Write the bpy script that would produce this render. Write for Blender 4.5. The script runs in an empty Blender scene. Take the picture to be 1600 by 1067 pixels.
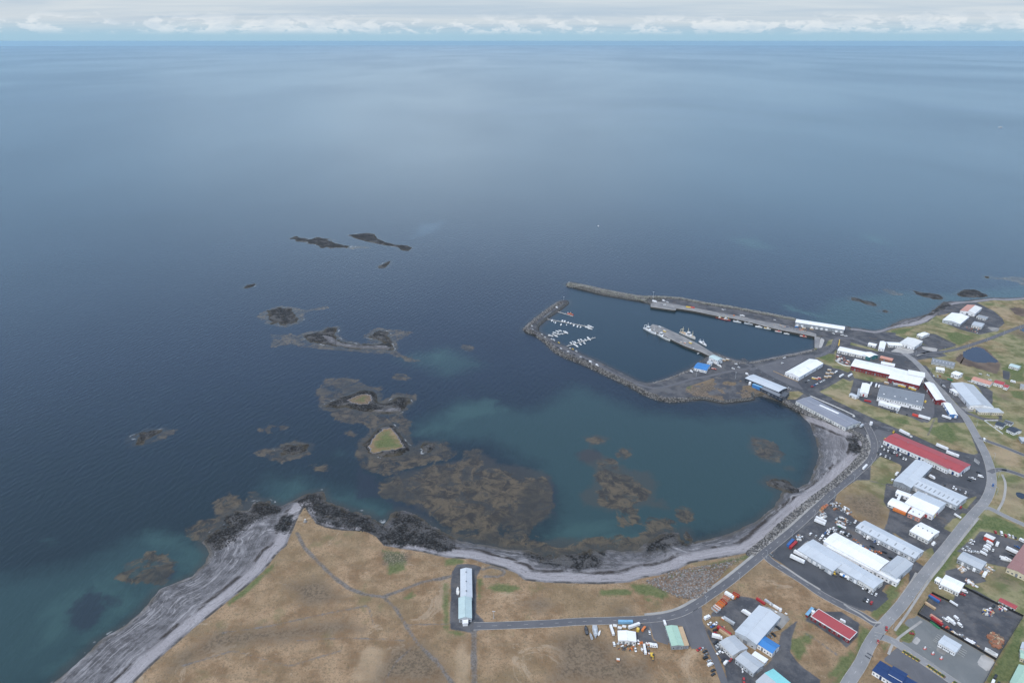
import bpy, math, random
import numpy as np
from mathutils import Matrix, Vector
random.seed(7); rng = np.random.default_rng(7)
scene = bpy.context.scene
COL = scene.collection
# ------------------------------------------------------------------ camera, world, sun, exposure
CAM_H = 450.0
PITCH = math.radians(23.08)
FPX = 1100.0                       # focal length in photograph pixels (1600 wide)
cam_d = bpy.data.cameras.new('camera'); cam = bpy.data.objects.new('camera', cam_d); COL.objects.link(cam)
cam.location = (0, 0, CAM_H); cam.rotation_euler = (math.pi/2 - PITCH, 0, 0)
cam_d.sensor_width = 36.0; cam_d.lens = 36.0*FPX/1600.0
cam_d.clip_start = 1.0; cam_d.clip_end = 200000.0
scene.camera = cam
scene.view_settings.view_transform = 'Standard'; scene.view_settings.look = 'None'
scene.view_settings.gamma = 1.0; scene.view_settings.exposure = 0.0
scene.cycles.max_bounces = 5; scene.cycles.diffuse_bounces = 2; scene.cycles.glossy_bounces = 2
scene.cycles.volume_bounces = 0
SUN_EL = math.radians(48); SUN_AZ = math.radians(215)     # azimuth clockwise from +Y: behind the camera, to its left
sun_d = bpy.data.lights.new('sun', 'SUN'); sun_d.energy = 2.9; sun_d.angle = math.radians(10); sun_d.color = (1.0, 0.95, 0.88)
sun = bpy.data.objects.new('sun', sun_d); COL.objects.link(sun)
sv = Vector((math.sin(SUN_AZ)*math.cos(SUN_EL), math.cos(SUN_AZ)*math.cos(SUN_EL), math.sin(SUN_EL)))
sun.rotation_euler = sv.to_track_quat('Z', 'Y').to_euler(); sun.location = (0, 0, 900)

class NT:
    """tiny helper to write node trees"""
    def __init__(s, tree): s.t = tree; s.n = tree.nodes; s.l = tree.links
    def node(s, typ, **kw):
        nd = s.n.new(typ)
        for k, v in kw.items():
            if k == 'inp':
                for i, val in v.items(): s.put(nd.inputs[i], val)
            else: setattr(nd, k, v)
        return nd
    def put(s, sock, val):
        if isinstance(val, bpy.types.NodeSocket): s.l.new(val, sock)
        elif isinstance(val, (tuple, list)) and sock.type == 'RGBA' and len(val) == 3: sock.default_value = (*val, 1)
        else: sock.default_value = val
    def m(s, op, a, b=0.0, c=0.0, clamp=False):
        nd = s.n.new('ShaderNodeMath'); nd.operation = op; nd.use_clamp = clamp
        for i, v in enumerate((a, b, c)): s.put(nd.inputs[i], v)
        return nd.outputs[0]
    def sm(s, x, lo, hi, a=0.0, b=1.0):
        nd = s.n.new('ShaderNodeMapRange'); nd.interpolation_type = 'SMOOTHSTEP'
        for i, v in enumerate((x, lo, hi, a, b)): s.put(nd.inputs[i], v)
        return nd.outputs[0]
    def mix(s, f, a, b):
        nd = s.n.new('ShaderNodeMix'); nd.data_type = 'RGBA'
        s.put(nd.inputs[0], f); s.put(nd.inputs[6], a); s.put(nd.inputs[7], b)
        return nd.outputs[2]
    def noise(s, vec, scale, detail=4.0, rough=0.55, dist=0.0):
        nd = s.n.new('ShaderNodeTexNoise'); s.put(nd.inputs['Vector'], vec); nd.inputs['Scale'].default_value = scale
        nd.inputs['Detail'].default_value = detail; nd.inputs['Roughness'].default_value = rough; nd.inputs['Distortion'].default_value = dist
        return nd.outputs[0]
    def mapping(s, vec, scale=(1,1,1), rot=(0,0,0), loc=(0,0,0)):
        nd = s.n.new('ShaderNodeMapping'); s.put(nd.inputs[0], vec)
        nd.inputs['Scale'].default_value = scale; nd.inputs['Rotation'].default_value = rot; nd.inputs['Location'].default_value = loc
        return nd.outputs[0]

world = bpy.data.worlds.new("World"); scene.world = world; world.use_nodes = True
w = NT(world.node_tree); bg = w.n['Background']
sky = w.node('ShaderNodeTexSky', sky_type='NISHITA', sun_disc=False, sun_elevation=SUN_EL, sun_rotation=SUN_AZ, altitude=400.0, air_density=1.2, dust_density=2.0)
tc = w.node('ShaderNodeTexCoord').outputs['Generated']
sx = w.node('ShaderNodeSeparateXYZ', inp={0: tc}); Xd, Yd, Zd = sx.outputs
az = w.m('ARCTAN2', Xd, Yd)
zc = w.m('MAXIMUM', Zd, 0.012)
# high thin overcast: noise on a flat layer seen in perspective
cv = w.node('ShaderNodeCombineXYZ', inp={0: w.m('DIVIDE', Xd, w.m('ADD', zc, 0.05)), 1: w.m('DIVIDE', Yd, w.m('ADD', zc, 0.05)), 2: 0.0}).outputs[0]
strat = w.noise(w.mapping(cv, (0.10, 0.32, 1), loc=(3.1, 1.7, 0)), 1.0, 6, 0.55, 0.4)
strat2 = w.noise(w.mapping(cv, (0.45, 0.9, 1), loc=(8.1, 4.7, 0)), 1.0, 6, 0.6, 0.6)
cov = w.m('ADD', w.m('MULTIPLY', strat, 0.65), w.m('MULTIPLY', strat2, 0.35))
cloud_lo = w.mix(w.sm(cov, 0.36, 0.64), (5.0, 6.2, 7.5), (7.0, 7.7, 8.3))
cloud_hi = w.mix(w.sm(cov, 0.35, 0.65), (7.2, 8.4, 10.2), (11.0, 12.0, 13.2))
sheen = w.m('MULTIPLY', w.sm(w.m('ABSOLUTE', w.m('ADD', az, 0.10)), 0.55, 0.05), w.noise(w.node('ShaderNodeCombineXYZ', inp={0: w.m('MULTIPLY', az, 3.2), 1: w.m('MULTIPLY', Zd, 5.0), 2: 1.3}).outputs[0], 1.6, 4, 0.5))
cloud_md = w.mix(w.sm(cov, 0.36, 0.64), (5.8, 10.0, 14.2), (8.0, 12.4, 16.2))
cloud_md = w.mix(w.m('MULTIPLY', sheen, 1.5, 0.0, True), cloud_md, (12.5, 16.0, 18.8))
cloud_c = w.mix(w.sm(Zd, 0.60, 0.90), w.mix(w.sm(Zd, 0.14, 0.34), w.mix(w.sm(Zd, 0.058, 0.085), cloud_lo, cloud_md), w.mix(cov, (3.2, 4.9, 8.9), (5.0, 7.0, 10.9))), cloud_hi)
base = w.mix(0.9, sky.outputs[0], cloud_c)
# clear blue band low over the horizon
band = w.m('MULTIPLY', w.sm(Zd, 0.026, 0.004), 0.85)
base = w.mix(band, base, (3.5, 5.7, 7.2))
# row of small cumulus tops standing over the band
av = w.node('ShaderNodeCombineXYZ', inp={0: w.m('MULTIPLY', az, 20.0), 1: w.m('MULTIPLY', Zd, 52.0), 2: 0.0}).outputs[0]
cum = w.noise(av, 1.7, 9, 0.62, 0.3)
big = w.noise(w.node('ShaderNodeCombineXYZ', inp={0: w.m('MULTIPLY', az, 5.0), 1: 0.0, 2: 4.2}).outputs[0], 1.0, 2)
lift = w.m('ADD', w.m('MULTIPLY', big, 0.5), -0.20)
inrow = w.m('MULTIPLY', w.sm(Zd, 0.006, 0.014), w.sm(Zd, 0.036, 0.020))
cmask = w.m('MULTIPLY', w.sm(w.m('ADD', cum, w.m('ADD', lift, w.m('MULTIPLY', Zd, -2.2))), 0.47, 0.56), inrow)
ccol = w.mix(w.sm(w.noise(w.mapping(av, loc=(0.0, -0.25, 0)), 1.9, 8, 0.6), 0.35, 0.6), (6.9, 7.7, 8.5), (9.0, 9.3, 9.5))
base = w.mix(w.m('MULTIPLY', cmask, 0.50), base, ccol)
w.put(bg.inputs[0], base); bg.inputs[1].default_value = 0.1

# ------------------------------------------------------------------ pixel <-> ground
LAND = 3.0
_cp, _sp = math.cos(PITCH), math.sin(PITCH)
def G(px, py, z=LAND):
    """the ground point (at height z) that the photograph shows at pixel px, py"""
    u = (px - 800.0)/FPX; v = (533.5 - py)/FPX
    dy = _cp + v*_sp; dz = -_sp + v*_cp
    t = (z - CAM_H)/dz
    return (u*t, dy*t)
def Z(ox, oy, s):
    return lambda x, y: (ox + x/s, oy + y/s)
F1 = Z(0, 0, 1)
R1 = Z(800,420,4.85); R2 = Z(1000,440,4.848); R3 = Z(1300,400,5.333); R4 = Z(1160,540,6.67); R5 = Z(1300,520,6.669); R6 = Z(1440,540,6.669)
S1 = Z(1360,660,6.667); S2 = Z(1220,760,5.929); S3 = Z(1360,800,5.929); S4 = Z(1080,900,6.39); S5 = Z(1220,900,6.39); S6 = Z(1360,920,6.667)
S7 = Z(680,860,5.154); S8 = Z(900,900,6.388); T1 = Z(360,340,4.447); T2 = Z(180,560,3.2); T3 = Z(560,640,3.2); T4 = Z(60,760,2.5); T5 = Z(860,660,3.2)
Q1 = Z(1250,930,13.34); Q2 = Z(1225,550,17.79); Q3 = Z(1440,960,13.34); Q4 = Z(1100,940,15.24); Q5 = Z(1540,950,9.12); Q6 = Z(1500,800,10.67); Q7 = Z(1500,600,10.67); Q8 = Z(1240,780,13.34)
def P(reg, s, z=LAND):
    """'x,y x,y ...' in a region's coordinates -> ground points"""
    out = []
    for tok in s.split():
        x, y = tok.split(','); out.append(G(*reg(float(x), float(y)), z))
    return out

def tag(o, label=None, cat=None, group=None, kind=None):
    if label: o['label'] = label
    if cat: o['category'] = cat
    if group: o['group'] = group
    if kind: o['kind'] = kind
    return o

def new_mesh_np(name, verts, faces, mat=None, parent=None, smooth=False):
    me = bpy.data.meshes.new(name); me.from_pydata([tuple(v) for v in verts], [], [tuple(f) for f in faces])
    if mat:
        for mm in (mat if isinstance(mat, (list, tuple)) else [mat]): me.materials.append(mm)
    if smooth: me.polygons.foreach_set('use_smooth', [True]*len(me.polygons))
    me.update(); o = bpy.data.objects.new(name, me); COL.objects.link(o)
    if parent: o.parent = parent
    return o

# ------------------------------------------------------------------ coast lines (traced on the ground plane)
coast_px = ("84,1067 100,1054 132,1024 156,1000 192,978 216,960 232,942 248,920 268,912 300,900 320,880 328,864 316,848 322,838 340,828 356,820 352,806 366,797 388,798 396,784 420,783 440,790 460,782 "
 "472,774 484,770 504,767 512,784 540,794 576,804 600,820 606,812 612,802 622,798 636,798 660,810 684,826 697,834 722,846 745,850 763,852 797,859 826,859 841,865 872,868 897,865 919,858 951,858 "
 "970,862 997,859 1010,846 1029,837 1042,831 1060,833 1064,844 1076,847 1068,838 1072,828 1085,846 1100,843 1126,838 1157,826 1188,810 1210,791 1219,776 1222,767 1247,762 1263,754 1272,735 1280,713 1276,691 1269,669 1263,660 "
 "1250,645 1244,642 1232,636 1220,628 1208,624 1190,618 1169,622 1150,618 1120,600 1140,590 1144,575 1150,566 1169,566 1220,556 1274,545 1276,527 1300,515 1320,511 1321,512 1343,513 1366,517 1382,514 "
 "1394,507 1412,499 1431,496 1450,491 1459,484 1469,477 1474,472 1487,471 1506,471 1525,468 1553,465 1577,466 1600,465 1660,458 1760,440 1900,430 2300,600 2300,1500 -100,1500 60,1090")
veg_px = ("208,1067 240,1036 272,1008 300,984 340,952 380,920 412,892 432,866 448,852 454,836 464,812 476,790 482,802 494,818 510,824 532,828 572,830 588,838 600,852 620,856 660,862 697,871 "
 "735,873 754,879 785,887 807,896 819,906 854,910 935,912 982,910 1007,902 1029,899 1060,890 1079,879 1122,872 1172,863 1190,850 1230,812 1266,782 1300,756 1330,730 1350,710 1353,695 1341,679 "
 "1317,670 1295,660 1265,649 1248,640 1222,624 1210,620 1190,614 1169,616 1148,612 1130,600 1145,592 1150,568 1170,568 1220,559 1272,548 1274,530 1300,517 1321,515 1343,517 1366,521 1382,519 "
 "1394,514 1412,511 1431,509 1450,503 1465,492 1478,482 1490,476 1506,474 1525,473 1553,469 1577,470 1600,468 1660,462 1760,446 1900,436 2300,610 2300,1500 -100,1500 180,1090")
bw_inner = ("1080,626 1047,628 1027,624 1006,616 979,601 953,589 924,575 903,566 882,558 866,549 854,537 839,525 821,519 818,515 825,507 841,494 862,478 876,470 888,470 889,475 878,484 860,496 843,510 842,517 854,525 872,536 "
 "897,547 915,556 944,569 975,584 996,595 1010,599 1027,597 1054,587 1082,574 1097,562 1115,550 1130,556 1150,563 1170,565 1175,600 1180,625 1160,628 1130,631 1100,625")
bw_outer = ("884,444 891,441 915,446 944,452 996,463 1027,463 1062,465 1103,474 1144,480 1186,488 1217,494 1243,499 1330,512 1330,530 1276,529 1247,522 1206,513 1175,505 1144,498 1122,495 1082,487 1056,482 1016,476 1000,471 985,469 944,462 913,454 886,447")

def sdf(poly, X, Y, lim=60.0):
    """signed distance to polygon, + inside, clamped to +-lim"""
    p = np.array(poly, dtype=np.float64); out = np.full(X.shape, -lim)
    m = (X > p[:,0].min()-lim) & (X < p[:,0].max()+lim) & (Y > p[:,1].min()-lim) & (Y < p[:,1].max()+lim)
    x = X[m]; y = Y[m]
    if x.size == 0: return out
    d = np.full(x.shape, 1e18); ins = np.zeros(x.shape, bool); n = len(p)
    for i in range(n):
        ax, ay = p[i]; bx, by = p[(i+1) % n]; ex, ey = bx-ax, by-ay
        wx, wy = x-ax, y-ay; t = np.clip((wx*ex+wy*ey)/max(ex*ex+ey*ey, 1e-9), 0, 1)
        d = np.minimum(d, (wx-ex*t)**2 + (wy-ey*t)**2)
        c = (ay > y) != (by > y)
        if by != ay: ins ^= c & (x < ex*(y-ay)/(by-ay) + ax)
    d = np.sqrt(d); out[m] = np.clip(np.where(ins, d, -d), -lim, lim)
    return out
def ldf(line, X, Y, wd, lim=60.0):
    p = np.array(line); out = np.full(X.shape, -lim)
    m = (X > p[:,0].min()-lim) & (X < p[:,0].max()+lim) & (Y > p[:,1].min()-lim) & (Y < p[:,1].max()+lim)
    x = X[m]; y = Y[m]; d = np.full(x.shape, 1e18)
    for i in range(len(p)-1):
        ax, ay = p[i]; ex, ey = p[i+1]-p[i]; wx, wy = x-ax, y-ay
        t = np.clip((wx*ex+wy*ey)/max(ex*ex+ey*ey, 1e-9), 0, 1); d = np.minimum(d, (wx-ex*t)**2 + (wy-ey*t)**2)
    out[m] = np.clip(wd/2 - np.sqrt(d), -lim, lim); return out
def union(polys, X, Y, lim=60.0):
    out = np.full(X.shape, -lim)
    for pl in polys: out = np.maximum(out, sdf(pl, X, Y, lim))
    return out
def vnoise(X, Y, s, seed=0, octs=4):
    r = np.random.default_rng(seed); tab = r.random((256, 256)); out = np.zeros(X.shape); a = 1.0; tot = 0
    for o in range(octs):
        x = X/s*(2**o) + 17.3*o; y = Y/s*(2**o) + 5.1*o
        xi = np.floor(x).astype(int); yi = np.floor(y).astype(int); fx = x-xi; fy = y-yi
        fx = fx*fx*(3-2*fx); fy = fy*fy*(3-2*fy)
        g = lambda i, j: tab[(xi+i) % 256, (yi+j) % 256]
        out += a*((g(0,0)*(1-fx)+g(1,0)*fx)*(1-fy) + (g(0,1)*(1-fx)+g(1,1)*fx)*fy); tot += a; a *= 0.5
    return out/tot

COAST = P(F1, coast_px, 0.0); VEG = P(F1, veg_px, LAND); BWI = P(F1, bw_inner, 0.0); BWO = P(F1, bw_outer, 0.0)

# core grid, 2 m in the near coast, coarser beyond
xs = np.concatenate([np.arange(-900, 1152, 2.2)]); ys = np.concatenate([np.arange(330, 1000, 1.9), np.arange(1000, 1480, 2.6), np.arange(1480, 2000, 4.0)])
GX, GY = np.meshgrid(xs, ys, indexing='ij')
dC = sdf(COAST, GX, GY); dV = sdf(VEG, GX, GY); dBI = sdf(BWI, GX, GY); dBO = sdf(BWO, GX, GY)
dC = dC + (vnoise(GX, GY, 9, 3)-0.5)*3.0*(dC < 30)
dB = np.maximum(dBI, dBO)
dLand = np.maximum(dC, dB)
# islets and reefs standing out of the water: polygon, height, slope, kind
ISL = [
 ('islet', 'crescent islet with grassy hump and stony tail, above the round islet', T2, '1040,240 1080,215 1150,190 1200,172 1240,158 1285,160 1308,180 1312,215 1345,228 1385,215 1405,195 1440,195 1470,200 1475,220 1450,250 1410,272 1360,275 1300,270 1220,262 1150,240 1100,250', 2.6, 0.35, '1150,205 1200,182 1240,172 1285,178 1295,205 1270,232 1220,235 1170,222'),
 ('islet', 'heart-shaped islet with green grassy top ringed by black rocks', T2, '1240,430 1262,400 1300,365 1340,338 1385,332 1410,355 1440,395 1475,440 1470,460 1420,482 1360,490 1300,484 1262,472 1248,455', 3.2, 0.5, '1268,435 1300,385 1345,350 1380,348 1410,385 1445,440 1400,455 1330,462 1280,462'),
 ('rocky_reef', 'long curved shingle spit linking two dark rocks offshore', T1, '505,825 560,805 640,790 680,765 735,765 745,790 720,820 750,850 800,872 870,880 960,882 1040,880 1080,870 1010,845 945,835 1000,800 1030,780 1105,795 1100,835 1135,900 1125,925 1080,918 1000,912 900,915 820,905 740,892 650,880 560,865', 1.5, 0.12, ''),
 ('rocky_reef', 'round patch of broken dark rocks left of the long spit', T1, '270,650 330,630 420,635 440,680 490,700 460,730 380,745 300,735 270,700', 0.9, 0.10, ''),
 ('rocky_reef', 'far scattered black reef, left of the two farthest reefs', T1, '415,145 440,130 520,145 560,150 600,135 680,150 720,175 780,190 850,205 780,212 700,212 640,208 580,188 520,170 460,162', 1.1, 0.12, ''),
 ('rocky_reef', 'far reef with dark hump and brown tail, right of the farthest two', T1, '820,122 880,115 950,108 1000,115 1020,145 1080,172 1150,190 1230,195 1262,212 1240,235 1200,228 1150,202 1080,195 1000,178 920,160 870,145', 1.4, 0.15, ''),
 ('rocky_reef', 'small slanting skerry alone just below the farthest reefs', T1, '1030,340 1060,322 1115,302 1100,325 1070,350 1035,352', 0.8, 0.15, ''),
 ('rocky_reef', 'tiny black skerry farthest out on the left', T1, '93,488 115,470 165,462 170,472 140,484 110,490', 0.9, 0.2, ''),
 ('rocky_reef', 'leftmost black reef with brown weed on its right', T2, '95,400 130,375 180,358 235,355 220,378 180,398 130,425 105,430', 0.8, 0.12, ''),
 ('rocky_reef', 'dark oval reef with a weedy tail in the mid left water', T2, '825,450 860,430 920,425 955,445 945,470 900,482 850,478', 0.5, 0.08, ''),
 ('rocky_reef', 'small dark rock just right of the heart-shaped islet', T2, '1520,445 1545,425 1590,425 1598,450 1570,470 1535,470', 0.4, 0.08, ''),
 ('rocky_reef', 'black reef farthest left off the right-hand beach', R3, '160,350 200,345 270,372 340,385 375,410 350,420 290,402 220,378 170,368', 0.9, 0.12, ''),
 ('rocky_reef', 'tiny rock by the black reef off the right-hand beach', R3, '405,460 440,450 470,462 450,472', 0.5, 0.15, ''),
 ('rocky_reef', 'long black reef just off the right-hand sand point', R3, '668,285 720,300 800,308 880,320 935,348 910,366 840,360 760,338 700,315', 1.4, 0.15, ''),
 ('rocky_reef', 'broad black lava reef against the right-hand beach', R3, '1035,322 1060,298 1110,280 1180,280 1240,300 1300,335 1240,348 1160,345 1090,340', 1.6, 0.15, ''),
 ('rocky_reef', 'black rock spur pointing from the curving beach into the bay', T5, '1065,295 1100,280 1160,285 1235,322 1270,350 1262,364 1210,358 1150,338 1085,318', 1.3, 0.2, ''),
 ('rocky_reef', 'thin dark skerry near the right edge of the water', R3, '1262,165 1310,168 1320,185 1280,190', 0.6, 0.12, ''),
]
isl = []
for nm, lb, reg, s, hgt, slope, grass in ISL:
    pl = P(reg, s, 0.0); d = sdf(pl, GX, GY, 40.0)
    nz = vnoise(GX, GY, 11, 5, 5) - 0.5
    dn = d + nz*(20 if any(k in lb for k in ('broken', 'scattered', 'leftmost', 'oval')) else 8)
    z = np.minimum(dn*slope, hgt*(0.72 + 0.5*(vnoise(GX, GY, 20, 9)-0.3)))
    z = z + np.where(dn > 0, (vnoise(GX, GY, 3.4, 21, 2)-0.5)*0.9*min(1, hgt/1.2), 0)
    isl.append((nm, lb, d, dn, z, P(reg, grass, hgt) if grass else None))
dIsl = np.full(GX.shape, -60.0)
for it in isl: dIsl = np.maximum(dIsl, it[3])

# ------------------------------------------------------------------ heights of the land
t_b = dC/np.maximum(dC + np.maximum(-dV, 0), 0.5)
zb = np.where(dC > 0, 0.05 + 2.95*np.clip(np.where(dV > 0, 1, t_b), 0, 1)**0.8, dC*0.15)
rocky_polys = [P(T4, '640,200 700,165 720,110 760,95 820,100 840,60 900,55 950,75 940,105 860,130 800,170 770,210 700,248', 0), P(T4, '930,150 960,110 1005,105 1000,145 970,180 935,175', 2),
  P(T4, '1000,60 1060,25 1110,18 1130,60 1200,85 1290,110 1370,160 1385,110 1440,95 1500,125 1560,165 1620,200 1620,262 1500,245 1400,235 1350,225 1280,172 1180,165 1085,140 1060,95 1045,62', 1),
  P(T3, '0,520 60,540 140,590 175,600 170,540 200,505 260,510 330,560 410,600 400,640 300,640 200,690 0,650', 1), P(T3, '1420,700 1500,640 1560,612 1600,630 1600,690 1500,710 1440,730', 0.5),
  P(T3, '820,720 1000,700 1120,680 1240,690 1200,800 1080,800 900,770', 1), P(T5, '450,640 540,560 590,550 650,560 700,600 690,620 560,640', 0.5), P(T5, '655,540 690,530 725,580 715,600 670,580', 0),
  P(T5, '1065,290 1100,280 1160,285 1235,325 1260,352 1210,352 1150,335 1085,315', 0.5), P(T5, '1480,50 1540,75 1560,110 1540,160 1510,170 1505,110', 1.5),
  P(R3, '830,460 900,410 930,390 1000,400 980,430 900,470 840,500 780,500', 1), P(R4, '180,530 300,560 420,610 560,690 600,700 560,660 420,590 320,540', 1)]
dR = union(rocky_polys, GX, GY)
nzf = vnoise(GX, GY, 5.5, 31, 3) - 0.5
zb = zb + np.where((dC > 0) & (dV < 0), np.clip(dR/4+1, 0, 1)*nzf*1.6 + nzf*0.25, 0)
zbw = np.minimum(dB*0.62, 3.0 + 0.0*dB)
bank = np.clip(1 - np.abs(dB-3.2)/2.6, 0, 1)
zbw = np.minimum(zbw + np.where(dB > 0, bank*(vnoise(GX, GY, 3.6, 41, 2)-0.3)*1.3, 0), 3.0)
# the seaward armour bank of both breakwaters stands higher than their road
sea_i = ldf(P(F1, '1100,628 1070,624 1040,624 1027,620 1006,612 979,597 953,585 924,571 903,562 882,554 866,545 856,535 840,522 824,515 822,513 829,506 845,493 864,480 876,473', 3), GX, GY, 9.0)
sea_o = ldf(P(F1, '888,444 915,449 944,455 996,464 1027,465 1062,467 1103,475 1144,481 1186,489 1217,495 1243,500', 3), GX, GY, 12.0)
crest = np.clip(np.maximum(sea_i, sea_o)/3+0.3, 0, 1)
zbw = np.where(dB > 0, np.minimum(zbw + crest*2.0*np.clip(dB/4, 0, 1), dB*0.75+0.2) + crest*(vnoise(GX, GY, 3.6, 43, 2)-0.5)*0.9*np.clip(dB/3,0,1), zbw)
zland = np.maximum(np.maximum(zb, zbw), -2.0)

# ------------------------------------------------------------------ what covers the ground
def U(lst): return union([P(r, s) for r, s in lst], GX, GY)
town = U([(F1, '1080,583 1110,572 1150,566 1175,560 1276,546 1282,524 1300,516 1325,516 1400,524 1462,545 1480,556 1440,562 1462,590 1500,640 1525,690 1545,735 1540,780 1500,830 1445,900 1378,985 1350,962 1290,928 1222,880 1202,868 1225,842 1300,776 1352,726 1364,712 1352,690 1310,666 1250,640 1205,618 1170,612 1150,605 1120,602 1060,608 1046,606'),
 (F1, '1310,512 1330,514 1400,520 1396,530 1320,528'), (R3, '900,400 1000,380 1180,375 1250,410 1350,460 1420,520 1440,560 1350,630 1230,655 1060,610 920,550 1000,470 880,500 860,460'),
 (R3, '700,640 860,650 1040,740 1000,760 870,790 740,720')])
yards = U([(S7, '175,112 280,105 380,130 335,200 330,500 400,580 480,600 400,622 300,660 120,632 125,260 135,170'), (S8, '630,470 725,480 765,640 850,665 700,680 600,650 600,560'),
 (S4, '200,370 300,290 480,200 580,210 660,235 720,300 440,560 400,500 330,400 200,400'), (S4, '130,480 300,640 470,860 640,990 800,840 870,690 900,560 1060,440 1000,620 990,760 1100,900 1290,1030 1290,1090 360,1090 330,900 150,560'),
 (S5, '240,440 330,310 430,350 600,350 720,430 790,470 770,600 655,712 600,660 450,560 330,480'),
 (S3, '960,250 1020,175 1130,190 1350,260 1430,280 1430,320 1265,510 1090,475 870,380 800,362 900,280'), (S6, '640,50 830,140 870,100 900,0 1080,0 1590,290 1310,740 490,265'),
 (S3, '700,540 860,500 1010,560 1080,640 860,680 700,600'), (R6, '140,330 320,370 300,400 480,640 400,640 200,420'), (R6, '540,385 640,410 740,480 740,600 700,640 600,440'), (R6, '845,255 920,270 915,360 850,345'),
 (R1, '220,500 420,600 700,745 900,860 1000,880 1150,900 1358,850 1358,960 1250,985 1100,950 900,860 600,690 400,620 200,500 130,455 200,390 330,290 360,300 190,440'),
 (R2, '180,135 400,190 700,250 1180,320 1180,350 1000,330 560,250 250,190'), (R2, '0,800 250,800 400,740 640,700 330,760 300,860 60,850'),
 (Q7, '0,450 60,450 400,560 640,600 650,540 540,510 700,520 700,610 420,610 200,530 0,470')])
grass_over = [(S4, '430,150 540,0 960,0 1278,190 1290,300 1150,420 1060,450 990,400 870,330 700,240 560,220 480,200 410,150'), (S5, '240,460 430,520 600,690 680,722 780,600 790,480 830,480 910,560 860,720 740,860 610,1067 420,1067 200,900 80,720 100,600 150,480'),
 (S5, '625,275 720,325 840,345 890,250 1000,170 1050,90 1180,60 1278,-50 1278,110 1000,450 920,455 800,405 700,350'), (S1, '130,0 320,70 700,245 1080,335 1120,320 1000,0'), (S1, '0,450 100,350 320,440 370,450 250,570 230,640 0,600'),
 (S1, '0,620 160,660 130,850 200,900 170,1067 -100,1067'), (S2, '520,60 700,-60 980,-60 940,120 1010,230 960,400 700,310 500,140'), (S2, '1010,400 1240,560 1330,600 1400,560 1423,640 1330,740 1250,690'), (S3, '680,150 760,60 880,30 840,100 760,190'),
 (R4, '800,480 900,430 1050,340 1120,370 1165,350 1120,500 1334,640 1334,725 1100,600 900,530'), (R5, '200,380 620,455 600,515 420,510 230,470'), (R5, '0,640 170,660 430,760 560,800 830,880 940,935 1000,900 1100,880 1100,1067 850,1067 450,900 0,690'),
 (R4, '720,120 860,80 970,90 970,180 1160,230 1100,280 1000,240 840,185 790,140'), (R4, '480,480 580,470 640,500 560,560 470,560'), (R3, '700,870 820,850 1020,920 860,930 720,900'), (S1, '1090,660 1160,670 1170,700 1100,710'), (S1, '950,880 1010,800 1120,760 1000,900'),
 (R3, '20,800 40,780 30,880 170,920 170,960 0,930'), (R3, '160,720 420,790 400,800 150,740'), (R3, '-25,700 20,690 25,720 -60,760'), (S1, '880,1000 960,940 1000,950 900,1067 780,1067')]
grassov = U(grass_over)
cov_g = np.maximum(np.maximum(np.minimum(town, -grassov), yards), dB - 3.0)
brownbank = U([(R2, '350,800 560,730 700,722 790,760 850,800 1000,850 1040,900 800,910 330,890')]); cov_g = np.where(brownbank > -3, np.minimum(cov_g, np.maximum(-brownbank, (vnoise(GX, GY, 14, 77, 4)-0.5)*24)), cov_g)
green = U([(S8, '600,70 700,90 800,120 880,160 910,200 860,210 780,190 700,170 620,120'), (S8, '930,20 980,10 990,60 950,70'), (S8, '230,150 420,130 560,150 540,190 400,190 240,180'), (S8, '680,210 760,220 740,260 700,250'), (T3, '120,700 230,720 240,800 150,820'), (S5, '240,560 330,600 300,680 180,640'), (S5, '900,400 960,300 1160,120 1200,180 1080,320 960,440'), (S5, '480,1000 560,860 700,740 760,760 700,860 560,1000'), (S5, '110,640 200,600 260,760 180,860 100,740'), (S1, '560,60 800,20 900,120 860,230 700,160'), (S1, '1180,960 1300,980 1560,1080 1100,1080'),
 (S3, '1060,20 1423,160 1423,260 1200,180 1010,150'), (S3, '0,960 60,800 240,640 320,620 180,820 60,1000'), (S6, '270,440 340,360 470,450 410,560 330,530'), (S6, '110,600 170,540 230,560 150,660'), (S6, '1590,300 1320,740 1180,980 1600,980'), (S5, '800,480 900,560 860,720 700,900 620,1060 540,1067 640,860 760,700'), (S3, '1000,60 900,170 760,330 620,500 560,640 640,640 780,420 960,200 1040,120'),
 (R3, '820,700 880,680 1010,740 900,770'), (R3, '940,640 1040,630 1200,690 1290,650 1060,740 1000,710'), (R3, '480,620 680,600 600,650 500,650'), (R6, '820,240 1067,170 1067,380 920,360 920,270'), (Q7, '800,100 1067,120 1067,260 900,220'), (Q7, '640,640 860,680 1000,900 900,930 700,820'),
 (R6, '440,310 500,330 510,370 440,350'), (R6, '250,290 340,310 330,340 230,310'), (T3, '650,890 740,875 800,885 760,910 680,905'), (T3, '230,940 270,915 285,930 250,955'), (T3, '435,750 480,740 560,760 500,775 440,775'), (S7, '60,270 100,265 110,640 230,665 200,680 80,640 70,500'), (S7, '345,230 375,230 360,390 345,390'),
 (S7, '430,290 520,265 660,280 680,310 590,345 470,325'), (T5, '570,770 690,740 860,690 1000,655 990,680 860,720 640,790'), (T5, '400,810 500,800 590,850 560,880 430,850'), (T4, '760,430 850,360 930,290 900,330 800,430 720,480'), (T4, '1380,300 1430,270 1440,300 1400,320'),
 (R4, '760,110 860,80 960,90 960,180 860,150'), (R5, '330,460 420,460 500,500 400,500'), (R5, '660,890 800,900 820,960 700,940'), (R5, '230,490 310,510 290,550 240,530'), (S2, '1010,940 1080,920 1060,1067 950,1067'), (R1, '1300,900 1358,880 1358,930'), (Q5, '330,500 400,560 340,780 200,900 260,700')])
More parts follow.
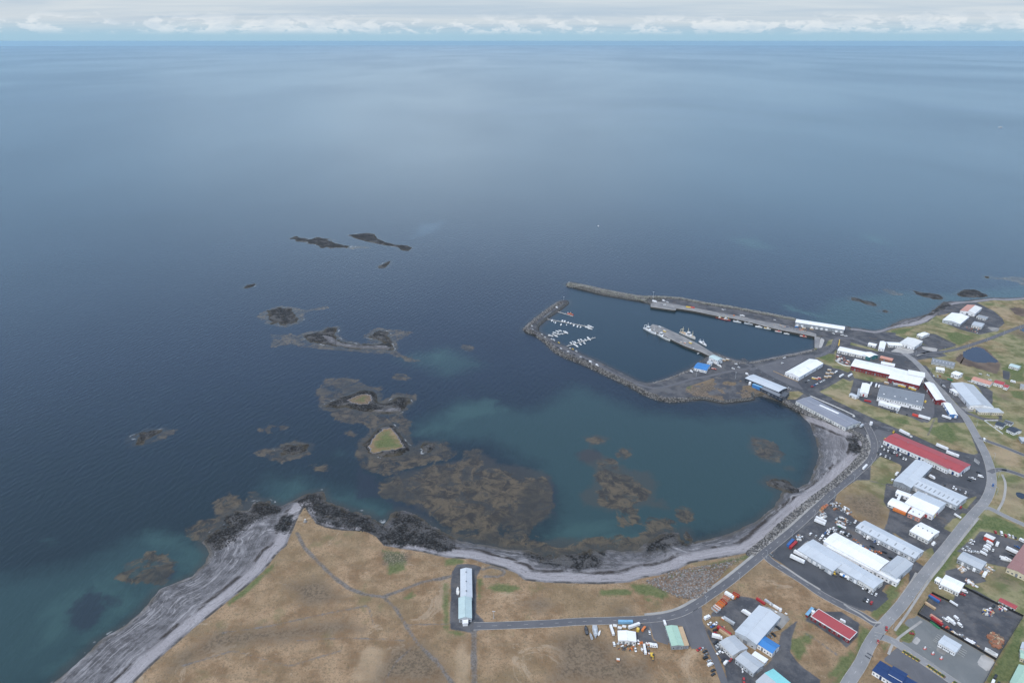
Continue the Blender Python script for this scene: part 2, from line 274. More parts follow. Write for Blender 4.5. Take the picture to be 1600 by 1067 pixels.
moor = U([(R2, '350,800 560,730 700,722 790,760 850,800 1000,850 1040,900 800,910 330,890'), (S8, '0,780 120,850 440,760 560,860 700,800 760,920 720,1067 0,1067'), (S7, '950,700 1200,640 1440,760 1440,1067 920,1067 980,850'), (T4, '700,560 1000,540 1200,520 1260,560 1000,600 800,620 600,680 500,740 520,680'), (T4, '1380,620 1500,600 1600,720 1600,768 1300,768'), (S2, '560,80 900,60 980,260 940,360 800,300 620,200'),
 (R3, '1020,860 1100,800 1160,770 1250,860 1390,890 1380,970 1200,930'), (S1, '0,880 170,900 160,1067 -80,1067'), (R3, '1480,440 1520,430 1600,440 1620,500 1540,490'), (R3, '1480,640 1600,600 1700,680 1600,700'), (S1, '1440,660 1560,650 1680,700 1560,690 1470,690'), (S1, '1400,720 1480,760 1560,810 1460,780'),
 (Q7, '640,180 760,180 830,280 720,260'), (S3, '1100,540 1250,560 1400,640 1300,680 1150,620'), (T4, '960,380 1100,360 1200,440 1040,470'), (R5, '300,380 500,420 480,450 320,430'), (S7, '700,420 860,380 950,450 820,490'), (S8, '370,310 520,300 540,360 380,400')])
stony = U([(R2, '350,800 600,760 800,820 1000,850 1040,900 500,900 330,890'), (S8, '670,60 800,10 900,60 1100,-60 1400,-60 1330,120 1200,240 1080,230 980,160'), (T5, '580,760 830,700 990,660 880,740 760,880 640,880 520,820'), (T4, '1330,250 1460,260 1450,300 1340,310')])
track = np.maximum.reduce([ldf(P(T4, '1010,180 1040,240 1090,290 1150,350 1210,395 1270,420 1345,430 1430,400 1500,372 1600,352'), GX, GY, 3.4), ldf(P(T4, '1350,432 1400,480 1440,550 1480,610 1550,680 1620,768'), GX, GY, 2.8),
 ldf(P(S7, '0,235 60,225 130,205'), GX, GY, 3.5), ldf(P(S7, '380,150 450,130 540,150 560,185 500,210 400,205'), GX, GY, 3.2), ldf(P(S7, '312,655 310,800 315,1090'), GX, GY, 4.6), ldf(P(S7, '0,870 60,950 130,1080'), GX, GY, 2.2), ldf(P(R5, '1067,900 1000,1067'), GX, GY, 1.5),
 ldf(P(T4, '720,570 900,545 1100,500 1280,465'), GX, GY, 1.6), ldf(P(T4, '1430,540 1600,535'), GX, GY, 1.2), ldf(P(T4, '1480,610 1400,680 1340,780'), GX, GY, 1.4), ldf(P(T4, '560,700 760,640 980,700 1180,640'), GX, GY, 1.2), ldf(P(T4, '1010,600 1200,590 1430,600'), GX, GY, 1.2), ldf(P(T4, '1290,470 1310,540'), GX, GY, 1.0), ldf(P(S1, '0,608 100,630 230,670'), GX, GY, 2.4), ldf(P(S5, '250,570 420,680 560,780'), GX, GY, 1.5),
 ldf(P(R2, '330,880 620,700 830,650'), GX, GY, 1.0), ldf(P(Q7, '150,480 400,570 700,600'), GX, GY, 4.0)])
pale = U([(T4, '1250,640 1310,615 1370,630 1340,768 1220,768'), (S7, '170,720 285,720 285,1067 170,1067'), (R6, '430,60 560,10 430,120 300,100'), (R3, '1330,440 1500,400 1480,560 1420,500'), (R4, '820,480 960,540 1334,725 1200,620 1000,440'), (S1, '1300,620 1600,700 1600,1000 1360,900'), (S1, '1200,240 1400,260 1590,350 1560,460 1300,450')])
sand = np.clip(np.minimum(dC, -dV), -60, 60)
sandbar = U([(T3, '540,470 590,480 620,560 645,660 600,650 560,600')])

def add_attr(me, name, arrs):
    a = me.attributes.new(name, 'FLOAT_COLOR', 'POINT')
    d = np.stack([x.astype(np.float32) for x in arrs] + [np.zeros(len(arrs[0]), np.float32)]*(4-len(arrs)), axis=1)
    a.data.foreach_set('color', np.ascontiguousarray(d).ravel())
def grid_mesh(name, mask, zz, attrs, mats, X=GX, Y=GY, fmask=None, smooth=True):
    """part of a grid (vertex mask) as one mesh; attrs: name -> list of grids"""
    nx, ny = X.shape
    q = mask[:-1,:-1] & mask[1:,:-1] & mask[1:,1:] & mask[:-1,1:] if fmask is None else fmask
    used = np.zeros(X.shape, bool); used[:-1,:-1] |= q; used[1:,:-1] |= q; used[1:,1:] |= q; used[:-1,1:] |= q
    idx = np.full(X.shape, -1, np.int64); idx[used] = np.arange(used.sum())
    co = np.stack([X[used], Y[used], np.broadcast_to(zz, X.shape)[used]], 1).astype(np.float32)
    f = np.stack([idx[:-1,:-1][q], idx[1:,:-1][q], idx[1:,1:][q], idx[:-1,1:][q]], 1).astype(np.int32)
    me = bpy.data.meshes.new(name); me.vertices.add(len(co)); me.vertices.foreach_set('co', co.ravel())
    me.loops.add(f.size); me.loops.foreach_set('vertex_index', f.ravel())
    me.polygons.add(len(f)); me.polygons.foreach_set('loop_start', np.arange(0, f.size, 4, dtype=np.int32)); me.polygons.foreach_set('loop_total', np.full(len(f), 4, np.int32))
    me.update(calc_edges=True); me.validate()
    if smooth: me.polygons.foreach_set('use_smooth', [True]*len(me.polygons))
    for k, arrs in attrs.items(): add_attr(me, k, [a[used] for a in arrs])
    for m in mats: me.materials.append(m)
    o = bpy.data.objects.new(name, me); COL.objects.link(o); return o

# ------------------------------------------------------------------ ground material
def new_mat(name):
    m = bpy.data.materials.new(name); m.use_nodes = True; return m, NT(m.node_tree), m.node_tree.nodes['Principled BSDF']
def attr(n, name):
    a = n.node('ShaderNodeAttribute', attribute_name=name); s = n.node('ShaderNodeSeparateColor', inp={0: a.outputs['Color']})
    return s.outputs[0], s.outputs[1], s.outputs[2], a.outputs['Alpha']
def ground_material():
    m, n, b = new_mat('ground')
    pos = n.node('ShaderNodeNewGeometry').outputs['Position']
    aC, aV, aR, aG = attr(n, 'A'); aGr, aMo, aSt, aPq = attr(n, 'B'); aTr, aPa, aBw, _y = attr(n, 'C')
    big = n.noise(pos, 0.012, 5, 0.6); mid = n.noise(pos, 0.06, 6, 0.62); fine = n.noise(pos, 0.45, 5, 0.65); vfine = n.noise(pos, 1.6, 3, 0.6); fib = n.noise(n.mapping(pos, (0.9, 0.12, 1), (0,0,0.9)), 1.0, 4, 0.6)
    e1 = n.m('MULTIPLY', n.m('SUBTRACT', mid, 0.5), 14.0); e2 = n.m('MULTIPLY', n.m('SUBTRACT', fine, 0.5), 6.0); edge = n.m('ADD', e1, e2)
    # dry heath
    tan = n.mix(n.sm(mid, 0.36, 0.64), (0.195, 0.126, 0.072), (0.330, 0.230, 0.143))
    tan = n.mix(n.m('MULTIPLY', n.sm(big, 0.45, 0.62), 0.55), tan, (0.20, 0.150, 0.088))
    tan = n.mix(n.m('MULTIPLY', n.sm(fine, 0.50, 0.66), 0.6), tan, (0.140, 0.112, 0.075))
    tan = n.mix(n.m('MULTIPLY', n.sm(n.noise(pos, 0.7, 5, 0.72), 0.54, 0.64), 0.65), tan, (0.085, 0.070, 0.045))
    tan = n.mix(n.m('MULTIPLY', n.sm(n.noise(n.mapping(pos, (0.02, 0.11, 1), (0,0,0.25)), 1.0, 6, 0.7, 0.4), 0.54, 0.64), 0.40), tan, (0.20, 0.155, 0.10))
    tan = n.mix(n.m('MULTIPLY', n.sm(n.noise(pos, 0.02, 7, 0.75, 1.2), 0.57, 0.62), 0.35), tan, (0.42, 0.34, 0.25))
    tan = n.mix(n.m('MULTIPLY', n.sm(fib, 0.55, 0.75), 0.35), tan, (0.38, 0.29, 0.20))
    # moss and sparse greener tufts over the heath
    tan = n.mix(n.m('MULTIPLY', n.sm(n.noise(pos, 0.028, 6, 0.7), 0.56, 0.68), 0.45), tan, (0.125, 0.125, 0.060))
    # right-hand (inland) fields are greener and paler
    inland = n.sm(n.node('ShaderNodeSeparateXYZ', inp={0: pos}).outputs[0], 330.0, 420.0)
    field = n.mix(n.sm(mid, 0.38, 0.62), (0.118, 0.132, 0.060), (0.250, 0.228, 0.130))
    field = n.mix(n.m('MULTIPLY', n.sm(fine, 0.5, 0.7), 0.4), field, (0.13, 0.12, 0.07))
    col = n.mix(n.m('MULTIPLY', inland, n.sm(big, 0.36, 0.58, 0.35, 1.0)), tan, field)
    col = n.mix(n.m('MULTIPLY', n.sm(n.m('ADD', aPa, edge), -3.0, 5.0), 0.45), col, (0.36, 0.28, 0.19))
    mo = n.mix(n.sm(fine, 0.38, 0.62), (0.080, 0.066, 0.050), (0.185, 0.142, 0.100))
    col = n.mix(n.m('MULTIPLY', n.sm(n.m('ADD', aMo, n.m('MULTIPLY', edge, 2.2)), -9.0, 10.0), 0.80), col, mo)
    gr = n.mix(n.sm(fine, 0.35, 0.65), (0.060, 0.092, 0.034), (0.125, 0.150, 0.062))
    gedge = n.m('MULTIPLY', n.m('SUBTRACT', n.noise(pos, 0.045, 7, 0.72, 0.6), 0.5), 44.0)
    col = n.mix(n.m('MULTIPLY', n.sm(n.m('ADD', n.m('MINIMUM', n.m('MULTIPLY', aGr, 1.6), 9.0), n.m('ADD', n.m('MULTIPLY', gedge, 0.5), e2)), -3.5, 3.5), 0.85), col, gr)
    st = n.node('ShaderNodeTexVoronoi', feature='F1'); n.put(st.inputs['Vector'], pos); st.inputs['Scale'].default_value = 0.55
    stc = n.mix(n.sm(st.outputs['Distance'], 0.25, 0.6), n.mix(n.sm(mid, 0.4, 0.6), (0.20, 0.17, 0.145), (0.27, 0.205, 0.16)), (0.075, 0.065, 0.055))
    col = n.mix(n.m('MULTIPLY', n.sm(n.m('ADD', aSt, n.m('MULTIPLY', edge, 1.3)), -3.0, 5.0), 0.6), col, stc)
    # gravel and dark yards
    gv = n.mix(n.sm(mid, 0.40, 0.62), (0.060, 0.064, 0.074), (0.110, 0.110, 0.116))
    gv = n.mix(n.m('MULTIPLY', n.sm(fine, 0.5, 0.75), 0.35), gv, (0.17, 0.165, 0.165))
    gv = n.mix(n.m('MULTIPLY', n.sm(n.noise(pos, 0.05, 3, 0.5, 1.5), 0.6, 0.75), 0.5), gv, (0.13, 0.105, 0.085))
    col = n.mix(n.sm(n.m('ADD', aG, n.m('MULTIPLY', edge, 0.22)), -0.7, 0.7), col, gv)
    tr = n.mix(n.sm(fine, 0.4, 0.6), (0.105, 0.096, 0.088), (0.175, 0.160, 0.148))
    col = n.mix(n.m('MULTIPLY', n.sm(n.m('ADD', aTr, n.m('MULTIPLY', edge, 0.20)), -0.9, 0.9), n.sm(mid, 0.30, 0.55, 0.65, 0.95)), col, tr)
    # beach: tide lines follow the distance from the water
    warp = n.noise(pos, 0.035, 4, 0.6)
    tcv = n.node('ShaderNodeCombineXYZ', inp={0: n.m('MULTIPLY', n.m('ADD', aC, n.m('MULTIPLY', warp, 9.0)), 0.30), 1: n.m('MULTIPLY', aV, 0.10), 2: n.m('MULTIPLY', warp, 2.0)}).outputs[0]
    tide = n.noise(tcv, 1.0, 6, 0.7); patch = n.noise(pos, 0.02, 5, 0.6, 0.5); thin = n.noise(tcv, 4.0, 3, 0.6)
    sd = n.mix(n.sm(n.m('ADD', aC, n.m('MULTIPLY', edge, 0.5)), 3.0, 22.0), (0.085, 0.088, 0.098), (0.200, 0.193, 0.203))
    sd = n.mix(n.m('MULTIPLY', n.sm(n.m('ADD', aV, n.m('MULTIPLY', edge, 0.8)), -15.0, -25.0), n.sm(n.node('ShaderNodeSeparateXYZ', inp={0: pos}).outputs[0], 130.0, 260.0, 0.85, 0.40)), sd, n.mix(n.sm(n.noise(pos, 0.12, 6, 0.7), 0.4, 0.6), (0.060, 0.059, 0.062), (0.140, 0.137, 0.145)))
    sd = n.mix(n.m('MULTIPLY', n.m('MULTIPLY', n.sm(aV, -17.0, -10.0), n.sm(aV, -1.5, -4.0)), 0.6), sd, (0.335, 0.315, 0.325))
    sd = n.mix(n.m('MULTIPLY', n.m('MULTIPLY', n.sm(n.m('ADD', aV, n.m('MULTIPLY', e1, 0.5)), -19.0, -16.5), n.sm(n.m('ADD', aV, n.m('MULTIPLY', e1, 0.5)), -12.0, -15.0)), n.sm(n.noise(pos, 0.03, 4, 0.6), 0.42, 0.52, 0.2, 1.0)), sd, (0.042, 0.036, 0.034))
    sd = n.mix(n.m('MULTIPLY', n.m('MULTIPLY', n.sm(tide, 0.47, 0.62), n.sm(patch, 0.40, 0.58)), 0.55), sd, (0.37, 0.36, 0.37))
    sd = n.mix(n.m('MULTIPLY', n.m('MULTIPLY', n.sm(tide, 0.46, 0.34), n.sm(patch, 0.62, 0.42)), 0.65), sd, (0.075, 0.070, 0.072))
    sd = n.mix(n.m('MULTIPLY', n.sm(thin, 0.57, 0.64), 0.22), sd, (0.40, 0.39, 0.40))
    sd = n.mix(n.m('MULTIPLY', n.sm(thin, 0.42, 0.34), 0.35), sd, (0.07, 0.065, 0.066))
    sd = n.mix(n.m('MULTIPLY', n.sm(fine, 0.5, 0.7), 0.3), sd, (0.10, 0.10, 0.105))
    col = n.mix(n.sm(n.m('SUBTRACT', n.m('MULTIPLY', edge, 0.2), aV), -0.6, 1.2), col, sd)
    # wrack line and dark scarp under the turf
    scarp = n.m('MULTIPLY', n.sm(aV, -3.2, -1.5), n.sm(aV, 1.0, -0.5))
    col = n.mix(n.m('MULTIPLY', scarp, n.sm(mid, 0.45, 0.58, 0.1, 0.9)), col, (0.050, 0.046, 0.042))
    # lava rock
    rv = n.node('ShaderNodeTexVoronoi', feature='F1'); n.put(rv.inputs['Vector'], n.mapping(pos, (1,1,1))); rv.inputs['Scale'].default_value = 0.42
    rk = n.mix(n.sm(rv.outputs['Distance'], 0.15, 0.7), n.mix(n.sm(vfine, 0.4, 0.65), (0.036, 0.036, 0.037), (0.095, 0.095, 0.098)), (0.014, 0.014, 0.014))
    rk = n.mix(n.m('MULTIPLY', n.sm(n.noise(pos, 0.05, 7, 0.7, 0.6), 0.48, 0.62), 0.7), rk, (0.115, 0.112, 0.112))
    rk = n.mix(n.m('MULTIPLY', n.sm(n.noise(pos, 0.09, 6, 0.7), 0.56, 0.66), 0.6), rk, (0.060, 0.050, 0.034))
    outb = n.sm(aV, 0.5, -0.5)
    rmask = n.m('MULTIPLY', n.sm(n.m('ADD', aR, n.m('MULTIPLY', edge, 2.0)), -4.0, 4.0), outb)
    col = n.mix(rmask, col, rk)
    # weed and wet dark edge at the waterline
    wet = n.m('MULTIPLY', n.sm(n.m('ADD', aC, n.m('MULTIPLY', edge, 0.5)), 7.0, 0.5), n.sm(mid, 0.35, 0.6))
    col = n.mix(n.m('MULTIPLY', wet, 0.75), col, (0.070, 0.060, 0.042))
    # breakwater armour
    rv = n.node('ShaderNodeTexVoronoi', feature='F1'); n.put(rv.inputs['Vector'], pos); rv.inputs['Scale'].default_value = 0.85
    bk = n.mix(n.sm(rv.outputs['Distance'], 0.2, 0.65), n.mix(n.sm(vfine, 0.35, 0.65), (0.115, 0.115, 0.110), (0.27, 0.265, 0.25)), (0.035, 0.035, 0.035))
    bk = n.mix(n.sm(n.node('ShaderNodeSeparateXYZ', inp={0: pos}).outputs[2], 1.0, 0.35), bk, (0.026, 0.024, 0.020))
    col = n.mix(n.sm(n.m('ADD', aBw, n.m('MULTIPLY', edge, 0.08)), -0.4, 0.4), col, bk)
    n.put(b.inputs['Base Color'], col); b.inputs['Roughness'].default_value = 0.95; b.inputs['Specular IOR Level'].default_value = 0.2
    bump = n.node('ShaderNodeBump', inp={'Strength': 0.6, 'Distance': 0.8})
    hgt = n.m('ADD', n.m('MULTIPLY', fine, 0.9), n.m('MULTIPLY', n.m('MULTIPLY', rv.outputs['Distance'], -1.2), n.m('MAXIMUM', rmask, n.sm(aBw, -0.4, 0.4))))
    n.put(bump.inputs['Height'], hgt); n.put(b.inputs['Normal'], bump.outputs[0])
    return m
# armour only on slopes of the breakwaters and in the revetment under the road
rev = ldf(P(F1, '1172,865 1200,842 1230,814 1266,784 1300,758 1330,732 1351,708 1353,692 1341,678 1317,668 1295,658 1265,647 1248,639 1222,623 1205,617'), GX, GY, 8.5)
basin = ldf(P(F1, '1066,583 1086,575 1110,563 1117,553 1144,564 1170,567 1220,558 1274,547'), GX, GY, 7.0)
armour = np.maximum.reduce([np.minimum(dB, 5.0 - dB), np.where(dB > 0, np.maximum(sea_i, sea_o), -60), rev, np.where(dC > -3, basin, -60), np.minimum(dBO, ldf(P(F1, '884,444 944,457 1000,467 1017,468'), GX, GY, 40.0))])
armour = np.where(dC > 9, np.maximum(rev, basin), armour)
GM = ground_material()
ZG = zland
gmask = dLand > -14
ATT = {'A': [dLand, np.where(dB > 2, 10, dV), np.where(dB > 0, -60, dR), cov_g], 'B': [green, moor, stony, pale], 'C': [track, pale, armour, sandbar]}
ground = grid_mesh('ground', gmask, ZG, ATT, [GM]); tag(ground, kind='structure')
# land outside the frame, so the ground goes on past the picture
def far_land():
    X = np.concatenate([np.linspace(xs[-1], 3800, 40)]); Y = np.linspace(-500, 1236, 40)
    XX, YY = np.meshgrid(X, Y, indexing='ij')
    lim = np.interp(X, [1150, 1500, 2200, 3800], [1236, 1180, 1000, 500]); YY = -500 + (YY+500)*(lim[:,None]+500)/1736.0
    A = [np.full(XX.shape, v) for v in (60, 60, -60, -60)]
    o1 = grid_mesh('far_ground', np.ones(XX.shape, bool), 2.99, {'A': A, 'B': [np.full(XX.shape, -60.0)]*4, 'C': [np.full(XX.shape, -60.0)]*4}, [GM], XX, YY); tag(o1, kind='structure')
    X2, Y2 = np.meshgrid(np.linspace(-150, xs[-1], 40), np.linspace(-500, ys[0], 20), indexing='ij'); X2 = X2.copy()
    X2 -= (1-(X2+150)/(xs[-1]+150))*(ys[0]-Y2)*1.2*0.6
    A = [np.full(X2.shape, v) for v in (60, 60, -60, -60)]
    o2 = grid_mesh('near_ground', np.ones(X2.shape, bool), 2.99, {'A': A, 'B': [np.full(X2.shape, -60.0)]*4, 'C': [np.full(X2.shape, -60.0)]*4}, [GM], X2, Y2); tag(o2, kind='structure')
far_land()

# ------------------------------------------------------------------ islets and reefs
for nm, lb, d, dn, z, gp in isl:
    msk = dn > -8
    gs = sdf(gp, GX, GY) if gp else np.full(GX.shape, -60.0)
    isrock = np.where(gs > -1, -60.0, 10.0)
    tail = sdf(P(T1, '640,815 700,830 760,868 900,888 1060,888 1110,905 1090,918 900,908 760,890 690,865', 1), GX, GY) if 'spit' in lb else (sdf(P(T2, '1270,258 1340,258 1420,250 1430,258 1400,268 1320,268', 1), GX, GY) if 'crescent' in lb else np.full(GX.shape, -60.0))
    fg = (gs - 3.0 if 'crescent' in lb else gs) if gp else np.full(GX.shape, -60.0)
    vv = np.where(fg > 0, 10.0, -34.0)
    o = grid_mesh(nm, msk, z, {'A': [dn, vv, np.where(tail > 0, -60, np.where(fg > 0, -60, 12.0)), np.full(GX.shape, -60.0)], 'B': [fg*0.28-(3.2 if 'crescent' in lb else 1.3), fg*1.0+16 if 'crescent' in lb else fg*0-3, np.full(GX.shape,-60.0), fg], 'C': [np.full(GX.shape,-60.0)]*4}, [GM])
    tag(o, lb, 'islet' if nm == 'islet' else 'reef', kind='structure')

# ------------------------------------------------------------------ sea
def sea_material():
    m, n, b = new_mat('sea')
    pos = n.node('ShaderNodeNewGeometry').outputs['Position']
    kel, teal, dark, shore = attr(n, 'A'); k2, lit, tl2, harb = attr(n, 'B')
    mid = n.noise(pos, 0.035, 6, 0.65); fine = n.noise(pos, 0.16, 6, 0.68, 0.5); big = n.noise(pos, 0.004, 4, 0.5)
    edge = n.m('ADD', n.m('MULTIPLY', n.m('SUBTRACT', mid, 0.5), 46.0), n.m('MULTIPLY', n.m('SUBTRACT', fine, 0.5), 22.0))
    col = n.mix(n.sm(big, 0.35, 0.65), (0.0125, 0.0215, 0.036), (0.0150, 0.0250, 0.041))
    col = n.mix(n.sm(n.m('ADD', n.node('ShaderNodeSeparateXYZ', inp={0: pos}).outputs[1], n.m('MULTIPLY', edge, 8.0)), 1050.0, 520.0, 0.0, 0.8), col, (0.0125, 0.0240, 0.0265))
    col = n.mix(n.m('MULTIPLY', n.sm(harb, -6.0, 10.0), 0.8), col, (0.013, 0.032, 0.042))
    col = n.mix(n.m('MULTIPLY', n.sm(n.m('ADD', tl2, n.m('MULTIPLY', edge, 1.0)), -20.0, 30.0), 0.85), col, (0.027, 0.057, 0.060))
    col = n.mix(n.m('MULTIPLY', n.sm(n.m('ADD', n.m('MINIMUM', teal, 22.0), n.m('MULTIPLY', n.m('SUBTRACT', n.noise(pos, 0.016, 8, 0.7, 0.6), 0.5), 95.0)), -8.0, 22.0), 0.62), col, (0.040, 0.083, 0.080))
    col = n.mix(n.m('MULTIPLY', n.sm(n.m('ADD', dark, n.m('MULTIPLY', edge, 0.7)), -5.0, 4.0), 0.75), col, (0.020, 0.027, 0.038))
    kn = n.noise(pos, 0.075, 8, 0.72, 0.8); kb = n.noise(pos, 0.013, 5, 0.6, 0.4)
    kc = n.mix(n.sm(kn, 0.38, 0.62), (0.034, 0.029, 0.022), (0.112, 0.086, 0.052))
    kc = n.mix(n.m('MULTIPLY', n.sm(kb, 0.50, 0.62), 0.7), kc, (0.036, 0.035, 0.030))
    col = n.mix(n.m('MULTIPLY', n.sm(n.m('ADD', k2, n.m('MULTIPLY', edge, 0.45)), -5.0, 6.0), 0.50), col, (0.060, 0.052, 0.042))
    kedge = n.m('ADD', n.m('MULTIPLY', n.m('SUBTRACT', n.noise(pos, 0.022, 8, 0.68, 0.7), 0.5), 90.0), n.m('MULTIPLY', n.m('SUBTRACT', kn, 0.5), 26.0))
    holes = n.sm(n.noise(pos, 0.030, 7, 0.7, 1.0), 0.60, 0.52, 0.25, 1.0)
    col = n.mix(n.m('MULTIPLY', n.m('MULTIPLY', n.sm(n.m('ADD', n.m('MINIMUM', kel, 26.0), n.m('ADD', n.m('MULTIPLY', kedge, 0.5), 2.5)), -1.5, 2.5), holes), 0.88), col, kc)
    sh = n.m('MULTIPLY', n.sm(n.m('ADD', shore, n.m('MULTIPLY', edge, 0.25)), -11.0, 0.0), 0.6)
    col = n.mix(sh, col, (0.044, 0.046, 0.042))
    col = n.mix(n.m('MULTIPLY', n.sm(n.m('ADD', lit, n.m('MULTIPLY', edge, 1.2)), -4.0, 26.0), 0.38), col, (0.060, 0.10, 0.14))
    fo = n.m('MULTIPLY', n.m('MULTIPLY', n.sm(n.m('ABSOLUTE', n.m('ADD', shore, n.m('ADD', 2.5, n.m('MULTIPLY', n.m('SUBTRACT', mid, 0.5), 16.0)))), 1.5, 0.3), n.sm(n.noise(pos, 0.05, 3, 0.6), 0.57, 0.66)), n.sm(n.node('ShaderNodeSeparateXYZ', inp={0: pos}).outputs[0], 40.0, -60.0))
    col = n.mix(n.m('MULTIPLY', fo, 0.4), col, (0.6, 0.62, 0.63))
    n.put(b.inputs['Base Color'], col); b.inputs['IOR'].default_value = 1.33
    n.put(b.inputs['Roughness'], n.sm(n.noise(n.mapping(pos, (0.0004, 0.00016, 1)), 1.0, 3, 0.5, 0.5), 0.3, 0.7, 0.21, 0.27))
    # swell and wind ripples: finer near, rougher with distance
    wv = n.node('ShaderNodeTexWave', wave_type='BANDS', bands_direction='X'); n.put(wv.inputs['Vector'], n.mapping(pos, (1,1,1), (0,0,math.radians(28))))
    wv.inputs['Scale'].default_value = 0.034; wv.inputs['Distortion'].default_value = 7.0; wv.inputs['Detail'].default_value = 3.0; wv.inputs['Detail Scale'].default_value = 1.6
    rp = n.noise(n.mapping(pos, (0.24, 0.085, 1), (0,0,math.radians(28))), 1.0, 5, 0.6, 0.3)
    calm = n.sm(harb, 4.0, -12.0, 0.25, 1.0)
    gust = n.sm(n.noise(n.mapping(pos, (0.004, 0.0012, 1), (0,0,0.4)), 1.0, 4, 0.6, 0.6), 0.30, 0.70, 0.80, 1.12)
    h = n.m('MULTIPLY', n.m('MULTIPLY', n.m('ADD', n.m('MULTIPLY', wv.outputs['Fac'], 0.13), n.m('MULTIPLY', rp, 1.1)), calm), gust)
    bp = n.node('ShaderNodeBump', inp={'Strength': 0.6, 'Distance': 0.8}); n.put(bp.inputs['Height'], h); n.put(b.inputs['Normal'], bp.outputs[0])
    return m
kelp = union([P(r, s, 0.0) for r, s in [
 (T2, '1020,180 1060,100 1130,95 1200,110 1260,140 1330,150 1330,210 1390,180 1500,185 1490,215 1440,270 1460,300 1470,340 1400,330 1300,350 1250,330 1180,320 1100,300 1080,275 1015,250'), (T2, '1225,470 1240,400 1300,350 1250,330 1400,325 1470,345 1440,380 1490,440 1510,440 1560,405 1600,420 1640,460 1600,500 1500,530 1400,570 1330,580 1240,540'),
 (T3, '310,160 350,150 400,170 430,150 480,220 430,240 310,215'), (T3, '500,260 540,210 580,190 610,200 610,260 590,300 470,290 420,290'), (T3, '105,390 150,350 250,330 380,290 470,300 600,310 700,300 790,330 860,350 930,345 960,390 965,480 960,530 880,570 840,600 850,680 860,720 700,680 520,640 460,600 400,540 300,470 200,450 130,430'),
 (T5, '230,220 260,180 300,190 340,250 420,280 470,320 510,350 480,385 440,400 420,450 420,500 370,530 330,510 330,440 260,410 250,350 290,340 230,270'), (T5, '345,145 370,135 390,155 370,180 345,170'), (T5, '195,85 220,75 240,90 220,105'), (T5, '505,475 600,490 600,530 560,540 520,520'), (T5, '640,430 700,440 720,490 680,500 640,470'), (T5, '310,570 350,560 370,590 330,605'),
 (T5, '1010,80 1060,90 1110,120 1160,160 1150,195 1090,185 1040,150 1005,110'), (T2, '730,465 760,455 820,460 830,430 890,415 960,430 970,480 900,500 830,520 780,495'), (T2, '725,350 765,350 770,372 735,372'), (T2, '820,340 850,335 852,355 825,358'), (T2, '1005,545 1060,545 1060,558 1010,558'), (T2, '1145,365 1180,362 1210,380 1190,395 1160,385'), (T2, '225,375 300,360 285,385 240,405 190,415'),
 (T2, '480,740 520,700 570,680 640,700 640,740 560,780 520,880 440,900 370,870 440,810 500,790'), (T4, '330,350 360,300 430,265 490,265 520,310 480,370 400,380'), (T1, '200,690 260,640 340,620 480,630 530,650 480,735 380,752 260,735'), (T1, '290,820 480,820 520,800 640,780 740,760 760,850 900,870 1000,870 920,830 1000,780 1100,785 1280,800 1150,870 1140,930 1290,1000 1260,1010 1130,940 900,925 640,910 450,880 300,890'),
 (T1, '480,650 560,640 660,622 600,640 500,668'), (T1, '720,180 800,195 950,208 850,215 740,210'), (R3, '1310,170 1400,180 1520,175 1600,190 1700,215 1600,245 1480,200 1350,195'), (R3, '430,280 480,275 550,320 500,320'), (T2, '1395,80 1450,80 1462,98 1410,98'), (F1, '720,538 735,540 735,548 722,548'), (T2, '1325,620 1400,590 1500,585 1600,600 1600,680 1480,700 1330,670'),
 (T3, '820,650 900,640 1000,690 1150,650 1290,640 1400,650 1500,600 1560,600 1420,700 1100,760 850,740'), (T3, '1060,690 1130,670 1230,660 1280,640 1320,650 1200,720 1080,720'), (T2, '660,690 690,672 692,690 650,712 645,705')]], GX, GY)
kelp2 = union([P(r, s, 0.0) for r, s in [(T3, '600,200 700,270 860,290 960,330 970,540 880,580 700,560 500,560 300,500 200,450 120,400 200,320 380,270 560,260'), (T5, '130,150 200,130 300,180 400,240 490,240 540,300 530,390 560,380 590,425 480,410 430,430 330,440 160,420 150,350 220,300 220,230 130,180'), (T5, '170,70 240,60 290,80 270,110 200,115'), (T5, '330,130 400,130 405,170 350,190'),
 (T5, '0,610 300,580 640,600 620,640 300,690 0,720'), (T2, '420,880 700,680 900,760 900,800 700,900 500,960'), (T3, '800,690 1000,640 1100,650 1400,640 1500,600 1400,740 1000,740'), (T5, '460,400 540,390 600,430 500,430'), (T5, '990,60 1050,70 1120,110 1175,180 1120,205 1050,190 1000,130'), (T5, '1150,225 1190,220 1220,235 1180,240')]], GX, GY)
tealp = union([P(r, s, 0.0) for r, s in [(T4, '400,220 440,180 540,190 640,215 700,250 760,300 600,360 520,385 540,330 500,260 430,250'), (T4, '220,380 280,340 330,370 420,390 470,400 400,480 300,560 200,620 100,700 60,700 180,560 240,470'), (T4, '0,500 60,450 180,420 120,560 60,620 0,640'), (T4, '0,190 60,195 70,212 0,215'), (T2, '870,600 900,560 990,640 920,700 850,720 820,700'),
 (T2, '1090,690 1200,680 1380,750 1390,810 1330,830 1200,770 1080,710'), (T3, '880,600 1000,560 1150,540 1280,560 1300,620 1200,650 1000,680 900,660'), (R2, '1050,170 1130,160 1250,220 1350,260 1200,260 1080,220'), (T5, '80,560 300,530 480,560 560,590 400,620 100,620'), (T2, '1110,470 1150,485 1160,498 1120,490'), (F1, '665,552 700,546 705,556 680,566'), (T2, '1480,370 1600,330 1640,345 1500,400'), (F1, '690,650 760,620 800,640 700,668')]], GX, GY)
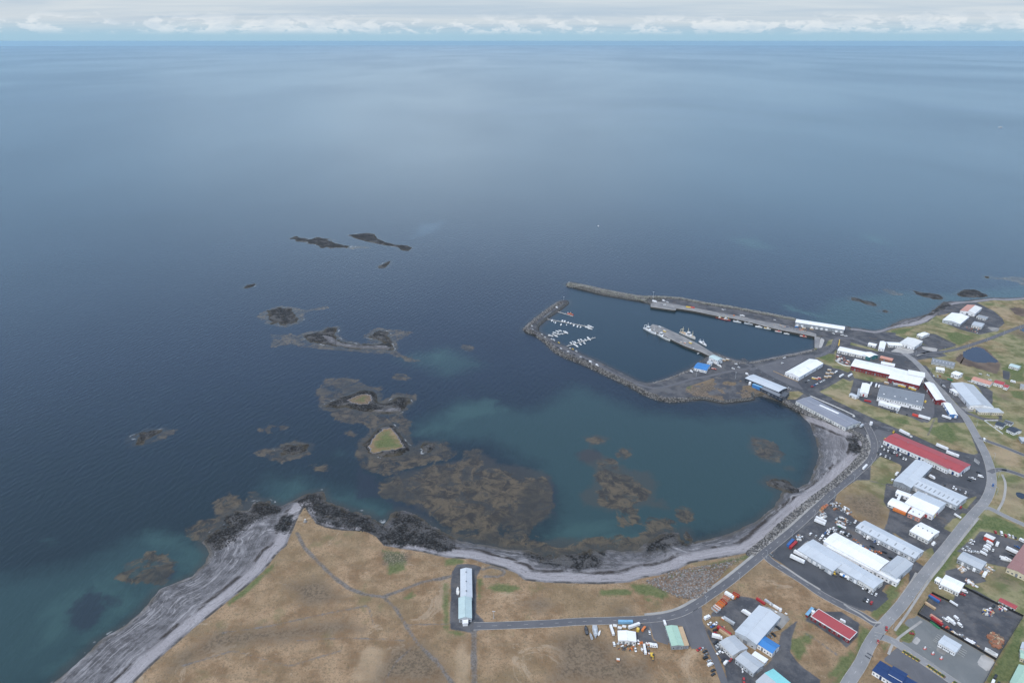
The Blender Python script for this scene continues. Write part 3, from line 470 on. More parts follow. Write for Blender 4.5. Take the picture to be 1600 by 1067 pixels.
teal2 = union([P(r, s, 0.0) for r, s in [(F1, '640,665 720,625 830,640 900,600 1000,640 1100,650 1240,650 1275,700 1250,790 1180,830 1060,845 900,865 850,850 860,780 830,730 760,690 690,690'), (F1, '0,900 120,880 230,830 340,850 300,910 150,1010 80,1080 -100,1100 -100,960'), (F1, '1300,468 1400,455 1480,458 1600,446 1700,420 1700,470 1480,480 1400,520 1330,520 1250,508'), (F1, '400,790 420,740 520,760 640,790 600,810 520,790 420,800'), (F1, '620,560 700,540 760,570 700,590'),
 (F1, '1140,372 1180,372 1210,388 1170,388'), (F1, '1340,365 1370,368 1400,384 1360,378'), (F1, '1620,380 1800,380 1900,430 1640,440')]], GX, GY)
darkp = union([P(r, s, 0.0) for r, s in [(T4, '110,520 150,440 200,400 250,430 240,500 200,550 150,560'), (T4, '250,435 300,430 310,450 270,455'), (T5, '120,150 230,140 250,180 160,200'), (T3, '150,450 300,460 380,560 300,560 180,500'), (T4, '480,280 540,330 530,380 490,360'), (T3, '940,330 990,400 980,560 950,500'), (T3, '0,300 90,330 100,440 0,440')]], GX, GY)
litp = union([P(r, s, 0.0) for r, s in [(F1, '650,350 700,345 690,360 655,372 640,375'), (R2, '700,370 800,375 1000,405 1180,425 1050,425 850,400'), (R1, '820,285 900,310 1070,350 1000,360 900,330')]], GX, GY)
harbp = sdf(P(F1, '889,450 1000,472 1120,496 1276,528 1276,546 1170,566 1080,575 1010,599 940,570 840,515 860,496 886,475', 0.0), GX, GY)
SM = sea_material()
def build_sea():
    # core: where the land is not; then rings that open out into a disc 35 km across the water
    lo = -60.0
    core = {'A': [kelp, tealp, darkp, np.maximum(dLand, dIsl)], 'B': [kelp2, litp, teal2, harbp]}
    fm = (dLand[:-1,:-1] < 6) | (dLand[1:,1:] < 6)
    gx = np.concatenate([-np.geomspace(90000, 1000, 46), xs[::4], np.geomspace(1250, 90000, 46)]); gx[46] = xs[0]
    x1 = xs[::4]; x1 = x1 if x1[-1] == xs[-1] else np.append(x1, xs[-1])
    y1 = ys[::4]; y1 = y1 if y1[-1] == ys[-1] else np.append(y1, ys[-1])
    gx = np.concatenate([-np.geomspace(90000, 960, 50), x1, np.geomspace(1230, 90000, 50)])
    gy = np.concatenate([-np.geomspace(90000, 20, 50), np.linspace(0, ys[0]-20, 12), y1, np.geomspace(2080, 90000, 60)])
    X, Y = np.meshgrid(gx, gy, indexing='ij')
    nrm = np.maximum(np.abs(X), np.abs(Y)); rad = np.hypot(X, Y)+1e-6; wgt = np.clip((nrm-3000)/9000, 0, 1); wgt = wgt*wgt*(3-2*wgt)
    k = 1 + wgt*(nrm/rad - 1); Xo = X*k; Yo = Y*k
    # hole for the core
    ix = [50, 50+len(x1)-1]; iy = [62, 62+len(y1)-1]
    fq = np.ones((len(gx)-1, len(gy)-1), bool); fq[ix[0]:ix[1], iy[0]:iy[1]] = False
    full = lambda v: np.full(X.shape, v)
    # land side (behind / right of the frame) has no water
    A = {'A': [full(lo)]*4, 'B': [full(lo)]*4}
    sea = grid_mesh('sea', fm, 0.0, core, [SM], GX, GY, fmask=fm)
    outer = grid_mesh('open_sea', fq, -0.003, A, [SM], Xo, Yo, fmask=fq)
    tag(sea, kind='structure'); tag(outer, kind='structure')
build_sea()
# ------------------------------------------------------------------ materials for built things
MATS = {}
def hexc(c):
    return tuple(c)
def paint(name, c, rough=0.6, dirt=0.25, metal=0.0, scale=0.25, spec=0.4, streak=None):
    """a painted or coated surface with soft procedural wear"""
    if name in MATS: return MATS[name]
    m, n, b = new_mat(name)
    co = n.node('ShaderNodeTexCoord').outputs['Object']
    a = n.noise(n.mapping(co, streak or (1, 1, 1)), scale, 5, 0.6)
    c2 = tuple(x*(1-dirt) for x in c)
    col = n.mix(n.sm(a, 0.35, 0.68), c, c2)
    n.put(b.inputs['Base Color'], col); b.inputs['Roughness'].default_value = rough; b.inputs['Metallic'].default_value = metal; b.inputs['Specular IOR Level'].default_value = spec
    MATS[name] = m; return m
def roofmat(name, c, c2=None, dirt=0.15, rib=True):
    """profiled sheet roofing: panel to panel shade, streaks down the slope, ribs"""
    key = 'roof_'+name
    if key in MATS: return MATS[key]
    m, n, b = new_mat(key)
    co = n.node('ShaderNodeTexCoord').outputs['Object']; s = n.node('ShaderNodeSeparateXYZ', inp={0: co})
    pan = n.node('ShaderNodeTexWhiteNoise', noise_dimensions='1D', inp={'W': n.m('FLOOR', n.m('MULTIPLY', s.outputs[0], 0.32))}).outputs['Value']
    st = n.noise(n.mapping(co, (1.6, 0.09, 0.3)), 1.0, 4, 0.6); bl = n.noise(co, 0.09, 4, 0.6)
    c2 = c2 or tuple(x*0.62 for x in c)
    f = n.m('ADD', n.m('MULTIPLY', pan, 0.16), n.m('ADD', n.m('MULTIPLY', n.sm(st, 0.45, 0.8), 0.45), n.m('MULTIPLY', n.sm(bl, 0.45, 0.75), 0.40)))
    n.put(b.inputs['Base Color'], n.mix(n.m('MULTIPLY', f, dirt*4.0, 0.0, True), c, c2)); b.inputs['Roughness'].default_value = 0.5; b.inputs['Specular IOR Level'].default_value = 0.35
    wv = n.m('SINE', n.m('MULTIPLY', s.outputs[0], 12.0)); bp = n.node('ShaderNodeBump', inp={'Strength': 0.35, 'Distance': 0.06}); n.put(bp.inputs['Height'], wv); n.put(b.inputs['Normal'], bp.outputs[0])
    MATS[key] = m; return m
C = dict(white=(0.78,0.79,0.80), offwhite=(0.66,0.66,0.64), cream=(0.62,0.55,0.40), palegrey=(0.50,0.54,0.58), lightgrey=(0.42,0.45,0.48), grey=(0.27,0.29,0.31), midgrey=(0.20,0.215,0.235), darkgrey=(0.085,0.09,0.10), lilac=(0.235,0.245,0.285), black=(0.02,0.02,0.022),
 red=(0.36,0.07,0.075), darkred=(0.20,0.030,0.035), brick=(0.31,0.165,0.15), brightred=(0.55,0.07,0.05), orange=(0.62,0.20,0.06), rust=(0.30,0.13,0.07), salmon=(0.52,0.26,0.20), yellow=(0.70,0.50,0.10), tan=(0.48,0.35,0.22), brown=(0.16,0.11,0.075),
 blue=(0.05,0.20,0.48), navy=(0.018,0.045,0.135), slate=(0.040,0.050,0.068), sky=(0.20,0.40,0.58), turq=(0.26,0.62,0.62), teal=(0.05,0.20,0.21), palegreen=(0.36,0.52,0.42), green=(0.04,0.30,0.12), mint=(0.44,0.55,0.55), dkgreen=(0.04,0.12,0.08), silver=(0.50,0.52,0.54), wood=(0.42,0.31,0.20))
def PM(c): return paint('paint_'+c, C[c])
def RM(c): return roofmat(c, C[c])
GLASS = paint('window_glass', (0.03, 0.04, 0.05), 0.12, 0.2, spec=0.7)
TYRE = paint('tyre_rubber', (0.018, 0.018, 0.018), 0.9)
CONC = paint('concrete', (0.27, 0.265, 0.255), 0.9, 0.35, scale=0.12)
CONCL = paint('pale_concrete', (0.40, 0.39, 0.375), 0.9, 0.25, scale=0.15)
def paving_material(name, c, c2, crack=0.3, base_scale=0.05):
    m, n, b = new_mat(name); pos = n.node('ShaderNodeNewGeometry').outputs['Position']
    a = n.noise(pos, base_scale, 5, 0.6); f = n.noise(pos, 0.9, 4, 0.6); st = n.noise(n.mapping(pos, (0.3, 0.03, 1), (0,0,0.8)), 1.0, 4, 0.6)
    col = n.mix(n.sm(a, 0.36, 0.64), c, c2); col = n.mix(n.m('MULTIPLY', n.sm(f, 0.52, 0.75), crack), col, tuple(x*0.7 for x in c)); col = n.mix(n.m('MULTIPLY', n.sm(st, 0.55, 0.75), crack), col, tuple(min(1, x*1.35) for x in c2))
    n.put(b.inputs['Base Color'], col); b.inputs['Roughness'].default_value = 0.92; b.inputs['Specular IOR Level'].default_value = 0.25; return m
ASPH = paving_material('asphalt', (0.105, 0.107, 0.118), (0.125, 0.126, 0.136))
ASPHD = paving_material('dark_asphalt', (0.058, 0.062, 0.071), (0.078, 0.082, 0.091))
ASPHW = paving_material('worn_asphalt', (0.200, 0.205, 0.212), (0.245, 0.245, 0.25))
PAVE = paving_material('pavement', (0.27, 0.265, 0.255), (0.34, 0.33, 0.315))
LOT = paving_material('forecourt_asphalt', (0.145, 0.155, 0.158), (0.175, 0.182, 0.182))
QTOP = paving_material('quay_concrete', (0.175, 0.175, 0.18), (0.25, 0.245, 0.24), 0.4, 0.08)
LINE = paint('road_paint', (0.45, 0.45, 0.44), 0.7, 0.3)
KERB = paint('kerb_stone', (0.36, 0.35, 0.335), 0.9, 0.3)

def smooth_line(pts, step=3.0):
    p = [Vector((*a, 0)) for a in pts]; p = [p[0]*2-p[1]] + p + [p[-1]*2-p[-2]]; out = []
    for i in range(1, len(p)-2):
        a, b, c, d = p[i-1:i+3]; n = max(2, int((c-b).length/step))
        for k in range(n):
            t = k/n; out.append(0.5*((2*b)+(c-a)*t+(2*a-5*b+4*c-d)*t*t+(3*b-a-3*c+d)*t**3))
    out.append(p[-2]); return out
def ribbon(name, pts, off, wd, z, mat, z0=None, dash=None):
    """a strip along a line; off = sideways offset of its middle, z0 = underside (a solid strip)"""
    l = pts; V, F = [], []
    def nrm(i):
        t = (l[min(i+1, len(l)-1)] - l[max(i-1, 0)]).normalized(); return Vector((-t.y, t.x, 0))
    segs = []
    if dash:
        run = 0; cur = []
        for i in range(len(l)):
            if (i % (dash*2)) < dash: cur.append(i)
            else:
                if len(cur) > 1: segs.append(cur)
                cur = []
        if len(cur) > 1: segs.append(cur)
    else: segs = [list(range(len(l)))]
    for sg in segs:
        b0 = len(V); k = 2 if z0 is None else 4
        for i in sg:
            n = nrm(i)
            V.append(l[i] + n*(off-wd/2) + Vector((0,0,z))); V.append(l[i] + n*(off+wd/2) + Vector((0,0,z)))
            if k == 4: V.append(l[i] + n*(off-wd/2) + Vector((0,0,z0))); V.append(l[i] + n*(off+wd/2) + Vector((0,0,z0)))
        for j in range(len(sg)-1):
            a = b0+j*k; c = a+k; F.append((a, c, c+1, a+1))
            if k == 4: F.append((a, a+2, c+2, c)); F.append((a+1, c+1, c+3, a+3))
    o = new_mesh_np(name, V, F, mat); return tag(o, kind='structure')
def nudge(z): return z
ROADS = [  # points, width, material, layer, kerbs, centre line
 ('road', F1, '1175,569 1168,576 1140,580 1110,587 1082,592 1045,603 1020,606 1002,602 985,596 945,576 903,554 872,541 847,527 832,517 829,510 841,499 862,485 879,474', 5.0, ASPH, 1, 0, 0),
 ('road', F1, '1160,560 1190,582 1225,600 1256,612 1280,625 1310,640 1340,655 1372,668 1405,676 1440,691 1480,706 1522,716 1534,722', 7.5, ASPHD, 2, 0, 1),
 ('road', F1, '1352,660 1362,680 1366,698 1360,718 1335,742 1308,764 1270,799 1237,829 1191,866 1141,907 1107,931 1088,944 1066,956 1042,963 1010,967 963,969 900,971 854,974 777,977 740,978', 7.6, ASPH, 3, 1, 1),
 ('road', F1, '1680,486 1600,509 1544,530 1497,545 1469,550 1440,551 1415,555 1390,551 1356,538 1335,530 1319,528 1306,531 1300,545 1280,556 1240,562 1200,570 1172,578', 7.5, ASPH, 4, 0, 1),
 ('road', F1, '1412,552 1424,560 1439,574 1456,596 1472,612 1490,633 1507,650 1518,668 1530,690 1541,712 1548,735 1549,757 1541,780 1525,799 1508,818 1487,845 1461,877 1436,908 1410,943 1377,980 1358,1008 1345,1036 1325,1067 1312,1092', 8.8, ASPHW, 5, 1, 1),
 ('road', F1, '1196,868 1205,877 1222,888 1254,908 1283,928 1322,949 1345,960 1372,977', 7.0, ASPH, 6, 1, 1),
 ('road', F1, '1086,950 1094,975 1104,1002 1119,1033 1132,1067 1142,1092', 5.6, ASPH, 7, 0, 0),
 ('road', F1, '1530,684 1545,690 1570,699 1600,711 1660,732', 6.0, ASPH, 6, 1, 0),
 ('road', F1, '1546,738 1558,734 1572,735 1600,744 1660,768', 6.5, ASPH, 7, 1, 0),
 ('road', F1, '1530,794 1545,794 1570,806 1600,820 1660,848', 6.0, ASPHW, 8, 1, 0),
 ('road', F1, '1366,992 1392,1000 1425,1021 1460,1045 1500,1072 1520,1086', 7.0, ASPHW, 9, 1, 1),
 ('footpath', F1, '1566,741 1571,757 1568,780 1559,798', 2.4, PAVE, 4, 0, 0),
 ('footpath', F1, '1529,809 1508,835 1488,860 1470,884 1453,905 1432,936 1415,962 1398,985', 2.0, PAVE, 4, 0, 0),
 ('footpath', S3, '425,560 380,640 270,800 180,920 90,1020', 1.8, PAVE, 4.5, 0, 0),
 ('footpath', F1, '1440,970 1400,1000 1388,1022', 2.0, PAVE, 5, 0, 0),
 ('footpath', F1, '1493,543 1476,534 1462,529 1456,524', 2.2, ASPH, 4, 0, 0),
 ('footpath', F1, '1432,556 1445,551 1456,549', 3.0, PAVE, 4, 0, 0),
 ('footpath', R6, '330,600 450,680 520,720 640,770 790,785', 3.6, ASPH, 3, 0, 0),
 ('footpath', R2, '630,575 700,592 760,610 850,640', 5.0, ASPH, 4, 0, 0),
]
for nm, reg, s, wd, mt, lay, kerb, cl in ROADS:
    l = smooth_line(P(reg, s)); z = LAND + 0.04 + 0.025*lay
    ribbon(nm, l, 0, wd, z, mt)
    if cl: ribbon('road_marking', l, 0, 0.22, z+0.012, LINE, dash=2)
    if kerb:
        for sg in (-1, 1): ribbon('kerb', l, sg*(wd/2+0.18), 0.34, z+0.10, KERB, z0=LAND-0.3)
# seaside footpath beside the coast road, with its kerb
l = smooth_line(P(F1, '1362,680 1366,698 1360,718 1335,742 1308,764 1270,799 1237,829 1191,866 1141,907 1107,931 1088,944 1066,956 1042,963 1010,967'))
ribbon('footpath', l, -5.3, 2.2, LAND+0.19, PAVE, z0=LAND-0.3)
l = smooth_line(P(S2, '0,725 60,760 200,855 300,915 365,955')); ribbon('footpath', l, 0, 2.0, LAND+0.24, PAVE, z0=LAND-0.3)
l = smooth_line(P(S5, '630,278 700,325 790,375 890,445 940,462 1000,462')); ribbon('footpath', l, 0, 1.8, LAND+0.24, PAVE, z0=LAND-0.3)
def sheet(name, pts, z, mat):
    o = new_mesh_np(name, [(x, y, z) for x, y in pts], [tuple(range(len(pts)))], mat); return tag(o, kind='structure')
def rounded(pts, r=0.25):
    out = []
    n = len(pts)
    for i in range(n):
        a, b, c = (Vector(pts[(i+k) % n]) for k in (-1, 0, 1))
        out.append(tuple(b + (a-b)*r*0.5)); out.append(tuple(b*0.8 + a*0.1 + c*0.1)); out.append(tuple(b + (c-b)*r*0.5))
    return out
SHEETS = [('parking_area', S8, '600,415 900,400 1060,350 1245,265 1262,360 1255,500 1330,720 1130,722 1070,500 1000,485 890,490 940,690 780,640 740,500 640,455', 1, ASPH),
 ('parking_area', F1, '1206,868 1222,846 1243,836 1265,842 1280,856 1330,890 1350,905 1392,932 1365,956 1345,950 1322,942 1282,922 1254,903 1222,880', 1, ASPHD),
 ('parking_area', S1, '40,330 110,240 320,340 560,440 470,390 400,460 300,560 330,440 180,380 60,335', 1, ASPHD),
 ('parking_area', S1, '0,120 130,30 250,60 170,200 100,240 20,390 -60,330 -80,180', 1.5, ASPH),
 ('parking_area', S1, '860,560 1040,440 1100,380 1180,440 1215,560 1200,690 1120,740 1060,700 700,600', 1, ASPHD),
 ('forecourt', S6, '455,300 490,272 1310,745 1190,985 1000,1100 880,980 640,830 420,690 300,600 330,540 420,570 480,450 350,360 390,310', 1, LOT),
 ('forecourt', S6, '215,660 290,600 520,750 800,920 1000,1060 1000,1130 480,1130 470,975 380,880 230,800 130,735', 1, ASPH),
 ('concrete_apron', S6, '1165,672 1305,745 1225,865 1105,775', 2, CONCL), ('concrete_apron', S6, '480,492 525,530 485,582 432,550', 2.4, CONCL), ('concrete_apron', S6, '275,512 308,530 268,578 240,560', 2.4, CONCL),
 ('concrete_apron', S6, '705,590 800,640 770,692 682,640', 2, CONC), ('concrete_apron', R3, '480,800 560,755 690,790 660,825 560,822', 1, CONCL), ('concrete_apron', R3, '745,752 880,770 870,800 760,780', 2, CONCL), ('concrete_apron', R3, '1290,590 1400,600 1380,630 1330,625', 1, CONC),
 ('concrete_apron', S4, '700,290 780,310 1000,410 900,530 800,560 870,430', 2, CONC), ('concrete_apron', Q1, '840,560 1110,680 1090,705 850,590', 2, CONC), ('concrete_apron', R6, '400,640 540,650 540,690 430,680', 2, CONC), ('concrete_apron', S2, '240,500 285,510 190,600 150,590', 2, CONC),
 ('boat_ramp', R2, '1368,425 1400,440 1376,500 1352,505', 2, CONCL), ('parking_area', R4, '240,190 420,140 650,100 760,90 690,130 440,270 440,300 560,370 640,460 560,440 200,290 150,230', 1, ASPH), ('parking_area', R4, '600,370 850,200 900,230 1020,290 860,420 700,460', 1, ASPHD),
 ('parking_area', R5, '480,180 760,215 850,240 790,270 720,330 640,300 640,262 500,235', 1, ASPHD), ('parking_area', R5, '950,660 1000,620 1067,700 1067,860 1000,940 940,920 900,850 930,780', 1, ASPH),
 ('playing_court', R6, '845,258 918,270 912,355 850,342', 1, ASPHD)]
for i, (nm, reg, s, lay, mt) in enumerate(SHEETS): sheet(nm, rounded(P(reg, s)), LAND + 0.025*lay + 0.0017*i, mt)
# forecourt markings: bays beside the canopy, the centre line of the lane below
bays = [(Q3, '235,530 365,615', 0), (Q3, '250,505 385,595', 0), (Q3, '275,475 400,560', 0), (Q3, '300,440 410,515', 0), (Q3, '325,405 425,470', 0), (Q3, '745,800 880,885', 0), (Q3, '770,765 905,850', 0), (Q3, '795,735 930,805', 0), (Q3, '825,700 945,765', 0)]
for reg, s, k in bays: ribbon('road_marking', smooth_line(P(reg, s)), 0, 0.35, LAND+0.20, LINE)
for s in ('0,870 120,940 260,1030', '160,680 200,700'): ribbon('road_marking', smooth_line(P(Q3, s)), 0, 0.25, LAND+0.33, LINE)
for s in ('485,500 480,578', '440,548 520,532'): ribbon('road_marking', smooth_line(P(S6, s)), 0, 0.3, LAND+0.14, LINE)
for k in range(4):
    a = R4(225+k*0, 0)
# zebra crossings and speed bumps over the main street
for s in ('840,790 900,830', '862,765 920,800'): ribbon('speed_bump', smooth_line(P(S5, s)), 0, 1.2, LAND+0.25, ASPHD, z0=LAND)
for k in range(5): ribbon('road_marking', smooth_line(P(S1, f'{1090+k*11},{372+k*9} {1082+k*11},{408+k*8}'), 2), 0, 0.6, LAND+0.2+0.001*k, LINE)
# ponds
WATER = paint('pond_water', (0.018, 0.026, 0.040), 0.08, 0.3, scale=0.02, spec=0.6)
MUD = paving_material('pond_mud', (0.085, 0.065, 0.055), (0.15, 0.115, 0.09), 0.3, 0.04)
def wobble(pts, amp=1.6):
    out = []
    l = smooth_line(list(pts)+[pts[0]], 3.0)[:-1]
    for i, p in enumerate(l): out.append((p.x + random.uniform(-amp, amp)*0.4, p.y + random.uniform(-amp, amp)))
    return out
for s, mud in (('1095,800 1160,768 1210,758 1250,768 1300,805 1350,850 1385,882 1300,888 1200,885 1130,862 1095,835', 0),):
    sheet('pond_bed', wobble(P(R3, '1020,858 1100,800 1180,756 1230,750 1300,790 1395,885 1378,972 1300,958 1180,925 1080,900'), 3), LAND+0.012, MUD); sheet('pond', wobble(P(R3, s)), LAND+0.03, WATER)
sheet('pond', wobble(P(S1, '1510,740 1545,725 1600,745 1660,780 1600,800 1540,775')), LAND+0.03, WATER); sheet('pond_bed', wobble(P(R3, '1480,440 1530,430 1600,440 1700,470 1640,510 1540,490'), 3), LAND+0.02, MUD); sheet('pond', wobble(P(R3, '1560,610 1620,598 1700,620 1620,640')), LAND+0.03, WATER)

# ------------------------------------------------------------------ rocks: armour of breakwaters and revetment, one mass each
def rock_mesh(r, rs):
    v = []; f = [(0,1,2,3), (4,7,6,5), (0,4,5,1), (1,5,6,2), (2,6,7,3), (3,7,4,0)]
    for z in (-0.5, 0.5):
        for x, y in ((-1,-1), (1,-1), (1,1), (-1,1)):
            k = 0.8 if z > 0 else 1.0
            v.append((x*k*r*rs.uniform(0.6, 1.1), y*k*r*rs.uniform(0.6, 1.1), z*1.5*r*rs.uniform(0.6, 1.1)))
    return np.array(v), f
def rock_field(name, label, pts, size, mats, cat='rocks'):
    V, F, MI = [], [], []; n = 0
    for (x, y, z) in pts:
        v, f = rock_mesh(rng.uniform(*size), rng); a = rng.uniform(0, 6.28); c, s = math.cos(a), math.sin(a)
        v = np.stack([v[:,0]*c - v[:,1]*s + x, v[:,0]*s + v[:,1]*c + y, v[:,2] + z], 1); V.append(v); F += [tuple(i+n for i in q) for q in f]; MI += [int(rng.integers(len(mats)))]*6; n += 8
    o = new_mesh_np(name, np.concatenate(V), F, mats); o.data.polygons.foreach_set('material_index', MI); o.data.update()
    return tag(o, label, cat, kind='stuff')
def zat(x, y):
    i = min(max(np.searchsorted(xs, x), 1), len(xs)-1); j = min(max(np.searchsorted(ys, y), 1), len(ys)-1); return float(ZG[i, j])
def scatter_line(s, reg, wd, n, z=None):
    l = smooth_line(P(reg, s)); out = []
    for _ in range(n):
        i = rng.integers(0, len(l)-1); t = (l[i+1]-l[i]).normalized(); u = rng.uniform(0, 3); o = rng.uniform(-wd/2, wd/2)
        x = l[i].x + t.x*u - t.y*o; y = l[i].y + t.y*u + t.x*o; out.append((x, y, zat(x, y) + 0.05))
    return out
def scatter_poly(s, reg, n):
    p = P(reg, s); x0 = min(a for a, b in p); x1 = max(a for a, b in p); y0 = min(b for a, b in p); y1 = max(b for a, b in p)
    X = rng.uniform(x0, x1, n*4); Y = rng.uniform(y0, y1, n*4); d = sdf(p, X, Y, 5); k = d > 0; return [(x, y, zat(x, y)+0.05) for x, y in list(zip(X[k], Y[k]))[:n]]
RKL = paint('lava_rock', (0.035, 0.034, 0.034), 0.95, 0.4)
RK = [paint('rock_a', (0.17, 0.165, 0.16), 0.95, 0.4), paint('rock_b', (0.26, 0.25, 0.24), 0.95, 0.3), paint('rock_c', (0.085, 0.085, 0.088), 0.95, 0.3), paint('rock_d', (0.20, 0.145, 0.11), 0.95, 0.3)]
rock_field('armour_rocks', 'grey rock armour along the outside of the inner breakwater', scatter_line('1110,629 1070,624 1040,624 1027,620 1006,612 979,597 953,585 924,571 903,562 882,554 866,545 856,535 840,523 825,515 822,512 829,506 845,493 864,480 878,472', F1, 10, 3800), (0.4, 1.05), RK[:3])
rock_field('armour_rocks', 'pale rock armour of the long outer breakwater', scatter_line('886,444 915,448 944,455 970,460 996,465 1010,468', F1, 17, 2400) + scatter_line('1010,465 1027,465 1062,467 1103,475 1144,481 1186,489 1217,495 1243,500', F1, 11, 2300), (0.4, 1.15), [RK[0], RK[1], paint('rock_e', (0.25, 0.26, 0.21), 0.95, 0.3)])
rock_field('armour_rocks', 'rock revetment between the curving beach and the coast road', scatter_line('1172,865 1200,842 1230,814 1266,784 1300,758 1330,732 1351,708 1353,692 1341,678 1317,668 1295,658 1265,647 1248,639 1222,623 1205,617', F1, 8, 2600), (0.45, 1.1), RK[:3])
rock_field('armour_rocks', 'stone bank around the inner harbour basin', scatter_line('1020,598 1046,591 1066,583 1086,575 1097,563', F1, 5, 450) + scatter_line('1117,553 1144,564 1170,567 1220,558 1274,547', F1, 5, 700), (0.4, 1.0), RK[:3])
rock_field('boulders', 'brown and grey boulder heap beside the coast road bend', scatter_poly('690,60 800,10 900,60 1100,-40 1380,-60 1330,120 1200,240 1080,230 980,170', S8, 1500) + scatter_poly('460,790 540,770 600,740 840,700 950,680 880,740 760,880 640,880 520,820', T5, 1500), (0.4, 0.95), [RK[1], RK[3], RK[3], RK[0]])
rock_field('boulders', 'black lava boulders along the rocky point and its bay', scatter_poly('1000,60 1060,25 1110,18 1130,60 1200,85 1290,110 1370,160 1385,110 1440,95 1500,125 1560,165 1600,190 1600,240 1500,240 1350,200 1180,160 1085,140', T4, 1500) + scatter_poly('640,200 700,165 720,110 760,95 820,100 840,60 900,55 950,75 940,105 860,130 800,170 770,210 700,248', T4, 700), (0.2, 0.7), [RKL, RKL, RKL])

# ------------------------------------------------------------------ quays and pier
def slab(name, label, cat, pts, z0, z1, top, side, kind=None):
    n = len(pts); V = [(x, y, z1) for x, y in pts] + [(x, y, z0) for x, y in pts]
    F = [tuple(range(n))] + [(i, i+n, (i+1) % n + n, (i+1) % n) for i in range(n)] + [tuple(range(2*n-1, n-1, -1))]
    o = new_mesh_np(name, V, F, [top, side]); mi = [0] + [1]*(n+1); o.data.polygons.foreach_set('material_index', mi)
    import bmesh
    bm = bmesh.new(); bm.from_mesh(o.data); bmesh.ops.recalc_face_normals(bm, faces=bm.faces); bm.to_mesh(o.data); bm.free()
    if label: tag(o, label, cat)
    if kind: tag(o, kind=kind)
    return o
QSIDE = paint('quay_wall', (0.055, 0.052, 0.045), 0.9, 0.4, scale=0.2)
def quay(name, label, pts, edge):
    o = slab(name, label, 'quay', pts, -3.0, 3.25, QTOP, QSIDE)
    l = smooth_line(edge, 6.0); V = []
    for i in range(len(l)-1):     # kerb beam along the edge, fender tyres hung below it
        pass
    rb = ribbon('edge_beam', l, 0.0, 0.5, 3.6, CONCL, z0=3.0); del rb['kind']; rb.parent = o
    ft = None; inv = [i for i in range(1, len(l)-1)]
    tv, tf = [], []
    for rr, x in ((0.3, -.25), (.75, -.25), (.75, .25), (.3, .25)): tv += [(rr*math.cos(k*math.pi/5), x, rr*math.sin(k*math.pi/5)) for k in range(10)]
    for q in range(4): tf += [(q*10+k, q*10+(k+1) % 10, ((q+1) % 4)*10+(k+1) % 10, ((q+1) % 4)*10+k) for k in range(10)]
    for i in inv:
        t = (l[i+1]-l[i-1]).normalized(); nn = Vector((t.y, -t.x, 0)); p = l[i] + nn*0.35 + Vector((0, 0, 1.4))
        if ft is None: ft = new_mesh_np('fender_tyre', tv, tf, TYRE, o); c = ft
        else: c = ft.copy(); COL.objects.link(c); c.parent = o
        c.location = p; c.rotation_euler = (0, 0, math.atan2(t.y, t.x))
    return o
quay('quay', 'long concrete quay under the outer breakwater with boats berthed along it', P(R2, '80,166 120,150 260,170 400,195 600,235 760,262 900,295 1050,320 1200,355 1335,395 1337,418 1200,392 1000,352 850,312 700,278 590,262 400,222 272,203 268,218 80,190', 3.25), P(R2, '1335,417 1200,391 1000,351 850,311 700,277 590,261 400,221 272,203 268,217 82,190', 3.25))
quay('pier', 'concrete finger pier in the middle of the harbour', P(R2, '62,350 95,322 160,338 310,405 450,475 560,545 650,582 620,590 545,572 450,528 345,490 220,430 130,385', 3.25), P(R2, '545,570 450,527 345,489 220,429 130,384 64,350', 3.25))
slab('quay_wall', 'short concrete wall closing the inner end of the basin', 'quay', P(R2, '1322,415 1366,422 1352,505 1322,502', 3.2), -3, 3.2, QTOP, QSIDE)
# ------------------------------------------------------------------ buildings
ROOTS = {}
def frame(reg, s, h, swap=False):
    A, B_, C_ = (Vector(p) for p in P(reg, s, LAND+h))
    if swap: A, B_, C_ = C_, B_, A
    u = B_-A; L = u.length; ux = u/L; v = C_-B_; v = v - ux*v.dot(ux); W = v.length; vy = v/W
    c = A + u/2 + v/2
    if ux.x*vy.y - ux.y*vy.x < 0: ux = -ux
    return c, ux, vy, L, W
def boxes(lst):
    V, F = [], []
    for (x0, y0, z0, x1, y1, z1) in lst:
        n = len(V); V += [(x, y, z) for z in (z0, z1) for y in (y0, y1) for x in (x0, x1)]
        F += [tuple(n+i for i in q) for q in ((0,2,3,1), (4,5,7,6), (0,1,5,4), (2,6,7,3), (0,4,6,2), (1,3,7,5))]
    return V, F
def part(name, VF, mat, root, M=None, label=None):
    V, F = VF
    if M is not None: V = [M @ Vector(v) for v in V]
    o = new_mesh_np(name, V, F, mat, root)
    if label: o['label'] = label
    return o
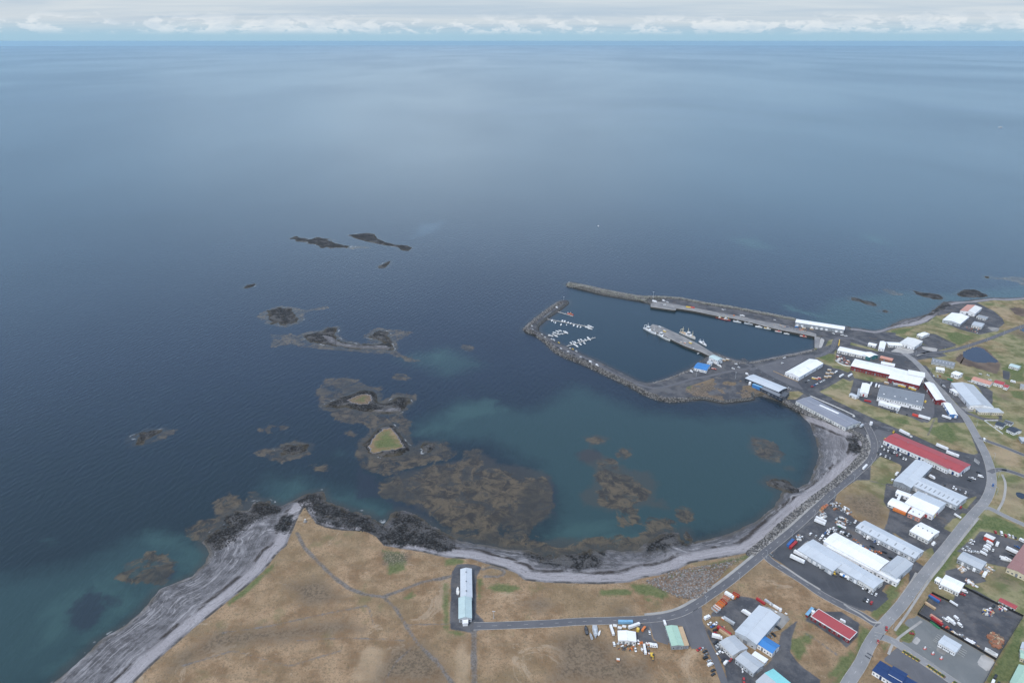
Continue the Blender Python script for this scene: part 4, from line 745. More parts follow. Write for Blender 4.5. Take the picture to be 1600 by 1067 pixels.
def bld(reg, s, h, rise, roof, wall, name=None, label=None, cat='building', ridge='x', kind='gable', win=(0,0), door=(1,1), doorc='midgrey', vents=0, sky=0, to=None, roof2=None, fascia=None, winz=None, eave=0.35, dh=3.6, stripe=None):
    if h >= 5: h = h*0.86
    c, ux, vy, L, W = frame(reg, s, h, ridge == 'y')
    RT = Matrix(((ux.x, vy.x, 0, c.x), (ux.y, vy.y, 0, c.y), (0, 0, 1, LAND), (0, 0, 0, 1)))
    if to is None:
        root = bpy.data.objects.new(name, None); COL.objects.link(root); root.matrix_world = RT; tag(root, label, cat); root['_m'] = 1; del root['_m']
        M = None; ROOTS[label] = (root, RT)
    else:
        root, R0 = ROOTS[to]; M = R0.inverted() @ RT
    a, b = L/2, W/2
    if kind == 'gable': prof = [(-b, h), (0, h+rise), (b, h)]
    elif kind == 'arch': prof = [(-b*math.cos(t), h + rise*math.sin(t)) for t in [math.pi*k/10 for k in range(11)]]
    elif kind == 'mono': prof = [(-b, h), (b, h+rise)]
    elif kind == 'flat': prof = [(-b, h), (b, h)]
    elif kind == 'hip': prof = [(-b, h), (0, h+rise), (b, h)]
    # walls: long sides and gable ends up to the roof profile
    n = len(prof); V, F = [], []
    for x in (-a, a):
        V += [(x, y, z-0.05) for y, z in prof] + [(x, -b, -0.4), (x, b, -0.4)]
    k = n+2
    if kind != 'hip':
        F.append(tuple([n, n+1] + list(range(n-1, -1, -1)))); F.append(tuple([k+j for j in range(n)] + [k+n+1, k+n]))
    F.append((0, n, k+n, k)); F.append((n-1, k+n-1, k+n+1, n+1))
    if kind == 'hip':
        F.append((n, n+1, n-1, 0)); F.append((k, k+n-1, k+n+1, k+n))
    part('wall', (V, F), PM(wall), root, M)
    # roof sheet with thickness and overhang
    e = eave; ov = []
    if kind == 'hip':
        hb = min(b, a*0.8); P8 = [(-a-e, -b-e, h), (a+e, -b-e, h), (a+e, b+e, h), (-a-e, b+e, h), (-a+hb, 0, h+rise), (a-hb, 0, h+rise)]
        V = P8 + [(x, y, z-0.2) for x, y, z in P8[:4]]; F = [(0,1,5,4), (1,2,5), (2,3,4,5), (3,0,4), (0,6,7,1), (1,7,8,2), (2,8,9,3), (3,9,6,0)]
        part('roof', (V, F), RM(roof), root, M)
    else:
        p2 = list(prof)
        y0, z0 = prof[0]; y1, z1 = prof[1]; sl = (z1-z0)/max(abs(y1-y0), 0.01); sl = max(min(sl, 0.6), -0.6)
        p2[0] = (y0-e, z0-sl*e)
        y0, z0 = prof[-1]; y1, z1 = prof[-2]; sl = (z1-z0)/max(abs(y1-y0), 0.01); sl = max(min(sl, 0.6), -0.6)
        p2[-1] = (y0+e, z0-sl*e)
        V, F, MI = [], [], []
        for x in (-a-e, a+e): V += [(x, y, z+0.14) for y, z in p2] + [(x, y, z-0.04) for y, z in p2]
        k = 2*n
        for j in range(n-1):
            F.append((j, k+j, k+j+1, j+1)); MI.append(1 if (roof2 and (p2[j][0]+p2[j+1][0]) * (1) < 0) else 0)
            F.append((n+j, n+j+1, k+n+j+1, k+n+j)); MI.append(0)
            F.append((j, j+1, n+j+1, n+j)); MI.append(0); F.append((k+j, k+n+j, k+n+j+1, k+j+1)); MI.append(0)
        F.append((0, n, k+n, k)); MI.append(0); F.append((n-1, k+n-1, k+2*n-1, 2*n-1)); MI.append(0)
        # roof2 goes on the slope that faces the camera
        side = -1 if (M or RT) is None else (-1 if Vector((vy.x, vy.y)).dot(-c) < 0 else 1)
        if roof2:
            MI = [0]*len(F)
            for j in range(n-1):
                my = (p2[j][0]+p2[j+1][0])/2
                if (my > 0) == (side > 0): MI[4*j] = 1
        o = part('roof', (V, F), [RM(roof)] + ([RM(roof2)] if roof2 else []), root, M); o.data.polygons.foreach_set('material_index', MI)
        if kind == 'gable' and rise > 0.4:
            part('ridge_cap', boxes([(-a-e-0.02, -0.22, h+rise+0.06, a+e+0.02, 0.22, h+rise+0.24)]), PM('lightgrey' if roof in ('grey','midgrey','darkgrey','lilac') else roof), root, M)
        if kind == 'flat':
            part('parapet', boxes([(-a-e-0.05, -b-e-0.05, h-0.35, a+e+0.05, -b-e+0.25, h+0.45), (-a-e-0.05, b+e-0.25, h-0.35, a+e+0.05, b+e+0.05, h+0.45), (-a-e-0.05, -b-e+0.25, h-0.35, -a-e+0.25, b+e-0.25, h+0.45), (a+e-0.25, -b-e+0.25, h-0.35, a+e+0.05, b+e-0.25, h+0.45)]), PM(fascia or wall), root, M)
        elif fascia:
            part('fascia', boxes([(-a-e-0.03, -b-e-0.08, h-0.5, a+e+0.03, -b-e+0.12, h+0.1), (-a-e-0.03, b+e-0.12, h-0.5, a+e+0.03, b+e+0.08, h+0.1)]), PM(fascia), root, M)
    # openings on the two sides seen from the camera, one door behind
    fy = 1 if vy.dot(-c) > 0 else -1; fx = 1 if ux.dot(-c) > 0 else -1
    wz = winz if winz is not None else min(1.3, h*0.3); wh = 1.3 if h < 6.5 else 1.6
    def opening(nm, along, sgn, pos, w_, z0, z1, mt, fr):
        d = 0.06
        if along == 'x': q = [(pos-w_/2, sgn*b, z0), (pos+w_/2, sgn*(b+d), z1)]
        else: q = [(sgn*a, pos-w_/2, z0), (sgn*(a+d), pos+w_/2, z1)]
        lo = [min(q[0][i], q[1][i]) for i in range(3)]; hi = [max(q[0][i], q[1][i]) for i in range(3)]
        o = part(nm, boxes([(*lo, *hi)]), mt, root, M)
        if nm == 'window':
            g = 0.07; o2 = []
            if along == 'x': f = lambda x0, x1, za, zb_: (x0, min(sgn*b, sgn*(b+0.1)), za, x1, max(sgn*b, sgn*(b+0.1)), zb_)
            else: f = lambda x0, x1, za, zb_: (min(sgn*a, sgn*(a+0.1)), x0, za, max(sgn*a, sgn*(a+0.1)), x1, zb_)
            part('frame', boxes([f(pos-w_/2-g, pos+w_/2+g, z1, z1+g), f(pos-w_/2-g, pos+w_/2+g, z0-g, z0), f(pos-w_/2-g, pos-w_/2, z0, z1), f(pos+w_/2, pos+w_/2+g, z0, z1)]), PM('white'), o, M)
    items = []
    for along, sgn, nw, nd, half in (('x', fy, win[0], door[0], a), ('y', fx, win[1], door[1], b)):
        tot = nw + nd
        if not tot: continue
        slots = [(-half + (i+0.5)*2*half/tot) for i in range(tot)]; pitch = 2*half/tot
        dset = set(int((j+0.5)*tot/nd) for j in range(nd)) if nd else set()
        for i, ps in enumerate(slots):
            if i in dset: opening('door', along, sgn, ps, min(3.6, pitch*0.6), 0.0, min(dh, h-0.7), PM(doorc), None)
            else: opening('window', along, sgn, ps, min(1.5, pitch*0.42), wz, min(wz+wh, h-0.5), GLASS, None)
    if to is None and h > 2.6: opening('door', 'x', -fy, 0.0, min(3.0, L*0.2), 0.0, min(3.2, h-0.5), PM(doorc), None)
    # roof fittings
    for i in range(vents):
        x = -a + (i+0.5)*2*a/vents; r = 0.45; zt = h+rise; V, F = [], []
        yy = 0.0 if kind in ('gable', 'hip', 'arch') else b*0.3
        if kind == 'flat': zt = h
        for zz, rr in ((zt-0.3, r), (zt+0.9, r), (zt+0.9, r*1.5), (zt+1.25, r*0.4)):
            V += [(x+rr*math.cos(t*math.pi/4), yy+rr*math.sin(t*math.pi/4), zz) for t in range(8)]
        for q in range(3): F += [(q*8+t, q*8+(t+1) % 8, q*8+8+(t+1) % 8, q*8+8+t) for t in range(8)]
        F.append(tuple(range(24, 32))); part('vent', (V, F), PM('midgrey' if roof != 'darkgrey' else 'white'), root, M)
    for i in range(sky):
        x = -a + (i+0.5)*2*a/sky; sg = fy
        if kind in ('flat',): z = h+0.2; part('skylight', boxes([(x-0.9, sg*b*0.4-0.9, z-0.1, x+0.9, sg*b*0.4+0.9, z+0.35)]), PM('white'), root, M)
        else:
            y0, y1 = sg*b*0.25, sg*b*0.72; f = lambda y: h + rise*(1-abs(y)/b) + 0.2
            V = [(x-0.55, y0, f(y0)), (x+0.55, y0, f(y0)), (x+0.55, y1, f(y1)), (x-0.55, y1, f(y1))]; V += [(p[0], p[1], p[2]-0.12) for p in V]
            part('skylight', (V, [(0,1,2,3), (7,6,5,4), (0,4,5,1), (1,5,6,2), (2,6,7,3), (3,7,4,0)]), PM('grey' if roof in ('palegrey', 'lightgrey') else 'lightgrey'), root, M)
    if stripe: part('wall_band', boxes([(-a-0.05, min(fy*b, fy*(b+0.08)), h*0.55, a+0.05, max(fy*b, fy*(b+0.08)), h*0.8)]), PM(stripe), root, M)
    return root

# near left: the long hall by the shore and the yard beside it
bld(S7, '205,378 205,150 292,150', 5, 1.3, 'palegrey', 'offwhite', 'long_hall', 'long narrow hall by the shore, half pale grey and half mint green roof', win=(8,0), door=(2,1), vents=3)
bld(S7, '190,546 190,380 290,380', 5, 1.7, 'mint', 'lightgrey', to='long narrow hall by the shore, half pale grey and half mint green roof', win=(4,2), door=(1,1))
bld(S7, '222,585 222,560 262,560', 3, 0, 'white', 'white', to='long narrow hall by the shore, half pale grey and half mint green roof', kind='flat', door=(1,0))
bld(S8, '420,562 592,556 600,650', 4.2, 0.9, 'white', 'offwhite', 'shed', 'small white shed amid scrap and trailers beside the blue container', 'shed', ridge='y', win=(0,3), door=(1,2))
bld(S8, '957,692 895,498 1008,490', 5, 0.8, 'palegreen', 'grey', 'workshop', 'workshop with a pale green roof standing on the asphalt at the road fork', win=(4,2), door=(1,1))
bld(S8, '1078,690 1016,510 1062,510', 3.6, 0.3, 'tan', 'grey', to='workshop with a pale green roof standing on the asphalt at the road fork', kind='mono', door=(1,1))
# cluster right of the fork
bld(S4, '440,550 680,290 875,420', 7.5, 1.6, 'palegrey', 'lightgrey', 'warehouse', 'big pale grey warehouse joined to a blue-roofed block at its near corner', 'warehouse', win=(5,2), door=(3,1))
bld(S4, '645,660 715,585 882,690', 5.5, 1.4, 'blue', 'white', to='big pale grey warehouse joined to a blue-roofed block at its near corner', ridge='y', win=(5,2), door=(1,1))
bld(S4, '315,690 430,588 562,715', 4.5, 1.3, 'lightgrey', 'offwhite', 'workshop', 'two-part grey-roofed workshop with a small white annex, beside the row of vans', ridge='y', win=(5,0), door=(1,1), dh=3)
bld(S4, '455,832 545,745 725,882', 4.5, 1.2, 'lightgrey', 'lightgrey', to='two-part grey-roofed workshop with a small white annex, beside the row of vans', ridge='y', win=(4,1), door=(2,1), dh=3)
bld(S4, '605,785 640,750 765,828', 3.6, 0.4, 'white', 'offwhite', to='two-part grey-roofed workshop with a small white annex, beside the row of vans', kind='mono', ridge='y', door=(0,0))
bld(S4, '680,1075 820,925 1060,1120', 6, 2.0, 'turq', 'white', 'warehouse', 'bright turquoise roof cut by the bottom edge of the photo', 'warehouse', ridge='y', roof2='lightgrey', win=(5,2), door=(1,0))
bld(Q1, '265,450 390,290 1180,765', 3.9, 0, 'red', 'darkred', 'long_hall', 'long flat red roof with a white fascia, on a dark yard near the crossroads', 'hall', ridge='y', kind='flat', fascia='white', win=(5,1), door=(3,1), doorc='darkgrey')
bld(Q1, '125,385 240,250 282,272', 3, 0, 'sky', 'darkred', to='long flat red roof with a white fascia, on a dark yard near the crossroads', kind='flat', door=(0,0), fascia='sky')
bld(S6, '28,848 105,748 500,985', 5, 0.5, 'navy', 'white', 'house', 'dark blue roofed building with white walls and a raised centre, bottom edge', ridge='y', win=(9,3), door=(2,1), doorc='navy')
bld(S6, '195,880 240,803 385,885', 6.8, 0.5, 'navy', 'white', to='dark blue roofed building with white walls and a raised centre, bottom edge', ridge='y', win=(0,0), door=(0,0))
bld(Q3, '385,590 480,430 830,630', 5, 0.5, 'palegrey', 'white', 'filling_station', 'small pale grey service building with bays marked either side of it', ridge='y', win=(7,2), door=(2,0), dh=2.4)
bld(S3, '400,190 470,95 640,180', 5.5, 1.6, 'white', 'offwhite', 'workshop', 'white workshop alone between the dark yard and the main street', ridge='y', win=(5,2), door=(1,1), vents=4)
# sheds above the parking area
LG = 'long light grey shed with small roof windows, behind the big white hall'
bld(S2, '712,385 780,315 1325,595', 5.5, 1.5, 'palegrey', 'lightgrey', 'long_shed', LG, 'shed', ridge='y', win=(12,2), door=(6,1), sky=7, doorc='white')
WH = 'very long bright white hall with a grey block at its street end'
bld(S2, '413,512 505,425 1003,690', 8.0, 1.0, 'white', 'white', 'warehouse', WH, 'warehouse', ridge='y', win=(4,1), door=(2,1))
bld(S2, '930,765 1085,638 1225,715', 8.0, 1.2, 'lightgrey', 'palegrey', to=WH, win=(3,3), door=(1,1))
bld(S2, '425,562 452,532 1105,862', 5.0, 0.8, 'white', 'white', to=WH, kind='mono', ridge='y', win=(14,1), door=(5,0), doorc='grey')
GF = 'long pale grey terminal with trucks parked at its open front'
bld(S2, '190,605 300,490 625,680', 6.0, 1.3, 'palegrey', 'lightgrey', 'warehouse', GF, 'warehouse', ridge='y', win=(2,2), door=(5,1), doorc='white')
bld(S2, '505,738 600,664 812,788', 6.0, 1.2, 'palegrey', 'lightgrey', to=GF, ridge='y', win=(2,0), door=(4,0), doorc='white')
bld(S2, '735,868 815,790 952,872', 6.4, 0.6, 'palegrey', 'offwhite', to=GF, ridge='y', win=(7,2), door=(1,1), dh=2.6)
# street side right
bld(S3, '812,432 865,365 1077,463', 4.8, 1.2, 'lightgrey', 'grey', 'workshop', 'grey workshop with timber stacked in front and cars behind', ridge='y', win=(4,1), door=(2,1), doorc='white')
bld(S3, '645,662 700,580 872,658', 5, 0.9, 'white', 'offwhite', 'workshop', 'white double-roofed workshop above the black-fenced yard', ridge='y', win=(5,1), door=(2,1), dh=2.8)
bld(S3, '597,628 625,598 665,618', 3, 0.5, 'white', 'white', 'shed', 'small white cabin left of the double-roofed workshop', 'shed', ridge='y', win=(1,1), door=(1,0), dh=2.2)
bld(Q6, '785,920 1080,520 1420,660', 6.5, 1.2, 'brick', 'cream', 'warehouse', 'large brownish red roof with a cream wall, cut by the right edge', 'warehouse', win=(6,4), door=(3,1))
bld(S3, '1193,822 1210,793 1362,868', 2.8, 0.5, 'red', 'offwhite', 'shed', 'small narrow red-roofed shed on the black yard fence', 'shed', ridge='y', win=(2,0), door=(2,0), dh=2.2)
bld(Q5, '455,685 490,590 640,640', 4, 1.2, 'palegreen', 'cream', 'house', 'upper of the two green roofs at the bottom right corner', 'house', ridge='y', win=(3,1), door=(1,0), dh=2.4)
bld(Q5, '350,1050 480,800 660,870', 5.5, 1.6, 'palegreen', 'cream', 'hall', 'lower and larger of the two green roofs at the bottom right corner', 'hall', win=(5,2), door=(2,1))
bld(Q5, '500,560 530,480 600,500', 3, 0.7, 'palegrey', 'white', 'shed', 'small pale shed on the right edge just above the two green roofs', 'shed', door=(1,0), dh=2.2)
# red roofed fish plant and its neighbours
RR = 'very long red-roofed white building beside the double row of parked cars'
bld(S1, '178,200 262,112 1045,440', 6.5, 1.8, 'red', 'white', 'long_hall', RR, 'hall', ridge='y', win=(14,3), door=(7,1), doorc='navy', vents=2)
bld(S1, '598,385 622,352 855,465', 7.0, 0.8, 'red', 'white', to=RR, kind='mono', ridge='y', win=(8,0), door=(1,0), fascia='cream')
GHL = 'large pale grey hall with a long wing running towards the street'
bld(S1, '245,605 475,385 642,458', 7.5, 1.5, 'palegrey', 'grey', 'warehouse', GHL, 'warehouse', win=(3,5), door=(1,2))
bld(S1, '455,660 545,572 1010,780', 6.5, 1.4, 'palegrey', 'lightgrey', to=GHL, ridge='y', win=(9,3), door=(4,1), sky=10, doorc='white')
bld(S1, '395,850 500,714 787,838', 7, 2.0, 'palegrey', 'white', 'warehouse', 'hall with one pale blue slope and one white slope, yellow tank at its corner', 'warehouse', ridge='y', roof2='white', win=(5,3), door=(2,1), doorc='red')
bld(S1, '195,852 240,790 432,872', 3.0, 2.2, 'white', 'offwhite', 'arched_hall', 'white barrel-roofed shed with an orange container along its foot', 'shed', ridge='y', kind='arch', win=(3,1), door=(1,1))
bld(S1, '405,950 450,882 575,935', 4.5, 0.6, 'white', 'salmon', 'annex', 'white stepped roofs with pinkish walls between barrel shed and hall', 'building', ridge='y', kind='mono', win=(2,2), door=(1,0), vents=2)
bld(S1, '265,730 285,698 425,748', 4, 0.5, 'white', 'white', 'annex', 'small white annex above the barrel-roofed shed', 'building', ridge='y', win=(2,0), door=(1,0))
bld(S1, '276,800 300,748 322,756', 3.6, 0.4, 'white', 'white', to='small white annex above the barrel-roofed shed', door=(0,0))
# inland side
RW = 'huge white roof on dark red walls, made of several joined halls'
bld(R5, '222,348 242,272 662,365', 8, 1.2, 'white', 'darkred', 'fish_plant', RW, 'factory', ridge='y', win=(10,2), door=(4,1))
bld(R5, '625,478 655,365 970,440', 8, 1.2, 'white', 'darkred', to=RW, ridge='y', win=(6,1), door=(3,1))
bld(R5, '512,325 518,297 656,324', 6, 0.6, 'white', 'white', to=RW, ridge='y', kind='mono', win=(3,0), door=(1,0))
bld(R5, '785,430 797,386 967,418', 10, 0.6, 'white', 'offwhite', to=RW, ridge='y', kind='flat', win=(6,2), door=(0,0))
bld(R6, '152,567 30,385 106,364', 7.5, 1.8, 'white', 'darkred', 'warehouse', 'white-roofed red-walled hall slanting along the main street', 'warehouse', win=(6,1), door=(2,1), doorc='white')
bld(R6, '300,716 225,592 290,584', 5, 1.0, 'white', 'blue', 'warehouse', 'small white-roofed hall with bright blue walls beside the main street', 'warehouse', win=(2,1), door=(3,1), doorc='white')
DG = 'dark grey flat-roofed factory with white window bands and roof vents'
bld(R5, '465,660 510,545 962,642', 7.5, 0, 'midgrey', 'white', 'factory', DG, 'factory', ridge='y', kind='flat', win=(16,3), door=(2,1), sky=4, winz=3.8, fascia='lightgrey', vents=3)
bld(R5, '490,730 500,708 715,765', 4, 0, 'white', 'white', to=DG, ridge='y', kind='flat', win=(5,0), door=(2,0))
bld(R5, '290,618 318,522 398,548', 6, 1.0, 'white', 'white', 'hall', 'small white hall with red trim on the grass left of the grey factory', 'hall', win=(2,2), door=(1,1), doorc='red')
bld(R5, '262,650 275,580 300,584', 4, 0.5, 'lightgrey', 'lightgrey', to='small white hall with red trim on the grass left of the grey factory', door=(0,0))
bld(R5, '200,648 210,628 280,658', 3.5, 0.6, 'palegrey', 'white', 'shed', 'low pale shed at the end of a grey passage, on the grass', 'shed', ridge='y', win=(1,1), door=(1,0), dh=2.4)
bld(R5, '360,242 405,200 480,232', 6.5, 1.8, 'white', 'teal', 'warehouse', 'white-roofed hall with dark teal walls at the end of a white row', 'warehouse', ridge='y', roof2='white', win=(1,1), door=(1,1), dh=4.5)
bld(R5, '58,180 85,143 385,208', 5.5, 0.8, 'white', 'offwhite', 'long_shed', 'long low white row behind the yard of the red-walled halls', 'shed', ridge='y', win=(8,2), door=(4,1))
bld(R5, '508,262 517,238 642,268', 4, 1.2, 'salmon', 'rust', 'shed', 'small salmon pink roof just above the long white roof', 'shed', ridge='y', win=(3,1), door=(1,0))
bld(R5, '485,160 503,88 562,98', 5, 1.2, 'white', 'white', 'house', 'white block at the left end of the beige plant', 'building', win=(3,2), door=(1,0))
bld(R5, '560,125 563,95 705,102', 4, 0.8, 'white', 'offwhite', to='white block at the left end of the beige plant', ridge='y', win=(5,0), door=(1,0))
bld(R5, '700,105 790,45 935,95', 6, 1.0, 'offwhite', 'white', 'fish_plant', 'beige-roofed plant with white walls at the upper road junction', 'factory', win=(6,4), door=(2,1))
bld(R5, '380,120 392,100 470,118', 3.5, 0.8, 'white', 'white', 'shed', 'small white cabin beside the yellow container row', 'shed', ridge='y', win=(2,1), door=(1,0), dh=2.4)
bld(R3, '722,662 745,642 790,656', 4, 0.8, 'white', 'offwhite', 'house', 'lower of two small white boxes above the beige plant', 'building', ridge='y', win=(2,1), door=(1,0), dh=2.4)
bld(R3, '748,654 772,634 815,648', 4, 0.8, 'white', 'offwhite', 'house', 'upper of two small white boxes above the beige plant', 'building', ridge='y', win=(2,1), door=(1,0), dh=2.4)
bld(R3, '1068,455 1130,405 1245,436', 6, 2.0, 'salmon', 'white', 'hall', 'hall with an orange-stained roof nearest the far beach', 'hall', roof2='offwhite', win=(3,2), door=(1,1))
bld(R3, '922,532 1000,472 1150,500', 6, 1.8, 'white', 'lightgrey', 'warehouse', 'broad white roof just below the orange-stained hall', 'warehouse', win=(4,3), door=(2,1))
bld(R3, '1172,575 1190,545 1272,563', 4.5, 1.2, 'lightgrey', 'offwhite', 'shed', 'small grey-roofed house right of the broad white roof', 'house', ridge='y', win=(3,1), door=(1,0), dh=2.4)
bld(R3, '1215,508 1225,492 1300,510', 3.5, 0, 'grey', 'offwhite', 'shed', 'open grey frame shed right of the orange-stained hall', 'shed', ridge='y', kind='flat', win=(2,0), door=(2,0), dh=2.4)
bld(R6, '100,165 116,128 350,176', 5, 1.8, 'midgrey', 'lightgrey', 'terrace', 'grey terrace with dormers beside the pond', 'terrace', ridge='y', win=(14,2), door=(4,0), sky=7, dh=2.4)
bld(R6, '142,245 150,222 236,236', 4, 0.3, 'white', 'offwhite', 'bus_garage', 'bright white flat box in front of the grey terrace', 'building', ridge='y', kind='flat', win=(4,1), door=(1,0))
bld(R6, '343,300 358,265 432,290', 6.5, 0.9, 'white', 'white', 'house', 'tall white house between grey terrace and orange-roofed row', 'house', ridge='y', win=(3,2), door=(1,0), dh=2.4, winz=3.6)
bld(R6, '533,355 556,322 748,378', 5, 1.5, 'salmon', 'white', 'terrace', 'orange-roofed row of white houses behind the great grey hall', 'terrace', ridge='y', win=(9,2), door=(4,0), dh=2.4)
bld(R6, '758,385 776,356 872,382', 4.5, 1.5, 'red', 'white', 'house', 'red-roofed white house right of the orange-roofed row', 'house', ridge='y', win=(4,1), door=(1,0), dh=2.4)
bld(R6, '858,428 875,402 918,414', 4, 1.2, 'red', 'white', to='red-roofed white house right of the orange-roofed row', ridge='y', win=(2,1), door=(0,0))
bld(R6, '505,622 308,390 545,415', 6.5, 2.6, 'lightgrey', 'white', 'sports_hall', 'great light grey gabled hall with white walls beside the main street', 'hall', win=(6,4), door=(2,1), roof2='palegrey')
bld(R6, '318,470 335,452 400,492', 4, 0.4, 'white', 'white', to='great light grey gabled hall with white walls beside the main street', ridge='y', kind='flat', win=(2,1), door=(1,0))
bld(R6, '545,690 552,648 802,655', 4, 0, 'lightgrey', 'cream', 'annex', 'long low grey block across the near end of the great gabled hall', 'building', ridge='y', kind='flat', win=(10,0), door=(1,1), fascia='offwhite')
bld(R6, '778,825 800,786 880,812', 3.5, 1.4, 'slate', 'white', 'house', 'dark-roofed house inside the white fence', 'house', ridge='y', win=(4,1), door=(1,0), dh=2.3)
bld(R6, '866,797 884,773 962,800', 3, 1.2, 'darkgrey', 'white', 'garage', 'long dark-roofed garage just behind the house in the white fence', 'garage', ridge='y', win=(2,0), door=(2,0), dh=2.3)
bld(R6, '934,892 965,846 1046,884', 3.8, 1.5, 'slate', 'white', 'house', 'dark-roofed white house at the right edge, below the fenced one', 'house', ridge='y', win=(4,1), door=(1,0), dh=2.3)
bld(R6, '1000,990 1015,950 1090,960', 3, 0.3, 'lightgrey', 'lightgrey', 'garage', 'pale flat-roofed garage on the right edge near the side street', 'garage', kind='flat', ridge='y', win=(0,0), door=(2,0), dh=2.3)
bld(R6, '925,212 942,187 1038,215', 4, 1.4, 'mint', 'offwhite', 'house', 'pale teal roofed house alone on bright green grass', 'house', ridge='y', win=(4,1), door=(1,0), dh=2.3)
bld(R6, '1015,420 1032,396 1090,408', 4, 1.4, 'grey', 'offwhite', 'house', 'grey-roofed house on the right edge beyond the red roof', 'house', ridge='y', win=(3,1), door=(1,0), dh=2.3)
# harbour side
bld(R2, '1180,308 1186,284 1552,340', 7.5, 1.0, 'white', 'grey', 'long_shed', 'long white-roofed quay shed at the root of the outer breakwater', 'shed', ridge='y', win=(2,1), door=(8,1), doorc='white')
bld(R4, '445,280 700,138 832,190', 6.5, 2.4, 'white', 'white', 'warehouse', 'bright white gabled hall beside the tubs, nearest the harbour junction', 'warehouse', win=(4,4), door=(2,2), doorc='grey', sky=1)
NB = 'light grey roof over navy walls, standing over the bay'
bld(R4, '45,345 118,300 465,440', 6.2, 1.2, 'palegrey', 'slate', 'fish_plant', NB, 'factory', ridge='y', win=(6,2), door=(2,1), doorc='midgrey')
bld(R4, '192,448 225,428 452,530', 4.2, 0, 'midgrey', 'slate', to=NB, ridge='y', kind='flat', win=(5,0), door=(1,0))
bld(R4, '392,522 440,478 530,455', 6.5, 0, 'darkgrey', 'darkgrey', to=NB, kind='flat', win=(1,1), door=(1,0))
bld(R4, '106,405 120,395 214,430', 4.5, 0.4, 'sky', 'blue', to=NB, ridge='y', kind='mono', door=(0,0))
bld(R4, '595,595 705,532 1225,798', 6.0, 0.9, 'lilac', 'offwhite', 'warehouse', 'long lilac-grey roof on the corner of the curving beach', 'warehouse', ridge='y', win=(14,2), door=(6,2), doorc='grey')
bld(R2, '406,652 440,612 534,632', 5.0, 1.4, 'blue', 'white', 'harbour_office', 'bright blue roofed white house at the root of the pier', 'office', ridge='y', win=(5,2), door=(1,1), dh=2.4)
bld(R2, '506,612 520,598 556,606', 4.0, 0.6, 'lightgrey', 'offwhite', to='bright blue roofed white house at the root of the pier', ridge='y', win=(2,1), door=(0,0))
bld(R2, '548,580 562,556 626,584', 8.0, 1.2, 'mint', 'white', 'ice_house', 'tall white house with a turquoise roof at the root of the pier', 'office', ridge='y', win=(3,2), door=(1,1), winz=4.0)
bld(R4, '808,626 813,618 1005,704', 6.9, 0, 'white', 'white', to='long lilac-grey roof on the corner of the curving beach', kind='flat', ridge='y', door=(0,0))
# ------------------------------------------------------------------ vehicles, boats and everything loose
ORD = ['first','second','third','fourth','fifth','sixth','seventh','eighth','ninth','tenth','eleventh','twelfth','thirteenth','fourteenth','fifteenth','sixteenth','seventeenth','eighteenth','nineteenth','twentieth','twenty-first','twenty-second']
def loft(secs, cap=True):
    """sections (lists of points, same count) -> closed skin"""
    V, F = [], []; n = len(secs[0])
    for s in secs: V += s
    for i in range(len(secs)-1):
        for j in range(n): F.append((i*n+j, i*n+(j+1) % n, (i+1)*n+(j+1) % n, (i+1)*n+j))
    if cap: F.append(tuple(range(n-1, -1, -1))); F.append(tuple((len(secs)-1)*n+j for j in range(n)))
    return V, F
def body_loft(rows):
    """rows: (x, halfwidth low, halfwidth high, z low, z high) along the length"""
    return loft([[(x, -a, z0), (x, a, z0), (x, a, (z0+z1)/2), (x, b, z1), (x, -b, z1), (x, -a, (z0+z1)/2)] for x, a, b, z0, z1 in rows])
def merge(*vf):
    V, F = [], []
    for v, f in vf: n = len(V); V += list(v); F += [tuple(i+n for i in q) for q in f]
    return V, F
def disc(cx, cy, cz, r, w, axis='y', n=10):
    V, F = [], []
    for s in (-w/2, w/2):
        for k in range(n):
            a = 2*math.pi*k/n
            V.append((cx+r*math.cos(a), cy+s, cz+r*math.sin(a)) if axis == 'y' else ((cx+r*math.cos(a), cy+r*math.sin(a), cz+s)))
    F = [(k, (k+1) % n, n+(k+1) % n, n+k) for k in range(n)] + [tuple(range(n-1, -1, -1)), tuple(range(n, 2*n))]; return V, F
def root_empty(name):
    r = bpy.data.objects.new(name, None); COL.objects.link(r); return r
CAR = dict(white=(0.75,0.76,0.77), silver=(0.42,0.44,0.46), grey=(0.16,0.17,0.18), black=(0.018,0.019,0.022), red=(0.36,0.03,0.03), blue=(0.04,0.12,0.32), yellow=(0.68,0.46,0.06), green=(0.04,0.20,0.09), orange=(0.62,0.19,0.05))
def CM(c): return paint('car_paint_'+c, CAR[c], 0.28, 0.08, spec=0.6)
PROTO = {}
def wheels(root, xs_, y, r):
    w0 = None
    for x in xs_:
        for s in (-1, 1):
            o = part('wheel', disc(x, s*y, r, r, 0.26), TYRE, root)
